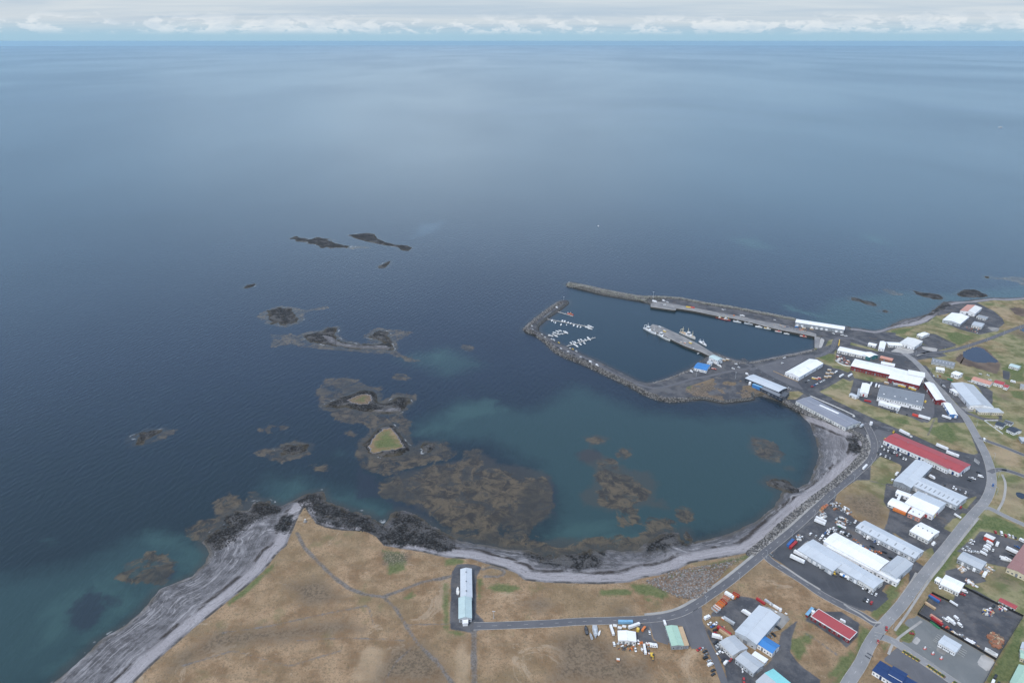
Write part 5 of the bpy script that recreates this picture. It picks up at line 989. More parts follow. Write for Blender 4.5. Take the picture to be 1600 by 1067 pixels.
def proto(kind):
    """one of each kind, built with its parts; afterwards only copied"""
    if kind in PROTO: return PROTO[kind]
    r = root_empty({'hatchback': 'parked_car', 'estate': 'parked_car', 'jeep': 'parked_car', 'van': 'van', 'pickup': 'pickup_truck', 'lorry': 'lorry', 'trailer': 'semi_trailer', 'camper': 'camper_van', 'bus': 'bus', 'tanker': 'tank_lorry', 'container': 'shipping_container', 'skip': 'skip_container', 'tractor': 'wheel_loader', 'excavator': 'excavator', 'tubs': 'fish_tub_stack', 'box': 'crate', 'tank': 'storage_tank'}.get(kind, kind))
    W = CM('white')
    if kind == 'hatchback' or kind == 'estate':
        L = 4.2 if kind == 'hatchback' else 4.7; k = L/4.4
        part('body', body_loft([(-2.15*k,.70,.62,.32,.80), (-2.0*k,.86,.80,.25,.95), (-1.0*k,.88,.84,.22,.98), (0.9*k,.88,.84,.22,.97), (1.9*k,.84,.76,.24,.80), (2.2*k,.66,.58,.34,.66)]), W, r)
        rx = -1.6 if kind == 'estate' else -1.35
        part('roof', body_loft([(rx*k,.66,.62,1.42,1.47), (-.9*k,.68,.64,1.44,1.52), (.25*k,.66,.62,1.42,1.49)]), W, r)
        part('window', body_loft([(-2.0*k,.80,.70,.92,1.0), (rx*k,.80,.66,.94,1.43), (.25*k,.80,.66,.94,1.43), (1.15*k,.78,.74,.93,.99)]), GLASS, r)
        wheels(r, (-1.35*k, 1.35*k), .80, .32)
    elif kind == 'jeep':
        part('body', body_loft([(-2.3,.82,.80,.45,1.1), (-2.1,.93,.88,.40,1.15), (1.1,.93,.88,.40,1.13), (2.1,.90,.82,.42,1.02), (2.35,.80,.76,.5,.9)]), W, r)
        part('roof', body_loft([(-2.1,.76,.72,1.70,1.78), (-1,.78,.74,1.72,1.82), (.3,.76,.72,1.70,1.78)]), W, r)
        part('window', body_loft([(-2.2,.86,.78,1.1,1.7), (.35,.86,.74,1.1,1.71), (1.05,.84,.8,1.1,1.16)]), GLASS, r)
        wheels(r, (-1.4, 1.45), .86, .40)
    elif kind == 'van':
        part('body', body_loft([(-2.7,.95,.88,.35,2.2), (-2.55,.98,.90,.32,2.3), (1.0,.98,.90,.32,2.28), (1.55,.97,.85,.32,1.9), (2.1,.95,.88,.34,1.15), (2.75,.86,.8,.4,.95)]), W, r)
        part('windscreen', body_loft([(1.52,.80,.74,1.55,1.95), (2.12,.88,.84,1.12,1.2)]), GLASS, r)
        part('window', boxes([(0.5,-1.0,1.35,1.35,-.93,1.85), (0.5,.93,1.35,1.35,1.0,1.85)]), GLASS, r); wheels(r, (-1.7, 1.8), .88, .36)
    elif kind == 'pickup':
        part('body', body_loft([(-2.6,.88,.86,.45,1.05), (-.4,.92,.88,.42,1.08), (1.3,.92,.88,.42,1.08), (2.3,.88,.8,.45,1.0), (2.55,.78,.74,.5,.85)]), W, r)
        part('cargo_bed', boxes([(-2.5,-.72,1.09,-.6,.72,1.12)]), PM('darkgrey'), r)
        part('roof', body_loft([(-.45,.72,.70,1.62,1.70), (.75,.72,.70,1.62,1.70)]), W, r)
        part('window', body_loft([(-.6,.84,.74,1.06,1.62), (.8,.84,.74,1.06,1.63), (1.4,.82,.78,1.05,1.12)]), GLASS, r); wheels(r, (-1.6, 1.55), .86, .38)
    elif kind in ('lorry', 'tanker'):
        part('cab', body_loft([(2.4,1.15,1.1,.7,2.9), (3.6,1.15,1.08,.7,2.9), (4.1,1.12,1.05,.7,1.9), (4.25,1.05,1.0,.7,1.7)]), W, r)
        part('windscreen', boxes([(4.0,-.98,1.75,4.22,.98,1.95)]), GLASS, r)
        part('chassis', boxes([(-4.2,-.5,.6,3.9,.5,.95)]), PM('darkgrey'), r)
        if kind == 'lorry': part('cargo_box', boxes([(-4.3,-1.25,1.05,2.2,1.25,3.6)]), PM('white'), r)
        else: part('cargo_tank', loft([[(x, rr*math.cos(t*math.pi/6), 2.25+rr*math.sin(t*math.pi/6)) for t in range(12)] for x, rr in ((-4.3,.8), (-4.1,1.15), (2.0,1.15), (2.2,.8))]), PM('white'), r); part('tank_band', loft([[(x, 1.19*math.cos(t*math.pi/6), 2.25+1.19*math.sin(t*math.pi/6)) for t in range(12)] for x in (-1.6, 0.2)]), PM('blue'), r)
        wheels(r, (-3.2, -2.0, 3.2), 1.05, .5)
    elif kind == 'trailer':
        part('cargo_box', boxes([(-6.7,-1.28,1.2,6.7,1.28,4.0)]), PM('white'), r); part('chassis', boxes([(-6.4,-.55,.75,6.2,.55,1.18)]), PM('darkgrey'), r)
        part('roof_ribs', boxes([(-6.6+i*1.65,-1.22,4.0,-6.5+i*1.65,1.22,4.05) for i in range(9)]), PM('lightgrey'), r); wheels(r, (-5.2, -3.9, -2.6), 1.05, .5)
    elif kind in ('camper', 'bus'):
        k = 1.0 if kind == 'camper' else 1.7
        part('body', body_loft([(-3.2*k,1.15,1.05,.45,2.8), (-3.0*k,1.18,1.1,.4,2.95), (2.2*k,1.18,1.1,.4,2.95), (2.8*k,1.12,1.0,.42,2.2), (3.2*k,1.0,.95,.5,1.3)]), W, r)
        part('window', boxes([(-2.4*k+i*1.5,s*1.15-.03,1.5,-1.4*k+i*1.5,s*1.15+.03,2.2) for i in range(int(3*k)) for s in (-1, 1)]), GLASS, r); part('roof_hatch', boxes([(-.6,-.4,2.93,.4,.4,3.05)]), PM('lightgrey'), r); wheels(r, (-2.0*k, 2.1*k), 1.05, .42)
    elif kind == 'container':
        part('body', boxes([(-6.05,-1.22,.1,6.05,1.22,2.6)]), CM('white'), r); part('frame', boxes([(-6.1,-1.27,.05,-5.9,1.27,2.68), (5.9,-1.27,.05,6.1,1.27,2.68), (-5.9,-1.27,2.5,5.9,-1.15,2.68), (-5.9,1.15,2.5,5.9,1.27,2.68)]), CM('white'), r)
        part('roof_ribs', boxes([(-5.6+i*.8,-1.1,2.6,-5.35+i*.8,1.1,2.65) for i in range(15)]), CM('white'), r)
    elif kind == 'skip':
        part('body', boxes([(-3,-1.2,.1,3,1.2,.3), (-3,-1.25,.3,3,-1.15,2.0), (-3,1.15,.3,3,1.25,2.0), (-3.05,-1.25,.1,-2.95,1.25,2.0), (2.95,-1.25,.1,3.05,1.25,2.0)]), CM('orange'), r); part('load', boxes([(-2.8,-1.1,.3,2.8,1.1,1.1)]), PM('rust'), r); part('rim', boxes([(-3.1,-1.32,1.95,3.1,-1.12,2.1), (-3.1,1.12,1.95,3.1,1.32,2.1)]), CM('orange'), r)
    elif kind == 'tractor':
        part('body', body_loft([(-2.2,.9,.8,.7,1.8), (.2,.95,.85,.7,1.9), (1.0,.7,.6,.7,1.4)]), CM('yellow'), r); part('cab', boxes([(-.9,-.7,1.8,.4,.7,2.9)]), GLASS, r); part('cab_roof', boxes([(-1.0,-.8,2.9,.5,.8,3.05)]), CM('yellow'), r)
        part('lift_arm', boxes([(.6,-.6,1.0,2.6,-.45,1.3), (.6,.45,1.0,2.6,.6,1.3)]), CM('yellow'), r); part('bucket', boxes([(2.5,-1.3,.2,3.5,1.3,1.1)]), PM('darkgrey'), r); wheels(r, (-1.4, 1.2), 1.05, .7)
    elif kind == 'excavator':
        part('track', boxes([(-1.8,-1.3,0,1.8,-.8,.8)]), PM('darkgrey'), r); part('track', boxes([(-1.8,.8,0,1.8,1.3,.8)]), PM('darkgrey'), r)
        part('body', boxes([(-2.0,-1.2,.9,1.2,1.2,2.0)]), CM('yellow'), r); part('cab', boxes([(-.1,.2,2.0,1.3,1.15,3.0)]), GLASS, r)
        V, F = boxes([(0,-.2,-.2,3.4,.2,.2)]); M1 = Matrix.Translation((1.0,0,1.6)) @ Matrix.Rotation(-0.8, 4, 'Y'); part('boom', (V, F), CM('yellow'), r, M1)
        M2 = Matrix.Translation((3.3,0,4.0)) @ Matrix.Rotation(0.9, 4, 'Y'); part('dipper_arm', boxes([(0,-.16,-.16,2.8,.16,.16)]), CM('yellow'), r, M2); part('bucket', boxes([(4.6,-.5,1.0,5.4,.5,1.9)]), PM('darkgrey'), r)
    elif kind == 'tubs':
        lst = [(-2.6+i*1.3+.04, -1.2+j*1.2+.04, k*.75, -1.3+i*1.3-.04, j*1.2-.04, k*.75+.68) for i in range(4) for j in range(2) for k in range(3)]
        part('tub_stack', boxes(lst), PM('tan'), r); part('tub_lids', boxes([(a, b, c+.68, d, e, c+.74) for a, b, c, d, e, f in lst if c > 1]), PM('offwhite'), r)
    elif kind == 'box':
        part('body', boxes([(-1.2,-.9,0,1.2,.9,1.3)]), PM('white'), r); part('lid', boxes([(-1.28,-.98,1.3,1.28,.98,1.42)]), PM('offwhite'), r)
    elif kind == 'tank':
        part('shell', loft([[(rr*math.cos(t*math.pi/8), rr*math.sin(t*math.pi/8), z) for t in range(16)] for rr, z in ((1.5,0), (1.5,3.2), (1.1,3.7), (.2,3.9))]), PM('white'), r); part('hatch', disc(0, 0, 3.95, .35, .25, 'z'), PM('grey'), r)
    PROTO[kind] = r; r['_used'] = 0; return r
def copy_thing(root, loc, rz, name=None, recolor=None):
    """a copy of a thing with copies of its parts and their sub-parts; recolor maps part names to a material"""
    r = root.copy(); COL.objects.link(r); r.location = loc; r.rotation_euler = (0, 0, rz)
    if '_used' in r: del r['_used']
    for ch in list(root.children):
        c = ch.copy(); COL.objects.link(c); c.parent = r
        base = ch.name.split('.')[0]
        if recolor and base in recolor:
            c.material_slots[0].link = 'OBJECT'; c.material_slots[0].material = recolor[base]
    return r
def heading(reg, x, y, d):
    a = G(*reg(x, y)); b = G(*reg(x + d[0], y + d[1])); return math.atan2(b[1]-a[1], b[0]-a[0])
PAINTED = {'hatchback': ('body', 'roof'), 'estate': ('body', 'roof'), 'jeep': ('body', 'roof'), 'van': ('body',), 'pickup': ('body', 'roof'), 'lorry': ('cab', 'cargo_box'), 'tanker': ('cab',), 'camper': ('body',), 'bus': ('body',), 'container': ('body', 'frame', 'roof_ribs'), 'skip': ('body', 'rim'), 'tractor': ('body',), 'trailer': (), 'tubs': ('tub_stack',), 'box': ('body',), 'tank': ('shell',), 'excavator': ()}
WORD = {'hatchback': 'car', 'estate': 'estate car', 'jeep': 'jeep', 'van': 'van', 'pickup': 'pickup', 'lorry': 'box lorry', 'tanker': 'tank lorry', 'trailer': 'semi-trailer', 'camper': 'camper van', 'bus': 'bus', 'container': 'container', 'skip': 'open skip', 'tractor': 'wheel loader', 'excavator': 'excavator', 'tubs': 'tub stack', 'box': 'crate', 'tank': 'tank'}
CAT = {'hatchback': 'car', 'estate': 'car', 'jeep': 'car', 'lorry': 'truck', 'tanker': 'truck', 'camper': 'van', 'trailer': 'trailer', 'tractor': 'digger', 'skip': 'skip', 'tubs': 'tubs', 'pickup': 'pickup'}
CODE = dict(w='white', s='silver', g='grey', k='black', r='red', b='blue', y='yellow', n='green', o='orange', t='tan', l='lightgrey', i='sky', p='salmon', c='brightred')
TY = dict(h='hatchback', e='estate', j='jeep', v='van', p='pickup', l='lorry', q='tanker', t='trailer', m='camper', u='bus', c='container', k='skip', d='tractor', x='excavator', b='tubs', a='box', n='tank')
first_use = set()
def place(kind, colour, reg, x, y, d, label, group=None, z=None, sc=1.0):
    p = proto(kind); gx, gy = G(*reg(x, y)); zz = (LAND+0.22 if z is None else z); rz = heading(reg, x, y, d)
    mt = {}
    for nm in PAINTED[kind]: mt[nm] = CM(colour) if colour in CAR and kind not in ('tubs', 'box', 'tank') else PM(colour)
    r = copy_thing(p, (gx, gy, zz), rz, recolor=mt)
    if sc != 1.0: r.scale = (sc, sc, sc)
    tag(r, label, CAT.get(kind, WORD[kind]), group); return r
def row(reg, s, d, where, group, z=None, sc=1.0, frm='from the left'):
    """'x,y,code' items: colour letter + kind letter; labels count along the list"""
    toks = s.split()
    for i, t in enumerate(toks):
        x, y, c = t.split(','); col = CODE[c[0]]; kind = TY[c[1]] if len(c) > 1 else random.choice(['hatchback', 'hatchback', 'estate', 'jeep'])
        cw = {'sky': 'light blue', 'lightgrey': 'light grey', 'salmon': 'salmon pink', 'brightred': 'bright red'}.get(col, col)
        lab = f"{cw} {WORD[kind]}, {ORD[i]} {frm} {where}" if len(toks) > 1 else f"{cw} {WORD[kind]} {where}"
        dd = (d[0]+random.uniform(-.08,.08)*abs(d[1]), d[1]+random.uniform(-.08,.08)*abs(d[0]))
        if random.random() < 0.5 and (kind in ('hatchback', 'estate', 'jeep')): dd = (-dd[0], -dd[1])
        place(kind, col, reg, float(x), float(y), dd, lab, group if len(toks) > 1 else None, z, sc)
row(S1, '118,256,w 143,285,w 166,290,k 190,262,w 182,302,w 206,306,k 226,322,k 248,316,w 271,318,s 277,345,r 309,338,w 318,360,k 343,380,w 369,390,w', (-22, 50), 'in the upper row below the red roof', 'cars parked in the upper row by the red-roofed hall')
row(S1, '76,320,k 104,338,w 129,350,k 158,358,w 181,372,k 203,378,s', (-22, 50), 'in the lower row below the red roof', 'cars parked in the lower row by the red-roofed hall')
row(S1, '925,552,wp 1030,606,k 1042,580,s 1071,590,w 1146,568,wv 1125,526,k', (60, 22), 'on the street-end yard of the red roof', 'vehicles on the yard at the end of the red roof')
row(S1, '775,655,k 864,684,w 889,702,w 930,712,g 990,736,w 1015,756,k', (-20, 50), 'beside the long grey wing', 'cars along the grey wing')
row(S1, '351,124,wt 742,273,wt 851,347,wt', (110, 48), 'behind the red-roofed hall', 'trailers behind the red roof'); row(S1, '422,152,wa', (40, 18), 'at the end of the first trailer behind the red roof', None)
row(S1, '240,108,yd 150,186,yd', (50, -60), 'at the blunt end of the red-roofed hall', 'yellow loaders at the red hall')
row(S1, '228,604,w 274,545,wm', (60, -60), 'at the left wall of the large grey hall', 'vehicles left of the large grey hall')
row(S1, '1276,660,b', (-20, 90), 'driving on the main street bend', None); row(S1, '1391,499,k', (80, 10), 'on the side street joining the main street bend', None); row(S1, '1184,186,wv', (10, 60), 'stopped at the mouth of the side street', None)
row(S1, '876,866,w 940,890,r', (-20, 50), 'at the foot of the long grey wing', 'cars at the foot of the grey wing'); row(S1, '640,580,wm', (50, 25), 'in the angle of the large grey hall', None)
row(S1, '300,938,oc', (110, 48), 'along the foot of the barrel-roofed shed', None); row(S1, '645,980,yn', (1, 0), 'at the near corner of the white and pale blue hall', None, sc=1.5); row(S1, '905,985,wt', (60, 36), 'on the kerb below the long grey wing', None, sc=0.55)
row(S1, '575,730,c 600,745,w', (60, 30), 'between the grey wing and the pale blue hall', 'cars behind the pale blue hall') if False else None
row(S2, '765,941,w 806,955,k 822,974,w 847,990,s 881,1004,w', (-25, 45), 'below the end of the terminal', 'cars parked below the terminal end')
row(S2, '775,1055,k 803,1062,w 838,1082,r', (-25, 45), 'in the middle of the black parking area', 'cars in the middle of the black parking area')
row(S2, '588,848,wq', (100, 42), 'with a blue band parked at the terminal front', None); row(S2, '182,650,wt 150,690,wt', (100, 52), 'at the blunt end of the terminal', 'trailers at the terminal', frm='from the roof outwards')
row(S2, '88,532,bc 113,552,rc', (70, -75), 'beside the coast road gravel', 'containers by the coast road'); row(S2, '338,728,yd 382,756,yd 466,802,yd 492,812,yd', (30, 40), 'in front of the terminal', 'loaders at the terminal')
row(S2, '690,333,w 776,462,w 803,479,wv 870,512,b 890,488,wm 902,532,w', (-25, 50), 'between the white hall and the light grey shed', 'cars between the white hall and the grey shed')
row(S2, '908,612,op 960,612,k 1022,668,kj 845,560,k', (60, 32), 'along the back of the very long white hall', 'vehicles behind the long white hall')
row(S2, '325,464,s 364,490,w 381,474,wv 402,498,w 432,412,w 412,436,b 440,437,w 456,401,w 470,425,k 486,390,w 492,414,w 512,408,s 541,404,k 556,428,w 578,432,w 600,441,k 622,455,s 641,466,k', (-40, 45), 'crowded at the white hall upper end', 'cars crowded at the end of the white hall')
row(S2, '1412,538,wv', (-20, 50), 'at the near corner of the lone white workshop', None)
row(S3, '585,300,wv', (60, -30), 'beside the lone white workshop near the main street', None); row(S3, '640,700,w', (20, 60), 'at the left wall of the double-roofed workshop', None)
row(S3, '1156,190,rj 1211,205,wv 1250,223,r 1283,221,w 1318,233,w 1342,242,k', (14, 40), 'along the grass edge of the black car lot', 'vehicles along the grass edge of the black car lot')
row(S3, '1408,276,wm 1357,326,bp 1340,358,k 1322,380,gt 1308,404,k', (60, 28), 'beside the brownish red roof', 'vehicles beside the brownish red roof', sc=0.95, frm='from the top')
row(S3, '1172,306,wm 1135,356,w 1280,348,wv', (20, -46), 'in the open middle of the black car lot', 'vehicles in the middle of the black car lot')
row(S3, '1104,296,wl 1092,318,wm 1078,340,wl 1062,360,wm 1045,392,wl', (40, 22), 'in the packed line behind the grey workshop', 'white vans packed behind the grey workshop', sc=0.72, frm='from the top')
row(S3, '915,366,w 953,372,s 986,374,w 942,269,w 931,293,w 902,336,s 862,350,w', (50, 22), 'on the lot behind the grey workshop', 'cars left of the packed white vans') 
row(S3, '866,738,wv 848,764,rp', (55, 22), 'at the near end of the double-roofed workshop', 'vehicles by the double-roofed workshop'); row(S3, '962,538,wm 1056,590,wl', (30, -50), 'at the near end of the grey workshop', 'white vehicles below the grey workshop')
row(S3, '1095,262,ca', (50, 25), 'like a small kiosk, topmost on the black car lot', None, sc=3.2)
row(S4, '75,738,r 110,730,s 136,756,k 146,786,g 142,820,k 178,852,s 190,888,wv 216,945,k 218,985,k', (50, -24), 'left of the side road', 'cars parked left of the side road', frm='from the top')
row(S4, '160,424,wm 184,478,w 212,506,bj 232,494,w 246,474,w 240,545,k 236,572,r', (55, -26), 'in the side road top cluster', 'vehicles in the cluster at the top of the side road', frm='from the top'); row(S4, '258,622,wl', (60, 12), 'in front of the two-part grey workshop, right of the side road', None)
row(S4, '242,668,k 262,692,s 268,716,s 300,740,g 326,756,w 274,772,w', (45, -28), 'beside the two-part grey workshop', 'cars beside the grey workshop', frm='from the top'); row(S4, '320,848,k 346,868,wv 392,840,r', (40, -40), 'at the near corner of the two-part grey workshop', 'vehicles at the corner of the grey workshop')
row(S4, '546,382,wl', (-62, -42), 'backed up to the big pale grey warehouse', None); row(S4, '375,455,lc', (60, 36), 'standing alone on the yard left of the warehouse', None, sc=0.85); row(S4, '315,430,oa', (50, 35), 'beside the light grey container on the yard', None)
row(S4, '236,345,sk 256,326,wk 278,304,ok 300,284,ok 322,266,rk', (44, 34), 'lined up along the coast road corner', 'skips lined up along the coast road corner'); row(S4, '348,228,pk 380,208,wl 412,210,ok 445,196,rk', (50, 30), 'behind the skips at the coast road', 'skips and lorry behind the skip row')
row(S4, '325,560,rc 345,590,tc', (60, 42), 'at the back of the two-part grey workshop', 'containers behind the grey workshop'); row(S4, '524,1048,r', (8, 50), 'on the grass near the bottom edge below the grey workshop', None); row(S4, '866,518,k 822,588,k 786,600,g', (40, 34), 'in the shade of the big warehouse wall', 'dark cars behind the big warehouse')
row(S4, '692,258,rc 775,272,lc 830,308,wc', (60, 38), 'on the slab behind the big warehouse', 'containers behind the big warehouse', sc=0.7); row(S4, '845,365,ta 945,382,ta 888,348,wn', (60, 38), 'on the slab edge behind the big warehouse', 'goods on the slab behind the big warehouse', sc=0.8)
row(S4, '510,935,wn 513,960,wn 592,957,wn', (1, 0), 'on the ground below the grey workshop', 'small white tanks below the grey workshop', sc=0.4)
row(S5, '835,248,k 868,258,w 902,280,r', (-25, 45), 'near the verge end of the black parking area', 'cars near the verge of the black parking area') if False else None
row(Q1, '262,385,wn', (1, 0), 'at the blue-roofed end of the flat red hall', None, sc=1.0); row(Q1, '888,552,wm', (40, 20), 'behind the flat red hall', None, sc=0.7)
row(S6, '165,422,rj', (5, 60), 'driving near the crossroads on the main street', None); row(S6, '78,552,r', (-6, 60), 'entering the crossroads from below', None); row(S6, '430,467,r', (40, 10), 'beside the green verge at the forecourt', None, sc=0.8)
row(S6, '655,368,nc 688,396,nc', (45, 34), 'outside the black fence by the forecourt', 'green containers by the forecourt', sc=0.45)
row(S6, '1300,922,kj 1276,972,wv 1335,990,k', (30, -60), 'on the grass left of the big green roof', 'cars on the grass by the green roofs')
row(S6, '1040,550,wc 1020,560,wc', (60, 30), 'inside the black fence near its lower side', 'white containers inside the black fence', sc=0.55); row(S6, '1215,650,wa 1240,665,wa 1265,680,wa 1290,695,wa', (60, 30), 'in the lower corner of the black-fenced yard', 'white crates in the fence corner', sc=1.5)
row(S6, '660,112,bc 672,100,rc 620,185,tc', (60, 36), 'in the upper left corner of the black-fenced yard', 'containers in the fenced yard corner', sc=0.75); row(S6, '865,160,gt', (60, 40), 'at the gate gap of the black-fenced yard', None, sc=0.5)
row(S6, '835,350,wl 895,312,wv 768,312,w 790,332,w 930,382,wv', (40, 30), 'inside the black fence among scrap', 'white vehicles in the fenced yard', sc=0.9); row(S6, '680,320,pc 690,345,rc', (60, 38), 'just inside the fence opposite the green containers', 'reddish containers at the fence', sc=0.8)
row(S6, '1185,235,tp 1210,225,w 1240,215,w 1275,190,k 1270,275,oa', (40, -30), 'in the loose heap at the far side of the fenced yard', 'vehicles at the far side of the fenced yard') if False else row(S6, '1185,240,y 1215,225,w 1245,212,w 1275,190,k', (40, -30), 'at the far side of the fenced yard', 'vehicles at the far side of the fenced yard')
row(R6, '125,320,w 165,324,s 190,321,r', (16, 34), 'in front of the grey terrace', 'cars in front of the grey terrace'); row(R6, '210,410,k 230,432,sv', (40, 22), 'on the asphalt left of the great gabled hall', 'cars left of the great gabled hall'); row(R6, '295,360,nc', (50, 14), 'behind the upper end of the great gabled hall', None, sc=0.6)
row(R6, '650,986,wv', (6, 40), 'on the crossing of main street and the lane to the dark-roofed houses', None); row(R6, '256,759,wt', (70, 20), 'at the bend below the blue-walled hall', None, sc=0.8)
row(R6, '245,655,wl 265,685,wl', (60, 34), 'docked at the blue-walled hall', 'lorries docked at the blue-walled hall', sc=0.7); row(R6, '500,378,wp 612,300,w 688,312,w 712,362,w 950,385,wm', (50, 14), 'along the lane of coloured roofs', 'cars along the lane of coloured roofs')
row(R5, '405,547,wt 456,561,wt 487,566,wl', (-26, 70), 'between the small white hall and the grey factory', 'white trucks left of the grey factory', sc=0.75); row(R5, '96,460,wt 186,456,wt', (70, -40), 'parked in a V on the grass edge', 'two trailers parked in a V', sc=0.8)
row(R5, '565,532,tb 660,545,lb 710,555,yb 740,565,yb 820,582,yb 850,596,yb', (60, 12), 'behind the dark grey factory', 'tub stacks behind the grey factory', sc=1.15); row(R5, '888,876,cc 958,898,wt', (80, 22), 'at the lower end of the dark grey factory', 'containers below the grey factory')
row(R5, '525,767,wt', (70, 18), 'below the front annex of the grey factory', None, sc=0.75); row(R5, '612,820,k 632,823,k 652,828,k 676,834,s 780,856,k', (-6, 26), 'along the front of the grey factory', 'cars in front of the grey factory'); row(R5, '945,784,w', (50, 12), 'at the right end wall of the grey factory', None)
row(R5, '970,726,yn', (1, 0), 'on the yard right of the grey factory', None, sc=0.8); row(R5, '404,958,wn', (1, 0), 'standing alone on the asphalt by the beach corner', None, sc=1.2); row(R5, '370,716,rc', (60, 16), 'on the lane below the small white hall', None, sc=0.7)
row(R5, '165,300,oa 150,325,ra 60,250,ra 75,280,wa 62,295,wa', (50, 20), 'in the fenced yard left of the red-walled halls', 'crates in the curved yard', sc=1.4)
row(R5, '76,86,yc 74,108,yc 70,130,yc', (-8, 40), 'in the yellow stack above the long white row', 'yellow containers above the white row', sc=0.5, frm='from the top')
row(R4, '1212,825,sl 1243,848,sl', (50, -34), 'at the end of the lilac-grey roof', 'grey lorries at the lilac roof') ; row(R4, '1005,820,bc', (70, 30), 'along the beach wall of the lilac-grey hall', None); row(R4, '1075,845,oa', (40, 20), 'next to the blue container on the beach side', None)
row(R4, '1160,742,wa', (40, 20), 'on the road side of the lilac-grey hall', None)
row(R4, '436,134,wj', (60, -14), 'on the harbour road inside the basin corner', None); row(R4, '48,303,wv', (60, 26), 'at the upper end of the navy-walled plant', None); row(R4, '76,408,wn', (1, 0), 'at the seaward corner of the navy-walled plant', None, sc=1.2)
row(R4, '905,262,tb 930,295,tb 885,298,tb 870,335,tb 905,330,tb', (60, 10), 'on the yard beside the bright white hall', 'tan tub stacks beside the white hall', sc=1.0, frm='from the top'); row(R4, '740,346,yb 770,352,ob 800,346,cb', (50, 10), 'near the corner of the bright white hall', 'coloured tub stacks by the white hall', sc=0.9)
row(R4, '975,279,wc', (40, -30), 'at the edge of the tub yard', None, sc=0.6); row(R4, '662,384,k 690,368,s 728,432,r 754,416,b 776,404,w 820,382,w 850,366,w', (40, -12), 'on the yard below the bright white hall', 'cars below the bright white hall')
row(R4, '478,448,wp 500,457,s', (40, -50), 'on the ramp of the navy plant', 'cars at the navy plant')
row(R2, '390,686,wv', (40, 20), 'below the bright blue harbour roof', None); row(R2, '705,662,w 727,628,wj 747,652,w', (40, 12), 'on the lot right of the blue roof', 'cars right of the blue harbour roof'); row(R2, '1078,622,w', (50, -14), 'on the road above the bright white hall', None)
row(R2, '635,600,tb 662,596,tb', (40, 12), 'beside the tall turquoise-roofed house', 'tan tubs at the turquoise roof'); row(R2, '110,158,wl 180,149,wv 186,181,wj 208,160,w', (60, 12), 'at the seaward end of the outer quay', 'vehicles at the end of the outer quay')
row(R2, '366,197,yc 396,200,cc', (60, 10), 'on the outer quay', 'containers on the outer quay', sc=0.7); row(R2, '625,215,w 642,216,s', (30, 10), 'on the dark yard behind the outer quay', 'cars behind the outer quay'); row(R2, '1020,293,w', (40, 10), 'on the dark yard near the root of the outer breakwater', None)
row(R2, '1240,358,tb 1300,364,tb', (50, 8), 'in front of the long quay shed', 'tan tubs at the quay shed', sc=1.1); row(R2, '1440,372,wv 1465,396,w 1530,409,w 1558,416,w', (40, 10), 'at the road end of the long quay shed', 'vehicles at the quay shed'); row(R2, '1185,346,bb', (50, 8), 'at the seaward end of the quay shed', None)
row(R2, '186,380,yb 382,468,yb 150,350,lb 340,468,oa 310,462,ta', (50, 26), 'on the finger pier deck', 'goods on the finger pier', z=3.27)
row(R1, '340,298,wv 150,436,w 157,462,s 225,499,w 250,521,w 300,536,w 318,544,w 355,562,y 345,597,k 372,607,w', (40, 24), 'along the inner breakwater road', 'vehicles on the inner breakwater', frm='from the tip')
row(R1, '425,633,w 440,605,w 460,611,y 487,627,w 470,652,k 520,671,w 540,683,k 570,697,k 595,710,wv 645,736,wv', (40, 20), 'in the lower part of the inner breakwater road', 'vehicles on the lower inner breakwater')
row(S8, '493,470,ic', (60, 0), 'alone by the track above the small white shed', None); row(S8, '578,512,wt', (100, -40), 'slanting beside the blue container', None, sc=0.8); row(S8, '358,556,wt', (24, 90), 'left of the small white shed', None, sc=0.75)
row(S8, '435,528,ga 480,516,ta 388,508,ta', (50, 10), 'between the blue container and the small white shed', 'crates by the small white shed', sc=1.3); row(S8, '617,547,yn', (1, 0), 'beside the small white shed', None, sc=0.9); row(S8, '676,536,ol', (40, -55), 'right of the yellow tank', None, sc=0.7)
row(S8, '733,568,w 620,662,w 568,678,w 593,738,w 380,684,w', (10, 50), 'in the scrap yard of the small white shed', 'cars in the scrap yard') ; row(S8, '736,682,oa 776,705,wm', (50, 5), 'at the lower edge of the scrap yard', 'goods at the edge of the scrap yard'); row(S8, '685,745,rt', (20, 80), 'with a red load in the scrap yard', None, sc=0.7)
row(S8, '757,800,yx', (10, 40), 'on the grass below the scrap yard', None); row(S8, '420,840,oa', (30, 5), 'alone on the heath below the scrap yard', None); row(S8, '883,476,wl', (-20, -60), 'at the upper corner of the pale green roof', None, sc=0.7)
row(Q8, '620,190,ok 670,160,pk 585,235,tk', (70, -60), 'atop the coast road scrap yard', 'skips in the coast road scrap yard'); row(Q8, '540,510,pt 565,455,gt', (110, 50), 'along the edge of the coast road scrap yard', 'flat trailers in the coast road scrap yard', sc=0.8)
row(Q8, '960,575,nk 1000,590,wt', (90, 40), 'in the middle of the coast road scrap yard', 'trailers amid the coast road scrap', sc=0.6); row(Q8, '1280,485,wj 350,735,w 1180,515,g', (40, -50), 'near the coast road scrap yard', 'cars by the coast road scrap yard')
row(T5, '1571,230,wt', (60, -60), 'on the landward side of the coast road bend', None, sc=0.8) ; row(Z(0,0,1), '1205,868,g', (10, 8), 'at the mouth of the road to the black parking area', None)

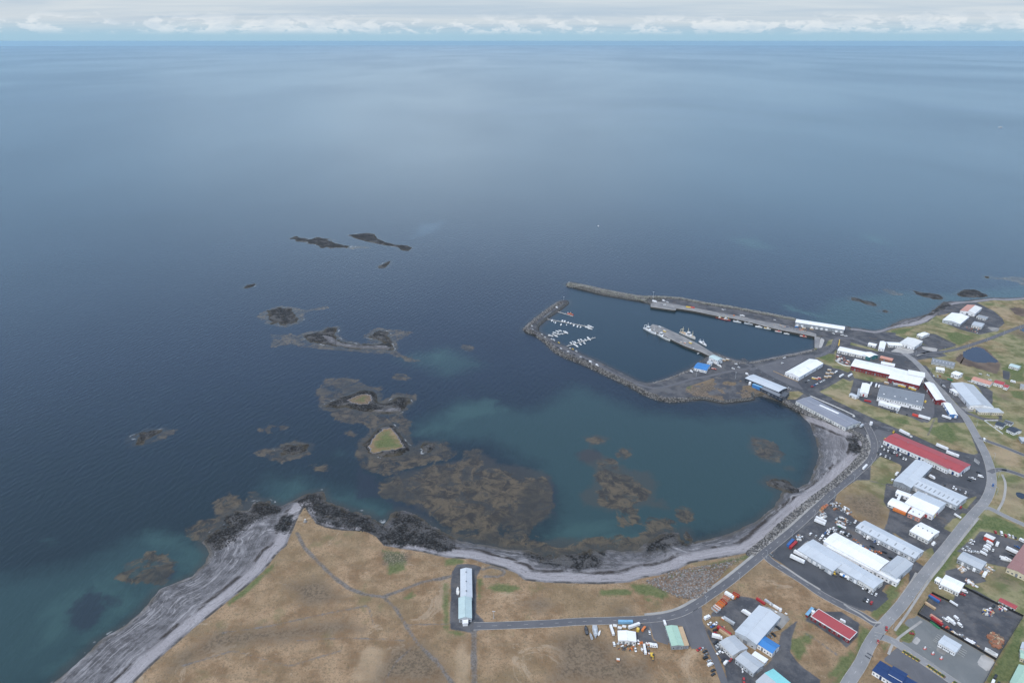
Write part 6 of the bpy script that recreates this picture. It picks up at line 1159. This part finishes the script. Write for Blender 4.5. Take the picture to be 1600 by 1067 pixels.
# boats -----------------------------------------------------------------
def boat(reg, x, y, d, L, hull, label, group=None, cabin='white', deck='offwhite', masts=0, cabpos=0.1, z=0.0, kind='motorboat', cat='boat', crane=None):
    gx, gy = G(*reg(x, y), z); rz = heading(reg, x, y, d); r = root_empty(kind); r.location = (gx, gy, z); r.rotation_euler = (0, 0, rz)
    k = L/10.0; B = (1.65*k if L < 14 else 1.3*k); H = 1.0*k if L < 14 else 0.75*k
    st = [(-5.0, .80, .0, 1.0), (-3.0, .95, .0, .95), (0, 1.0, .0, 1.0), (2.5, .82, .05, 1.15), (4.0, .45, .15, 1.35), (5.0, .03, .4, 1.55)]
    secs = [[(x_*k, -w_*B, t*H), (x_*k, -w_*B*.75, -.35*k+b*k), (x_*k, 0, -.6*k+b*k), (x_*k, w_*B*.75, -.35*k+b*k), (x_*k, w_*B, t*H), (x_*k, w_*B*.86, t*H), (x_*k, w_*B*.86, t*H-.25*k), (x_*k, -w_*B*.86, t*H-.25*k), (x_*k, -w_*B*.86, t*H)] for x_, w_, b, t in st]
    part('hull', loft(secs), PM(hull), r)
    part('deck', loft([[(x_*k, -w_*B*.85, t*H-.2*k), (x_*k, w_*B*.85, t*H-.2*k), (x_*k, w_*B*.85, t*H-.28*k), (x_*k, -w_*B*.85, t*H-.28*k)] for x_, w_, b, t in st[:-1]]), PM(deck), r)
    cx = (cabpos*10-0.2)*k; h0 = .7*H
    part('cabin', loft([[(cx+a, -B*.55*s, z_), (cx+a, B*.55*s, z_), (cx+c2, B*.5*s, z2), (cx+c2, -B*.5*s, z2)] for a, c2, s, z_, z2 in ((-1.6*k, -1.5*k, 1, h0, h0+1.5*k if L < 14 else h0+1.1*k), (1.4*k, .9*k, .9, h0, h0+1.35*k if L < 14 else h0+1.0*k))]), PM(cabin), r)
    part('cabin_window', boxes([(cx-1.0*k, -B*.56, h0+.75*k, cx+.9*k, B*.56, h0+1.1*k)]), GLASS, r)
    if L >= 14:
        part('bridge', boxes([(cx-1.0*k, -B*.4, h0+1.0*k, cx+.5*k, B*.4, h0+1.7*k)]), PM(cabin), r); part('bridge_window', boxes([(cx-.2*k, -B*.41, h0+1.3*k, cx+.55*k, B*.41, h0+1.5*k)]), GLASS, r)
        part('gantry', boxes([(-4.4*k, -B*.6, H, -4.2*k, -B*.5, H+1.3*k), (-4.4*k, B*.5, H, -4.2*k, B*.6, H+1.3*k), (-4.45*k, -B*.6, H+1.3*k, -4.15*k, B*.6, H+1.45*k)]), PM(crane or 'white'), r)
        part('railing', boxes([(1.0*k+i*.9*k, s*B*(.8-.16*i)-.05, 1.1*H, 1.1*k+i*.9*k, s*B*(.8-.16*i)+.05, 1.1*H+.45*k) for i in range(4) for s in (-1, 1)]), PM('white'), r)
    for i in range(masts):
        mx = (cx-0.8*k) if i == 0 else 3.0*k if i == 1 else -3.4*k; hh = (3.2 if L < 14 else 2.6)*k*(1 if i == 0 else .8)
        part('mast', boxes([(mx-.07*k, -.07*k, h0, mx+.07*k, .07*k, h0+hh+k), (mx-.05*k, -.7*k, h0+hh*.8, mx+.05*k, .7*k, h0+hh*.8+.12*k)]), PM(crane or 'offwhite'), r)
    tag(r, label, cat, group); return r
def pontoon(reg, a, b, wd, label, name='pontoon'):
    A = G(*reg(*a), .5); B_ = G(*reg(*b), .5); A, B_ = Vector(A), Vector(B_); u = (B_-A); L = u.length; r = root_empty(name); r.location = (A.x, A.y, 0); r.rotation_euler = (0, 0, math.atan2(u.y, u.x))
    part('deck', boxes([(0, -wd/2, .35, L, wd/2, .6)]), CONCL, r)
    nf = max(2, int(L/9))
    for i in range(nf): part('float', boxes([((i+.3)*L/nf, -wd/2*.9, -.4, (i+.7)*L/nf, wd/2*.9, .35)]), PM('darkgrey'), r)
    for i in range(nf):
        V, F = disc((i+.5)*L/nf, wd/2+.25, .8, .2, 4.0, 'z', 8); part('pile', (V, F), PM('lightgrey'), r)
    tag(r, label, 'pontoon'); return r
pontoon(R1, (345,325), (463,360), 2.4, 'pontoon nearest the harbour mouth, with the orange rescue boat at its end')
pontoon(R1, (248,378), (610,444), 2.4, 'long pontoon, second from the harbour mouth, lined with white boats')
pontoon(R1, (272,510), (425,484), 2.2, 'short pontoon among a tight bunch of white boats')
pontoon(R1, (415,586), (632,520), 2.4, 'slanting pontoon nearest the pier, moored both sides with white boats')
boat(R1, 443, 346, (40, 12), 14, 'brightred', 'orange and red rescue boat at the end of the first pontoon', cabin='orange', deck='salmon', masts=1, kind='rescue_boat')
def boats(reg, s, d, where, group, L=7.4):
    for i, t in enumerate(s.split()):
        x, y, c = t.split(','); hc = {'w': 'white', 'b': 'navy', 'r': 'red', 'g': 'lightgrey', 'o': 'offwhite', 'n': 'green'}[c[0]]; k = {'s': .72, 'l': 1.2}.get(c[1:2], 1.0)
        nm = {'white': 'white', 'navy': 'white-topped navy', 'red': 'white-topped red', 'lightgrey': 'pale grey', 'offwhite': 'cream white', 'green': 'white-topped green'}[hc]; sgn = random.choice((-1, 1))
        boat(reg, float(x), float(y), (sgn*d[0], sgn*d[1]), L*k, hc, f"{nm} motorboat, {ORD[i]} from the left {where}", group, masts=1 if random.random() < .4 else 0, cabpos=random.uniform(-.1,.2))
boats(R1, '303,394,w 316,404,ws 329,411,w 372,424,w 381,398,wl 399,402,wl 413,427,ws 425,409,w 445,416,w 468,432,wl 497,438,w 519,444,w', (-16, 30), 'along the long pontoon', 'boats along the long pontoon')
boats(R1, '570,446,wl 585,434,w 592,456,wl 604,443,w', (40, 10), 'bunched at the long pontoon outer end', 'boats at the outer end of the long pontoon')
boats(R1, '286,506,w 303,511,ws 312,495,ws 323,486,w 334,512,w 343,476,w 352,495,w 366,472,w 378,494,ws 402,480,wl 413,488,w', (40, 14), 'along the short pontoon', 'boats along the short pontoon', 7.5)
boats(R1, '447,565,w 461,554,ws 470,574,w 478,560,w 489,586,wl 505,545,w 517,572,w 524,540,w 540,548,ws 549,566,w 556,541,w 577,527,wl 590,538,ws', (24, 22), 'along the slanting pontoon', 'boats along the slanting pontoon')
SHIP = 'fishing_boat'
boat(R2, 78, 378, (62, 34), 32, 'white', 'white trawler moored at the left side of the pier head', masts=2, cabpos=-.12, deck='lightgrey', kind=SHIP, cat='ship', crane='offwhite')
boat(R2, 182, 426, (62, 34), 31, 'offwhite', 'white trawler, second along the left side of the pier', masts=1, cabpos=-.2, deck='lightgrey', kind=SHIP, cat='ship', crane='grey')
boat(R2, 362, 412, (70, 32), 34, 'offwhite', 'largest fishing ship with tall yellow masts, far side of the pier', masts=3, cabpos=.1, deck='tan', kind=SHIP, cat='ship', crane='cream')
boat(R2, 476, 472, (40, 26), 20, 'white', 'broad white fishing boat at the far side of the pier root', masts=1, deck='white', kind=SHIP, cat='ship')
boat(R2, 400, 518, (50, 24), 15, 'white', 'small pale green and white boat at the near side of the pier', masts=0, deck='palegreen', kind=SHIP, cat='boat')
boats(R2, '440,546,gs 462,540,gs', (40, -20), 'by the float at the pier root', 'skiffs at the pier root', 8)
QB = 'boats berthed along the outer quay'
for i, (x, y, L, hc, cb, dk, ms, cr, lb) in enumerate([
  (600, 262, 13, 'darkred', 'white', 'rust', 1, None, 'dark red fishing boat squeezed ahead of the red and white trawler'),
  (645, 272, 19, 'red', 'white', 'tan', 2, 'yellow', 'red and white trawler with yellow gear, leftmost large one on the outer quay'),
  (736, 290, 14, 'white', 'white', 'palegrey', 0, None, 'white boat, next right of the red and white trawler on the outer quay'),
  (822, 306, 15, 'palegrey', 'lightgrey', 'palegrey', 0, None, 'pale grey-blue boat in the middle of the outer quay'),
  (900, 329, 12, 'white', 'white', 'offwhite', 1, None, 'white boat left of the one with yellow gear, outer quay'),
  (965, 341, 12, 'white', 'white', 'yellow', 1, 'yellow', 'white boat with bright yellow gear, outer quay'),
  (1048, 364, 11, 'white', 'brightred', 'salmon', 1, None, 'white boat with a red wheelhouse, outer quay'),
  (1110, 380, 9, 'white', 'offwhite', 'offwhite', 0, None, 'small plain white boat near the inner end of the outer quay'),
  (1237, 400, 11, 'salmon', 'brightred', 'white', 1, 'brightred', 'orange-red boat at the inner end of the outer quay')]):
    boat(R2, x, y + 17, (60, 12), L, hc, lb, QB, cabin=cb, deck=dk, masts=ms, crane=cr, kind=SHIP if L > 10.5 else 'motorboat')
ZL = LAND+0.7
boat(R2, 775, 259, (40, 8), 8.5, 'white', 'white boat standing ashore on the outer quay yard', z=ZL)
boat(R2, 602, 641, (40, 26), 10, 'offwhite', 'white boat ashore beside the tall turquoise-roofed house', z=ZL); boat(R2, 560, 661, (40, 10), 7.5, 'brightred', 'small red boat ashore right of the bright blue roof', z=ZL, cabin='salmon')
boat(S7, 182, 325, (0, -40), 8.5, 'white', 'white boat on a trailer beside the long narrow hall', z=ZL)
boat(S8, 101, 540, (-12, -60), 9, 'black', 'black boat laid up on the heath, leftmost of the four', z=ZL, cabin='darkgrey', deck='darkgrey'); boat(S8, 150, 600, (-20, -60), 6.5, 'silver', 'small grey boat laid up beside the black one on the heath', z=ZL, deck='grey', cabin='lightgrey')
boat(S8, 191, 556, (6, 70), 13, 'palegrey', 'long pale grey boat laid up on the heath', z=ZL, deck='lightgrey', cabin='palegrey'); boat(S8, 233, 567, (16, -40), 5.5, 'white', 'small white boat, rightmost of those laid up on the heath', z=ZL)
boat(S3, 1248, 428, (60, 20), 9, 'white', 'upper of two white boats on the black car lot', z=ZL); boat(S3, 1268, 446, (60, 16), 10.5, 'white', 'lower and larger of two white boats on the black car lot', z=ZL)
boat(F1, 1563, 199.5, (20, 0), 24, 'white', 'tiny white boat far out at sea near the right edge', kind='motorboat', masts=1)
boat(F1, 935, 353.5, (2, 1), 7, 'white', 'white boat speck off the tip of the outer breakwater', kind='motorboat')

# lamp posts, masts, fences, small fixtures ------------------------------
def lamp_post(name, loc, h, rz, label, group):
    r = root_empty(name); r.location = (*loc, LAND); r.rotation_euler = (0, 0, rz)
    part('pole', loft([[(rr*math.cos(t*math.pi/3), rr*math.sin(t*math.pi/3), z) for t in range(6)] for rr, z in ((.14, 0), (.08, h))]), PM('lightgrey'), r)
    part('arm', boxes([(0, -.05, h-.1, 1.6, .05, h)]), PM('lightgrey'), r); part('lamp_head', boxes([(1.3, -.16, h-.16, 2.1, .16, h+.02)]), PM('silver'), r)
    tag(r, label, 'street lamp', group); return r
LP0 = lamp_post('street_lamp', (0, 0), 9, 0, None, None)
def lamps(s, off, where, group, reg=F1, every=38.0):
    l = smooth_line(P(reg, s), 2.0); acc = every*0.5; i0 = 0; out = []
    for i in range(1, len(l)):
        acc += (l[i]-l[i-1]).length
        if acc >= every:
            acc = 0; t = (l[i]-l[i-1]).normalized(); n = Vector((-t.y, t.x, 0)); p = l[i] + n*off
            r = copy_thing(LP0, (p.x, p.y, LAND), math.atan2(-n.y*off, -n.x*off)); out.append(r)
    for k, r in enumerate(out): tag(r, f"grey street lamp, {ORD[k]} from the far end {where}", 'street lamp', group)
lamps('1439,574 1456,596 1472,612 1490,633 1507,650 1518,668 1530,690 1541,712 1548,735 1549,757 1541,780 1525,799 1508,818 1487,845 1461,877 1436,908 1410,943 1377,980', 6.5, 'along the main street', 'lamps along the main street')
lamps('1340,655 1362,680 1366,698 1360,718 1335,742 1308,764 1270,799 1237,829 1191,866 1141,907 1107,931 1066,956', 5.6, 'along the coast road', 'lamps along the coast road', every=45)
lamps('1600,509 1544,530 1497,545 1469,550 1415,555', 5.6, 'along the upper road past the pond', 'lamps along the upper road', every=50)
for o in [LP0] + list(LP0.children): bpy.data.objects.remove(o)
for k, (x, y, h) in enumerate([(1070, 182, 16), (108, 100, 0)][:1]):
    pass
def mast(reg, x, y, h, label, zb=LAND):
    r = root_empty('light_mast'); gx, gy = G(*reg(x, y), zb); r.location = (gx, gy, zb)
    part('pole', loft([[(rr*math.cos(t*math.pi/3), rr*math.sin(t*math.pi/3), z) for t in range(6)] for rr, z in ((.22, 0), (.1, h))]), PM('lightgrey'), r); part('lamp_head', boxes([(-1.2, -.2, h-.1, 1.2, .2, h+.25)]), PM('silver'), r); tag(r, label, 'light mast')
mast(R2, 98, 140, 16, 'tall thin light mast at the head of the outer quay'); mast(R2, 425, 720, 12, 'light mast below the bright blue harbour roof', LAND); mast(R2, 722, 735, 10, 'pole at the corner of the navy-walled plant'); mast(S7, 472, 548, 8, 'lone pole in the heath beside the long narrow hall road')
mast(R1, 392, 240, 7, 'small beacon mast on the tip of the inner breakwater', 4.5); mast(F1, 889, 445, 6, 'small beacon mast on the tip of the long outer breakwater', 4.0)
def fence(name, label, reg, s, h, mat, post='darkgrey', gap=4.0, solid=True):
    l = smooth_line(P(reg, s), gap) if len(s.split()) > 2 else [Vector((*p, 0)) for p in P(reg, s)]
    pts = []
    q = [Vector((*p, 0)) for p in P(reg, s)]
    for i in range(len(q)-1):
        n = max(1, int((q[i+1]-q[i]).length/gap)); pts += [q[i].lerp(q[i+1], k/n) for k in range(n)]
    pts.append(q[-1]); r = root_empty(name); r.location = (pts[0].x, pts[0].y, LAND); o0 = Vector((pts[0].x, pts[0].y, 0)); V, F = [], []
    for i in range(len(pts)-1):
        a, b = pts[i]-o0, pts[i+1]-o0; t = (b-a).normalized(); n = Vector((-t.y, t.x, 0))*.05; m0 = len(V); z0 = .05 if solid else h*.55
        V += [a-n+Vector((0,0,z0)), b-n+Vector((0,0,z0)), b-n+Vector((0,0,h)), a-n+Vector((0,0,h)), a+n+Vector((0,0,z0)), b+n+Vector((0,0,z0)), b+n+Vector((0,0,h)), a+n+Vector((0,0,h))]
        F += [(m0,m0+1,m0+2,m0+3), (m0+5,m0+4,m0+7,m0+6), (m0+3,m0+2,m0+6,m0+7)]
    part('panel', (V, F), PM(mat), r); pst = None
    for i, p in enumerate(pts):
        if i >= 60: break
        if pst is None: pst = part('post', boxes([(-.09, -.09, 0, .09, .09, h+.12)]), PM(post), r); pst.location = p-o0
        else: c = pst.copy(); COL.objects.link(c); c.parent = r; c.location = p-o0
    tag(r, label, 'fence'); return r
fence('fence', 'black fence along the upper side of the black storage yard', S6, '870,-68 1180,95 1590,290', 2.2, 'black')
fence('fence', 'black fence between the storage yard and the forecourt', S6, '490,265 650,360 980,550 1308,742', 2.4, 'black')
fence('fence', 'black fence on the street side of the storage yard', S6, '640,48 490,265', 2.2, 'black', 'green'); fence('fence', 'short black fence beside the double-roofed workshop', S6, '640,48 835,140', 2.2, 'black')
fence('fence', 'black fence down the grassy right side of the storage yard and forecourt', S6, '1590,290 1310,740 1180,985', 2.0, 'darkgrey')
fence('white_fence', 'long white fence slanting down to the right of the main street', R6, '655,785 845,922', 1.3, 'white', 'white', 3.0); fence('white_fence', 'white fence along the lane above the dark-roofed house', R6, '655,783 795,783', 1.3, 'white', 'white', 3.0)
fence('yard_wall', 'curved white wall round the yard left of the red-walled halls', R5, '35,290 60,312 120,342 180,353 222,356', 1.8, 'white', 'white'); fence('yard_wall', 'low pale wall in front of the bright white gabled hall', R4, '322,268 440,320 580,378', 1.0, 'tan', 'tan')
fence('pipe_rack', 'white railing along the road side of the lilac-grey roof', R4, '690,545 712,530 900,610 1060,680 1165,730', 1.4, 'white', 'white', 4.0)
fence('quay_barrier', 'yellow-tipped low barrier on the head of the inner breakwater road', R1, '300,325 240,372', 1.0, 'lightgrey', 'yellow', 4.0)
# hedge boxes with yellow stones beside the lower forecourt
def planter(reg, s, label):
    q = [Vector((*p, 0)) for p in P(reg, s)]; c = (q[0]+q[1])/2; u = q[1]-q[0]; r = root_empty('planter_strip'); r.location = (c.x, c.y, LAND+.15); r.rotation_euler = (0, 0, math.atan2(u.y, u.x)); L = u.length/2
    part('soil_bed', boxes([(-L, -1.3, 0, L, 1.3, .3)]), PM('brown'), r); n = int(L/1.3)
    part('hedge', merge(*[boxes([(-L+.5+i*(2*L-1)/n, -.6-.2*random.random(), .3, -L+.5+(i+.8)*(2*L-1)/n, .6+.2*random.random(), .8+.5*random.random())]) for i in range(n)]), paint('hedge_leaf', (0.06,0.09,0.03), .95, .4, scale=2.0), r)
    part('stone_border', boxes([(-L+i*2*L/n, s_*1.45-.18, 0, -L+(i+.6)*2*L/n, s_*1.45+.18, .45) for i in range(n) for s_ in (-1, 1)]), PM('yellow'), r); tag(r, label, 'planter')
planter(S6, '335,645 515,755', 'planted strip with yellow border stones, nearest the crossroads'); planter(S6, '590,795 780,925', 'planted strip with yellow border stones, in the middle of the lower forecourt'); planter(S6, '860,965 1010,1065', 'planted strip with yellow border stones, cut by the bottom edge')
def pump(x, y, label):
    r = root_empty('fuel_pump'); gx, gy = G(*S6(x, y)); r.location = (gx, gy, LAND+.2); r.rotation_euler = (0, 0, .5)
    part('plinth', boxes([(-1.3, -.8, 0, 1.3, .8, .2)]), PM('brightred'), r); part('pump_body', boxes([(-.55, -.4, .2, .55, .4, 2.0)]), PM('white'), r); part('display', boxes([(-.4, -.43, 1.3, .4, .43, 1.7)]), GLASS, r); tag(r, label, 'fuel pump', 'pumps on the forecourt')
pump(566, 622, 'red and white fuel pump nearest the crossroads'); pump(650, 676, 'middle of the three red and white fuel pumps'); pump(737, 726, 'lowest of the three red and white fuel pumps, farthest from the crossroads')
def cairn():
    r = root_empty('cairn'); gx, gy = G(*T4(1042, 138)); r.location = (gx, gy, LAND); part('base', loft([[(rr*math.cos(t*math.pi/4), rr*math.sin(t*math.pi/4), z) for t in range(8)] for rr, z in ((2.0, -.2), (1.7, .8), (.7, 2.2), (.2, 2.6))]), RK[1], r); part('beacon_panel', boxes([(-.7, .9, 0, .7, 1.0, 3.2)]), PM('white'), r); tag(r, 'small pale cairn on the grassy point above the two shores', 'cairn')
cairn()
# scrap: heaps of mixed small metal, timber and plastic that nobody could count
def scrap(name, label, pts_list, n, size, cols, zmax=1.6):
    V, F, MI = [], [], []; mats = [PM(c) for c in cols]
    for reg, s in pts_list:
        for (x, y, z) in scatter_poly(s, reg, n):
            lx, ly, lz = rng.uniform(*size), rng.uniform(size[0]*.3, size[1]*.5), rng.uniform(.2, zmax); a = rng.choice([0.5, 2.07, rng.uniform(0, 3.1)]); c, s_ = math.cos(a), math.sin(a); v, f = boxes([(-lx/2, -ly/2, 0, lx/2, ly/2, lz)]); n0 = len(V)
            V += [(p[0]*c-p[1]*s_+x, p[0]*s_+p[1]*c+y, p[2]+LAND) for p in v]; F += [tuple(i+n0 for i in q) for q in f]; MI += [int(rng.integers(len(cols)))]*6
    o = new_mesh_np(name, V, F, mats); o.data.polygons.foreach_set('material_index', MI); tag(o, label, 'scrap', kind='stuff')
scrap('scrap_metal', 'scattered scrap and timber in the yard by the coast road', [(Q8, '740,80 860,30 1000,110 1120,170 1220,260 1200,340 1120,320 1000,250 860,240 760,210'), (Q8, '860,400 960,350 1120,420 1180,480 1080,600 940,560 860,500'), (Q8, '490,290 600,240 690,300 700,380 600,460 540,380'), (Q8, '40,780 120,730 210,790 160,870 60,880')], 55, (.8, 3.6), ['grey','rust','tan','offwhite','darkgrey','white','brown','palegrey'])
scrap('scrap_metal', 'scrap around the small white shed on the heath', [(S8, '380,660 560,650 650,690 560,760 420,740'), (S8, '600,640 760,660 740,790 660,780')], 45, (.5, 2.6), ['grey','rust','darkgrey','white','orange','brown','darkgrey'])
scrap('building_rubble', 'mixed goods along the lower fence of the black storage yard', [(S6, '620,290 760,370 1000,500 1180,590 1210,640 1000,560 800,450 640,340'), (S6, '1150,220 1230,190 1310,240 1260,300 1160,260'), (S6, '1310,165 1400,150 1450,220 1400,250 1330,215')], 60, (.6, 3.0), ['rust','tan','white','offwhite','darkgrey','brightred','grey','navy'])
scrap('timber_stacks', 'timber and pallets in front of the grey workshop', [(S3, '770,480 860,500 930,520 850,575'), (S3, '1060,480 1150,480 1160,560 1020,620 1000,570'), (S3, '860,610 940,630 1010,700 960,700 880,650')], 34, (.8, 3.6), ['wood','tan','salmon','offwhite','grey','white'], 1.2)
scrap('pallet_goods', 'goods stacked in the gaps between the long halls', [(S2, '650,480 730,490 760,540 1010,660 980,680 720,560'), (S2, '460,570 560,600 700,700 800,760 960,860 930,870 700,740'), (S1, '540,690 600,700 740,780 720,800 560,730')], 42, (.6, 2.6), ['rust','tan','grey','darkgrey','white','blue','orange'], 1.4)
scrap('harbour_gear', 'nets, crates and gear heaped on the outer quay', [(R2, '1000,318 1200,350 1290,372 1290,385 1150,362 1010,335'), (R2, '560,232 700,250 840,285 700,262')], 60, (.8, 3.0), ['brown','darkgrey','orange','tan','grey','navy'], 1.3)
scrap('yard_clutter', 'clutter on the curved yard and around the small cluster of vans', [(R5, '40,225 110,240 200,300 200,330 110,300 50,270'), (S4, '250,510 330,480 400,590 350,610'), (R2, '1480,565 1560,590 1600,640 1560,640 1490,600'), (R3, '1080,590 1230,600 1240,650 1150,630')], 26, (.6, 2.6), ['rust','white','salmon','grey','darkgrey','tan'], 1.4)
scrap('soil_heap', 'rust-brown soil heap in the lower right of the black storage yard', [(S6, '1200,480 1280,450 1380,500 1400,560 1330,640 1250,580')], 160, (1.5, 4.5), ['rust','brown','rust','wood'], 1.1)
# tidy up: the first of each kind stood at the origin only to be copied
for r in list(PROTO.values()):
    for o in list(r.children) + [r]: bpy.data.objects.remove(o)
# ------------------------------------------------------------------ air
def haze():
    m = bpy.data.materials.new('haze'); m.use_nodes = True; n = NT(m.node_tree); n.n.remove(n.n['Principled BSDF'])
    v = n.node('ShaderNodeVolumePrincipled'); v.inputs['Color'].default_value = (0.56, 0.82, 1.0, 1); v.inputs['Density'].default_value = 1.3e-5
    v.inputs['Anisotropy'].default_value = 0.2
    n.l.new(v.outputs[0], n.n['Material Output'].inputs['Volume'])
    a, z0, z1 = 91000.0, -3.5, 456.0
    vs = [(x, y, z) for z in (z0, z1) for y in (-a, a) for x in (-a, a)]
    o = new_mesh_np('haze', vs, [(0,2,3,1), (4,5,7,6), (0,1,5,4), (2,6,7,3), (0,4,6,2), (1,3,7,5)], m)
    tag(o, 'thin pale blue sea haze over the whole bay', 'haze', kind='stuff')
haze()
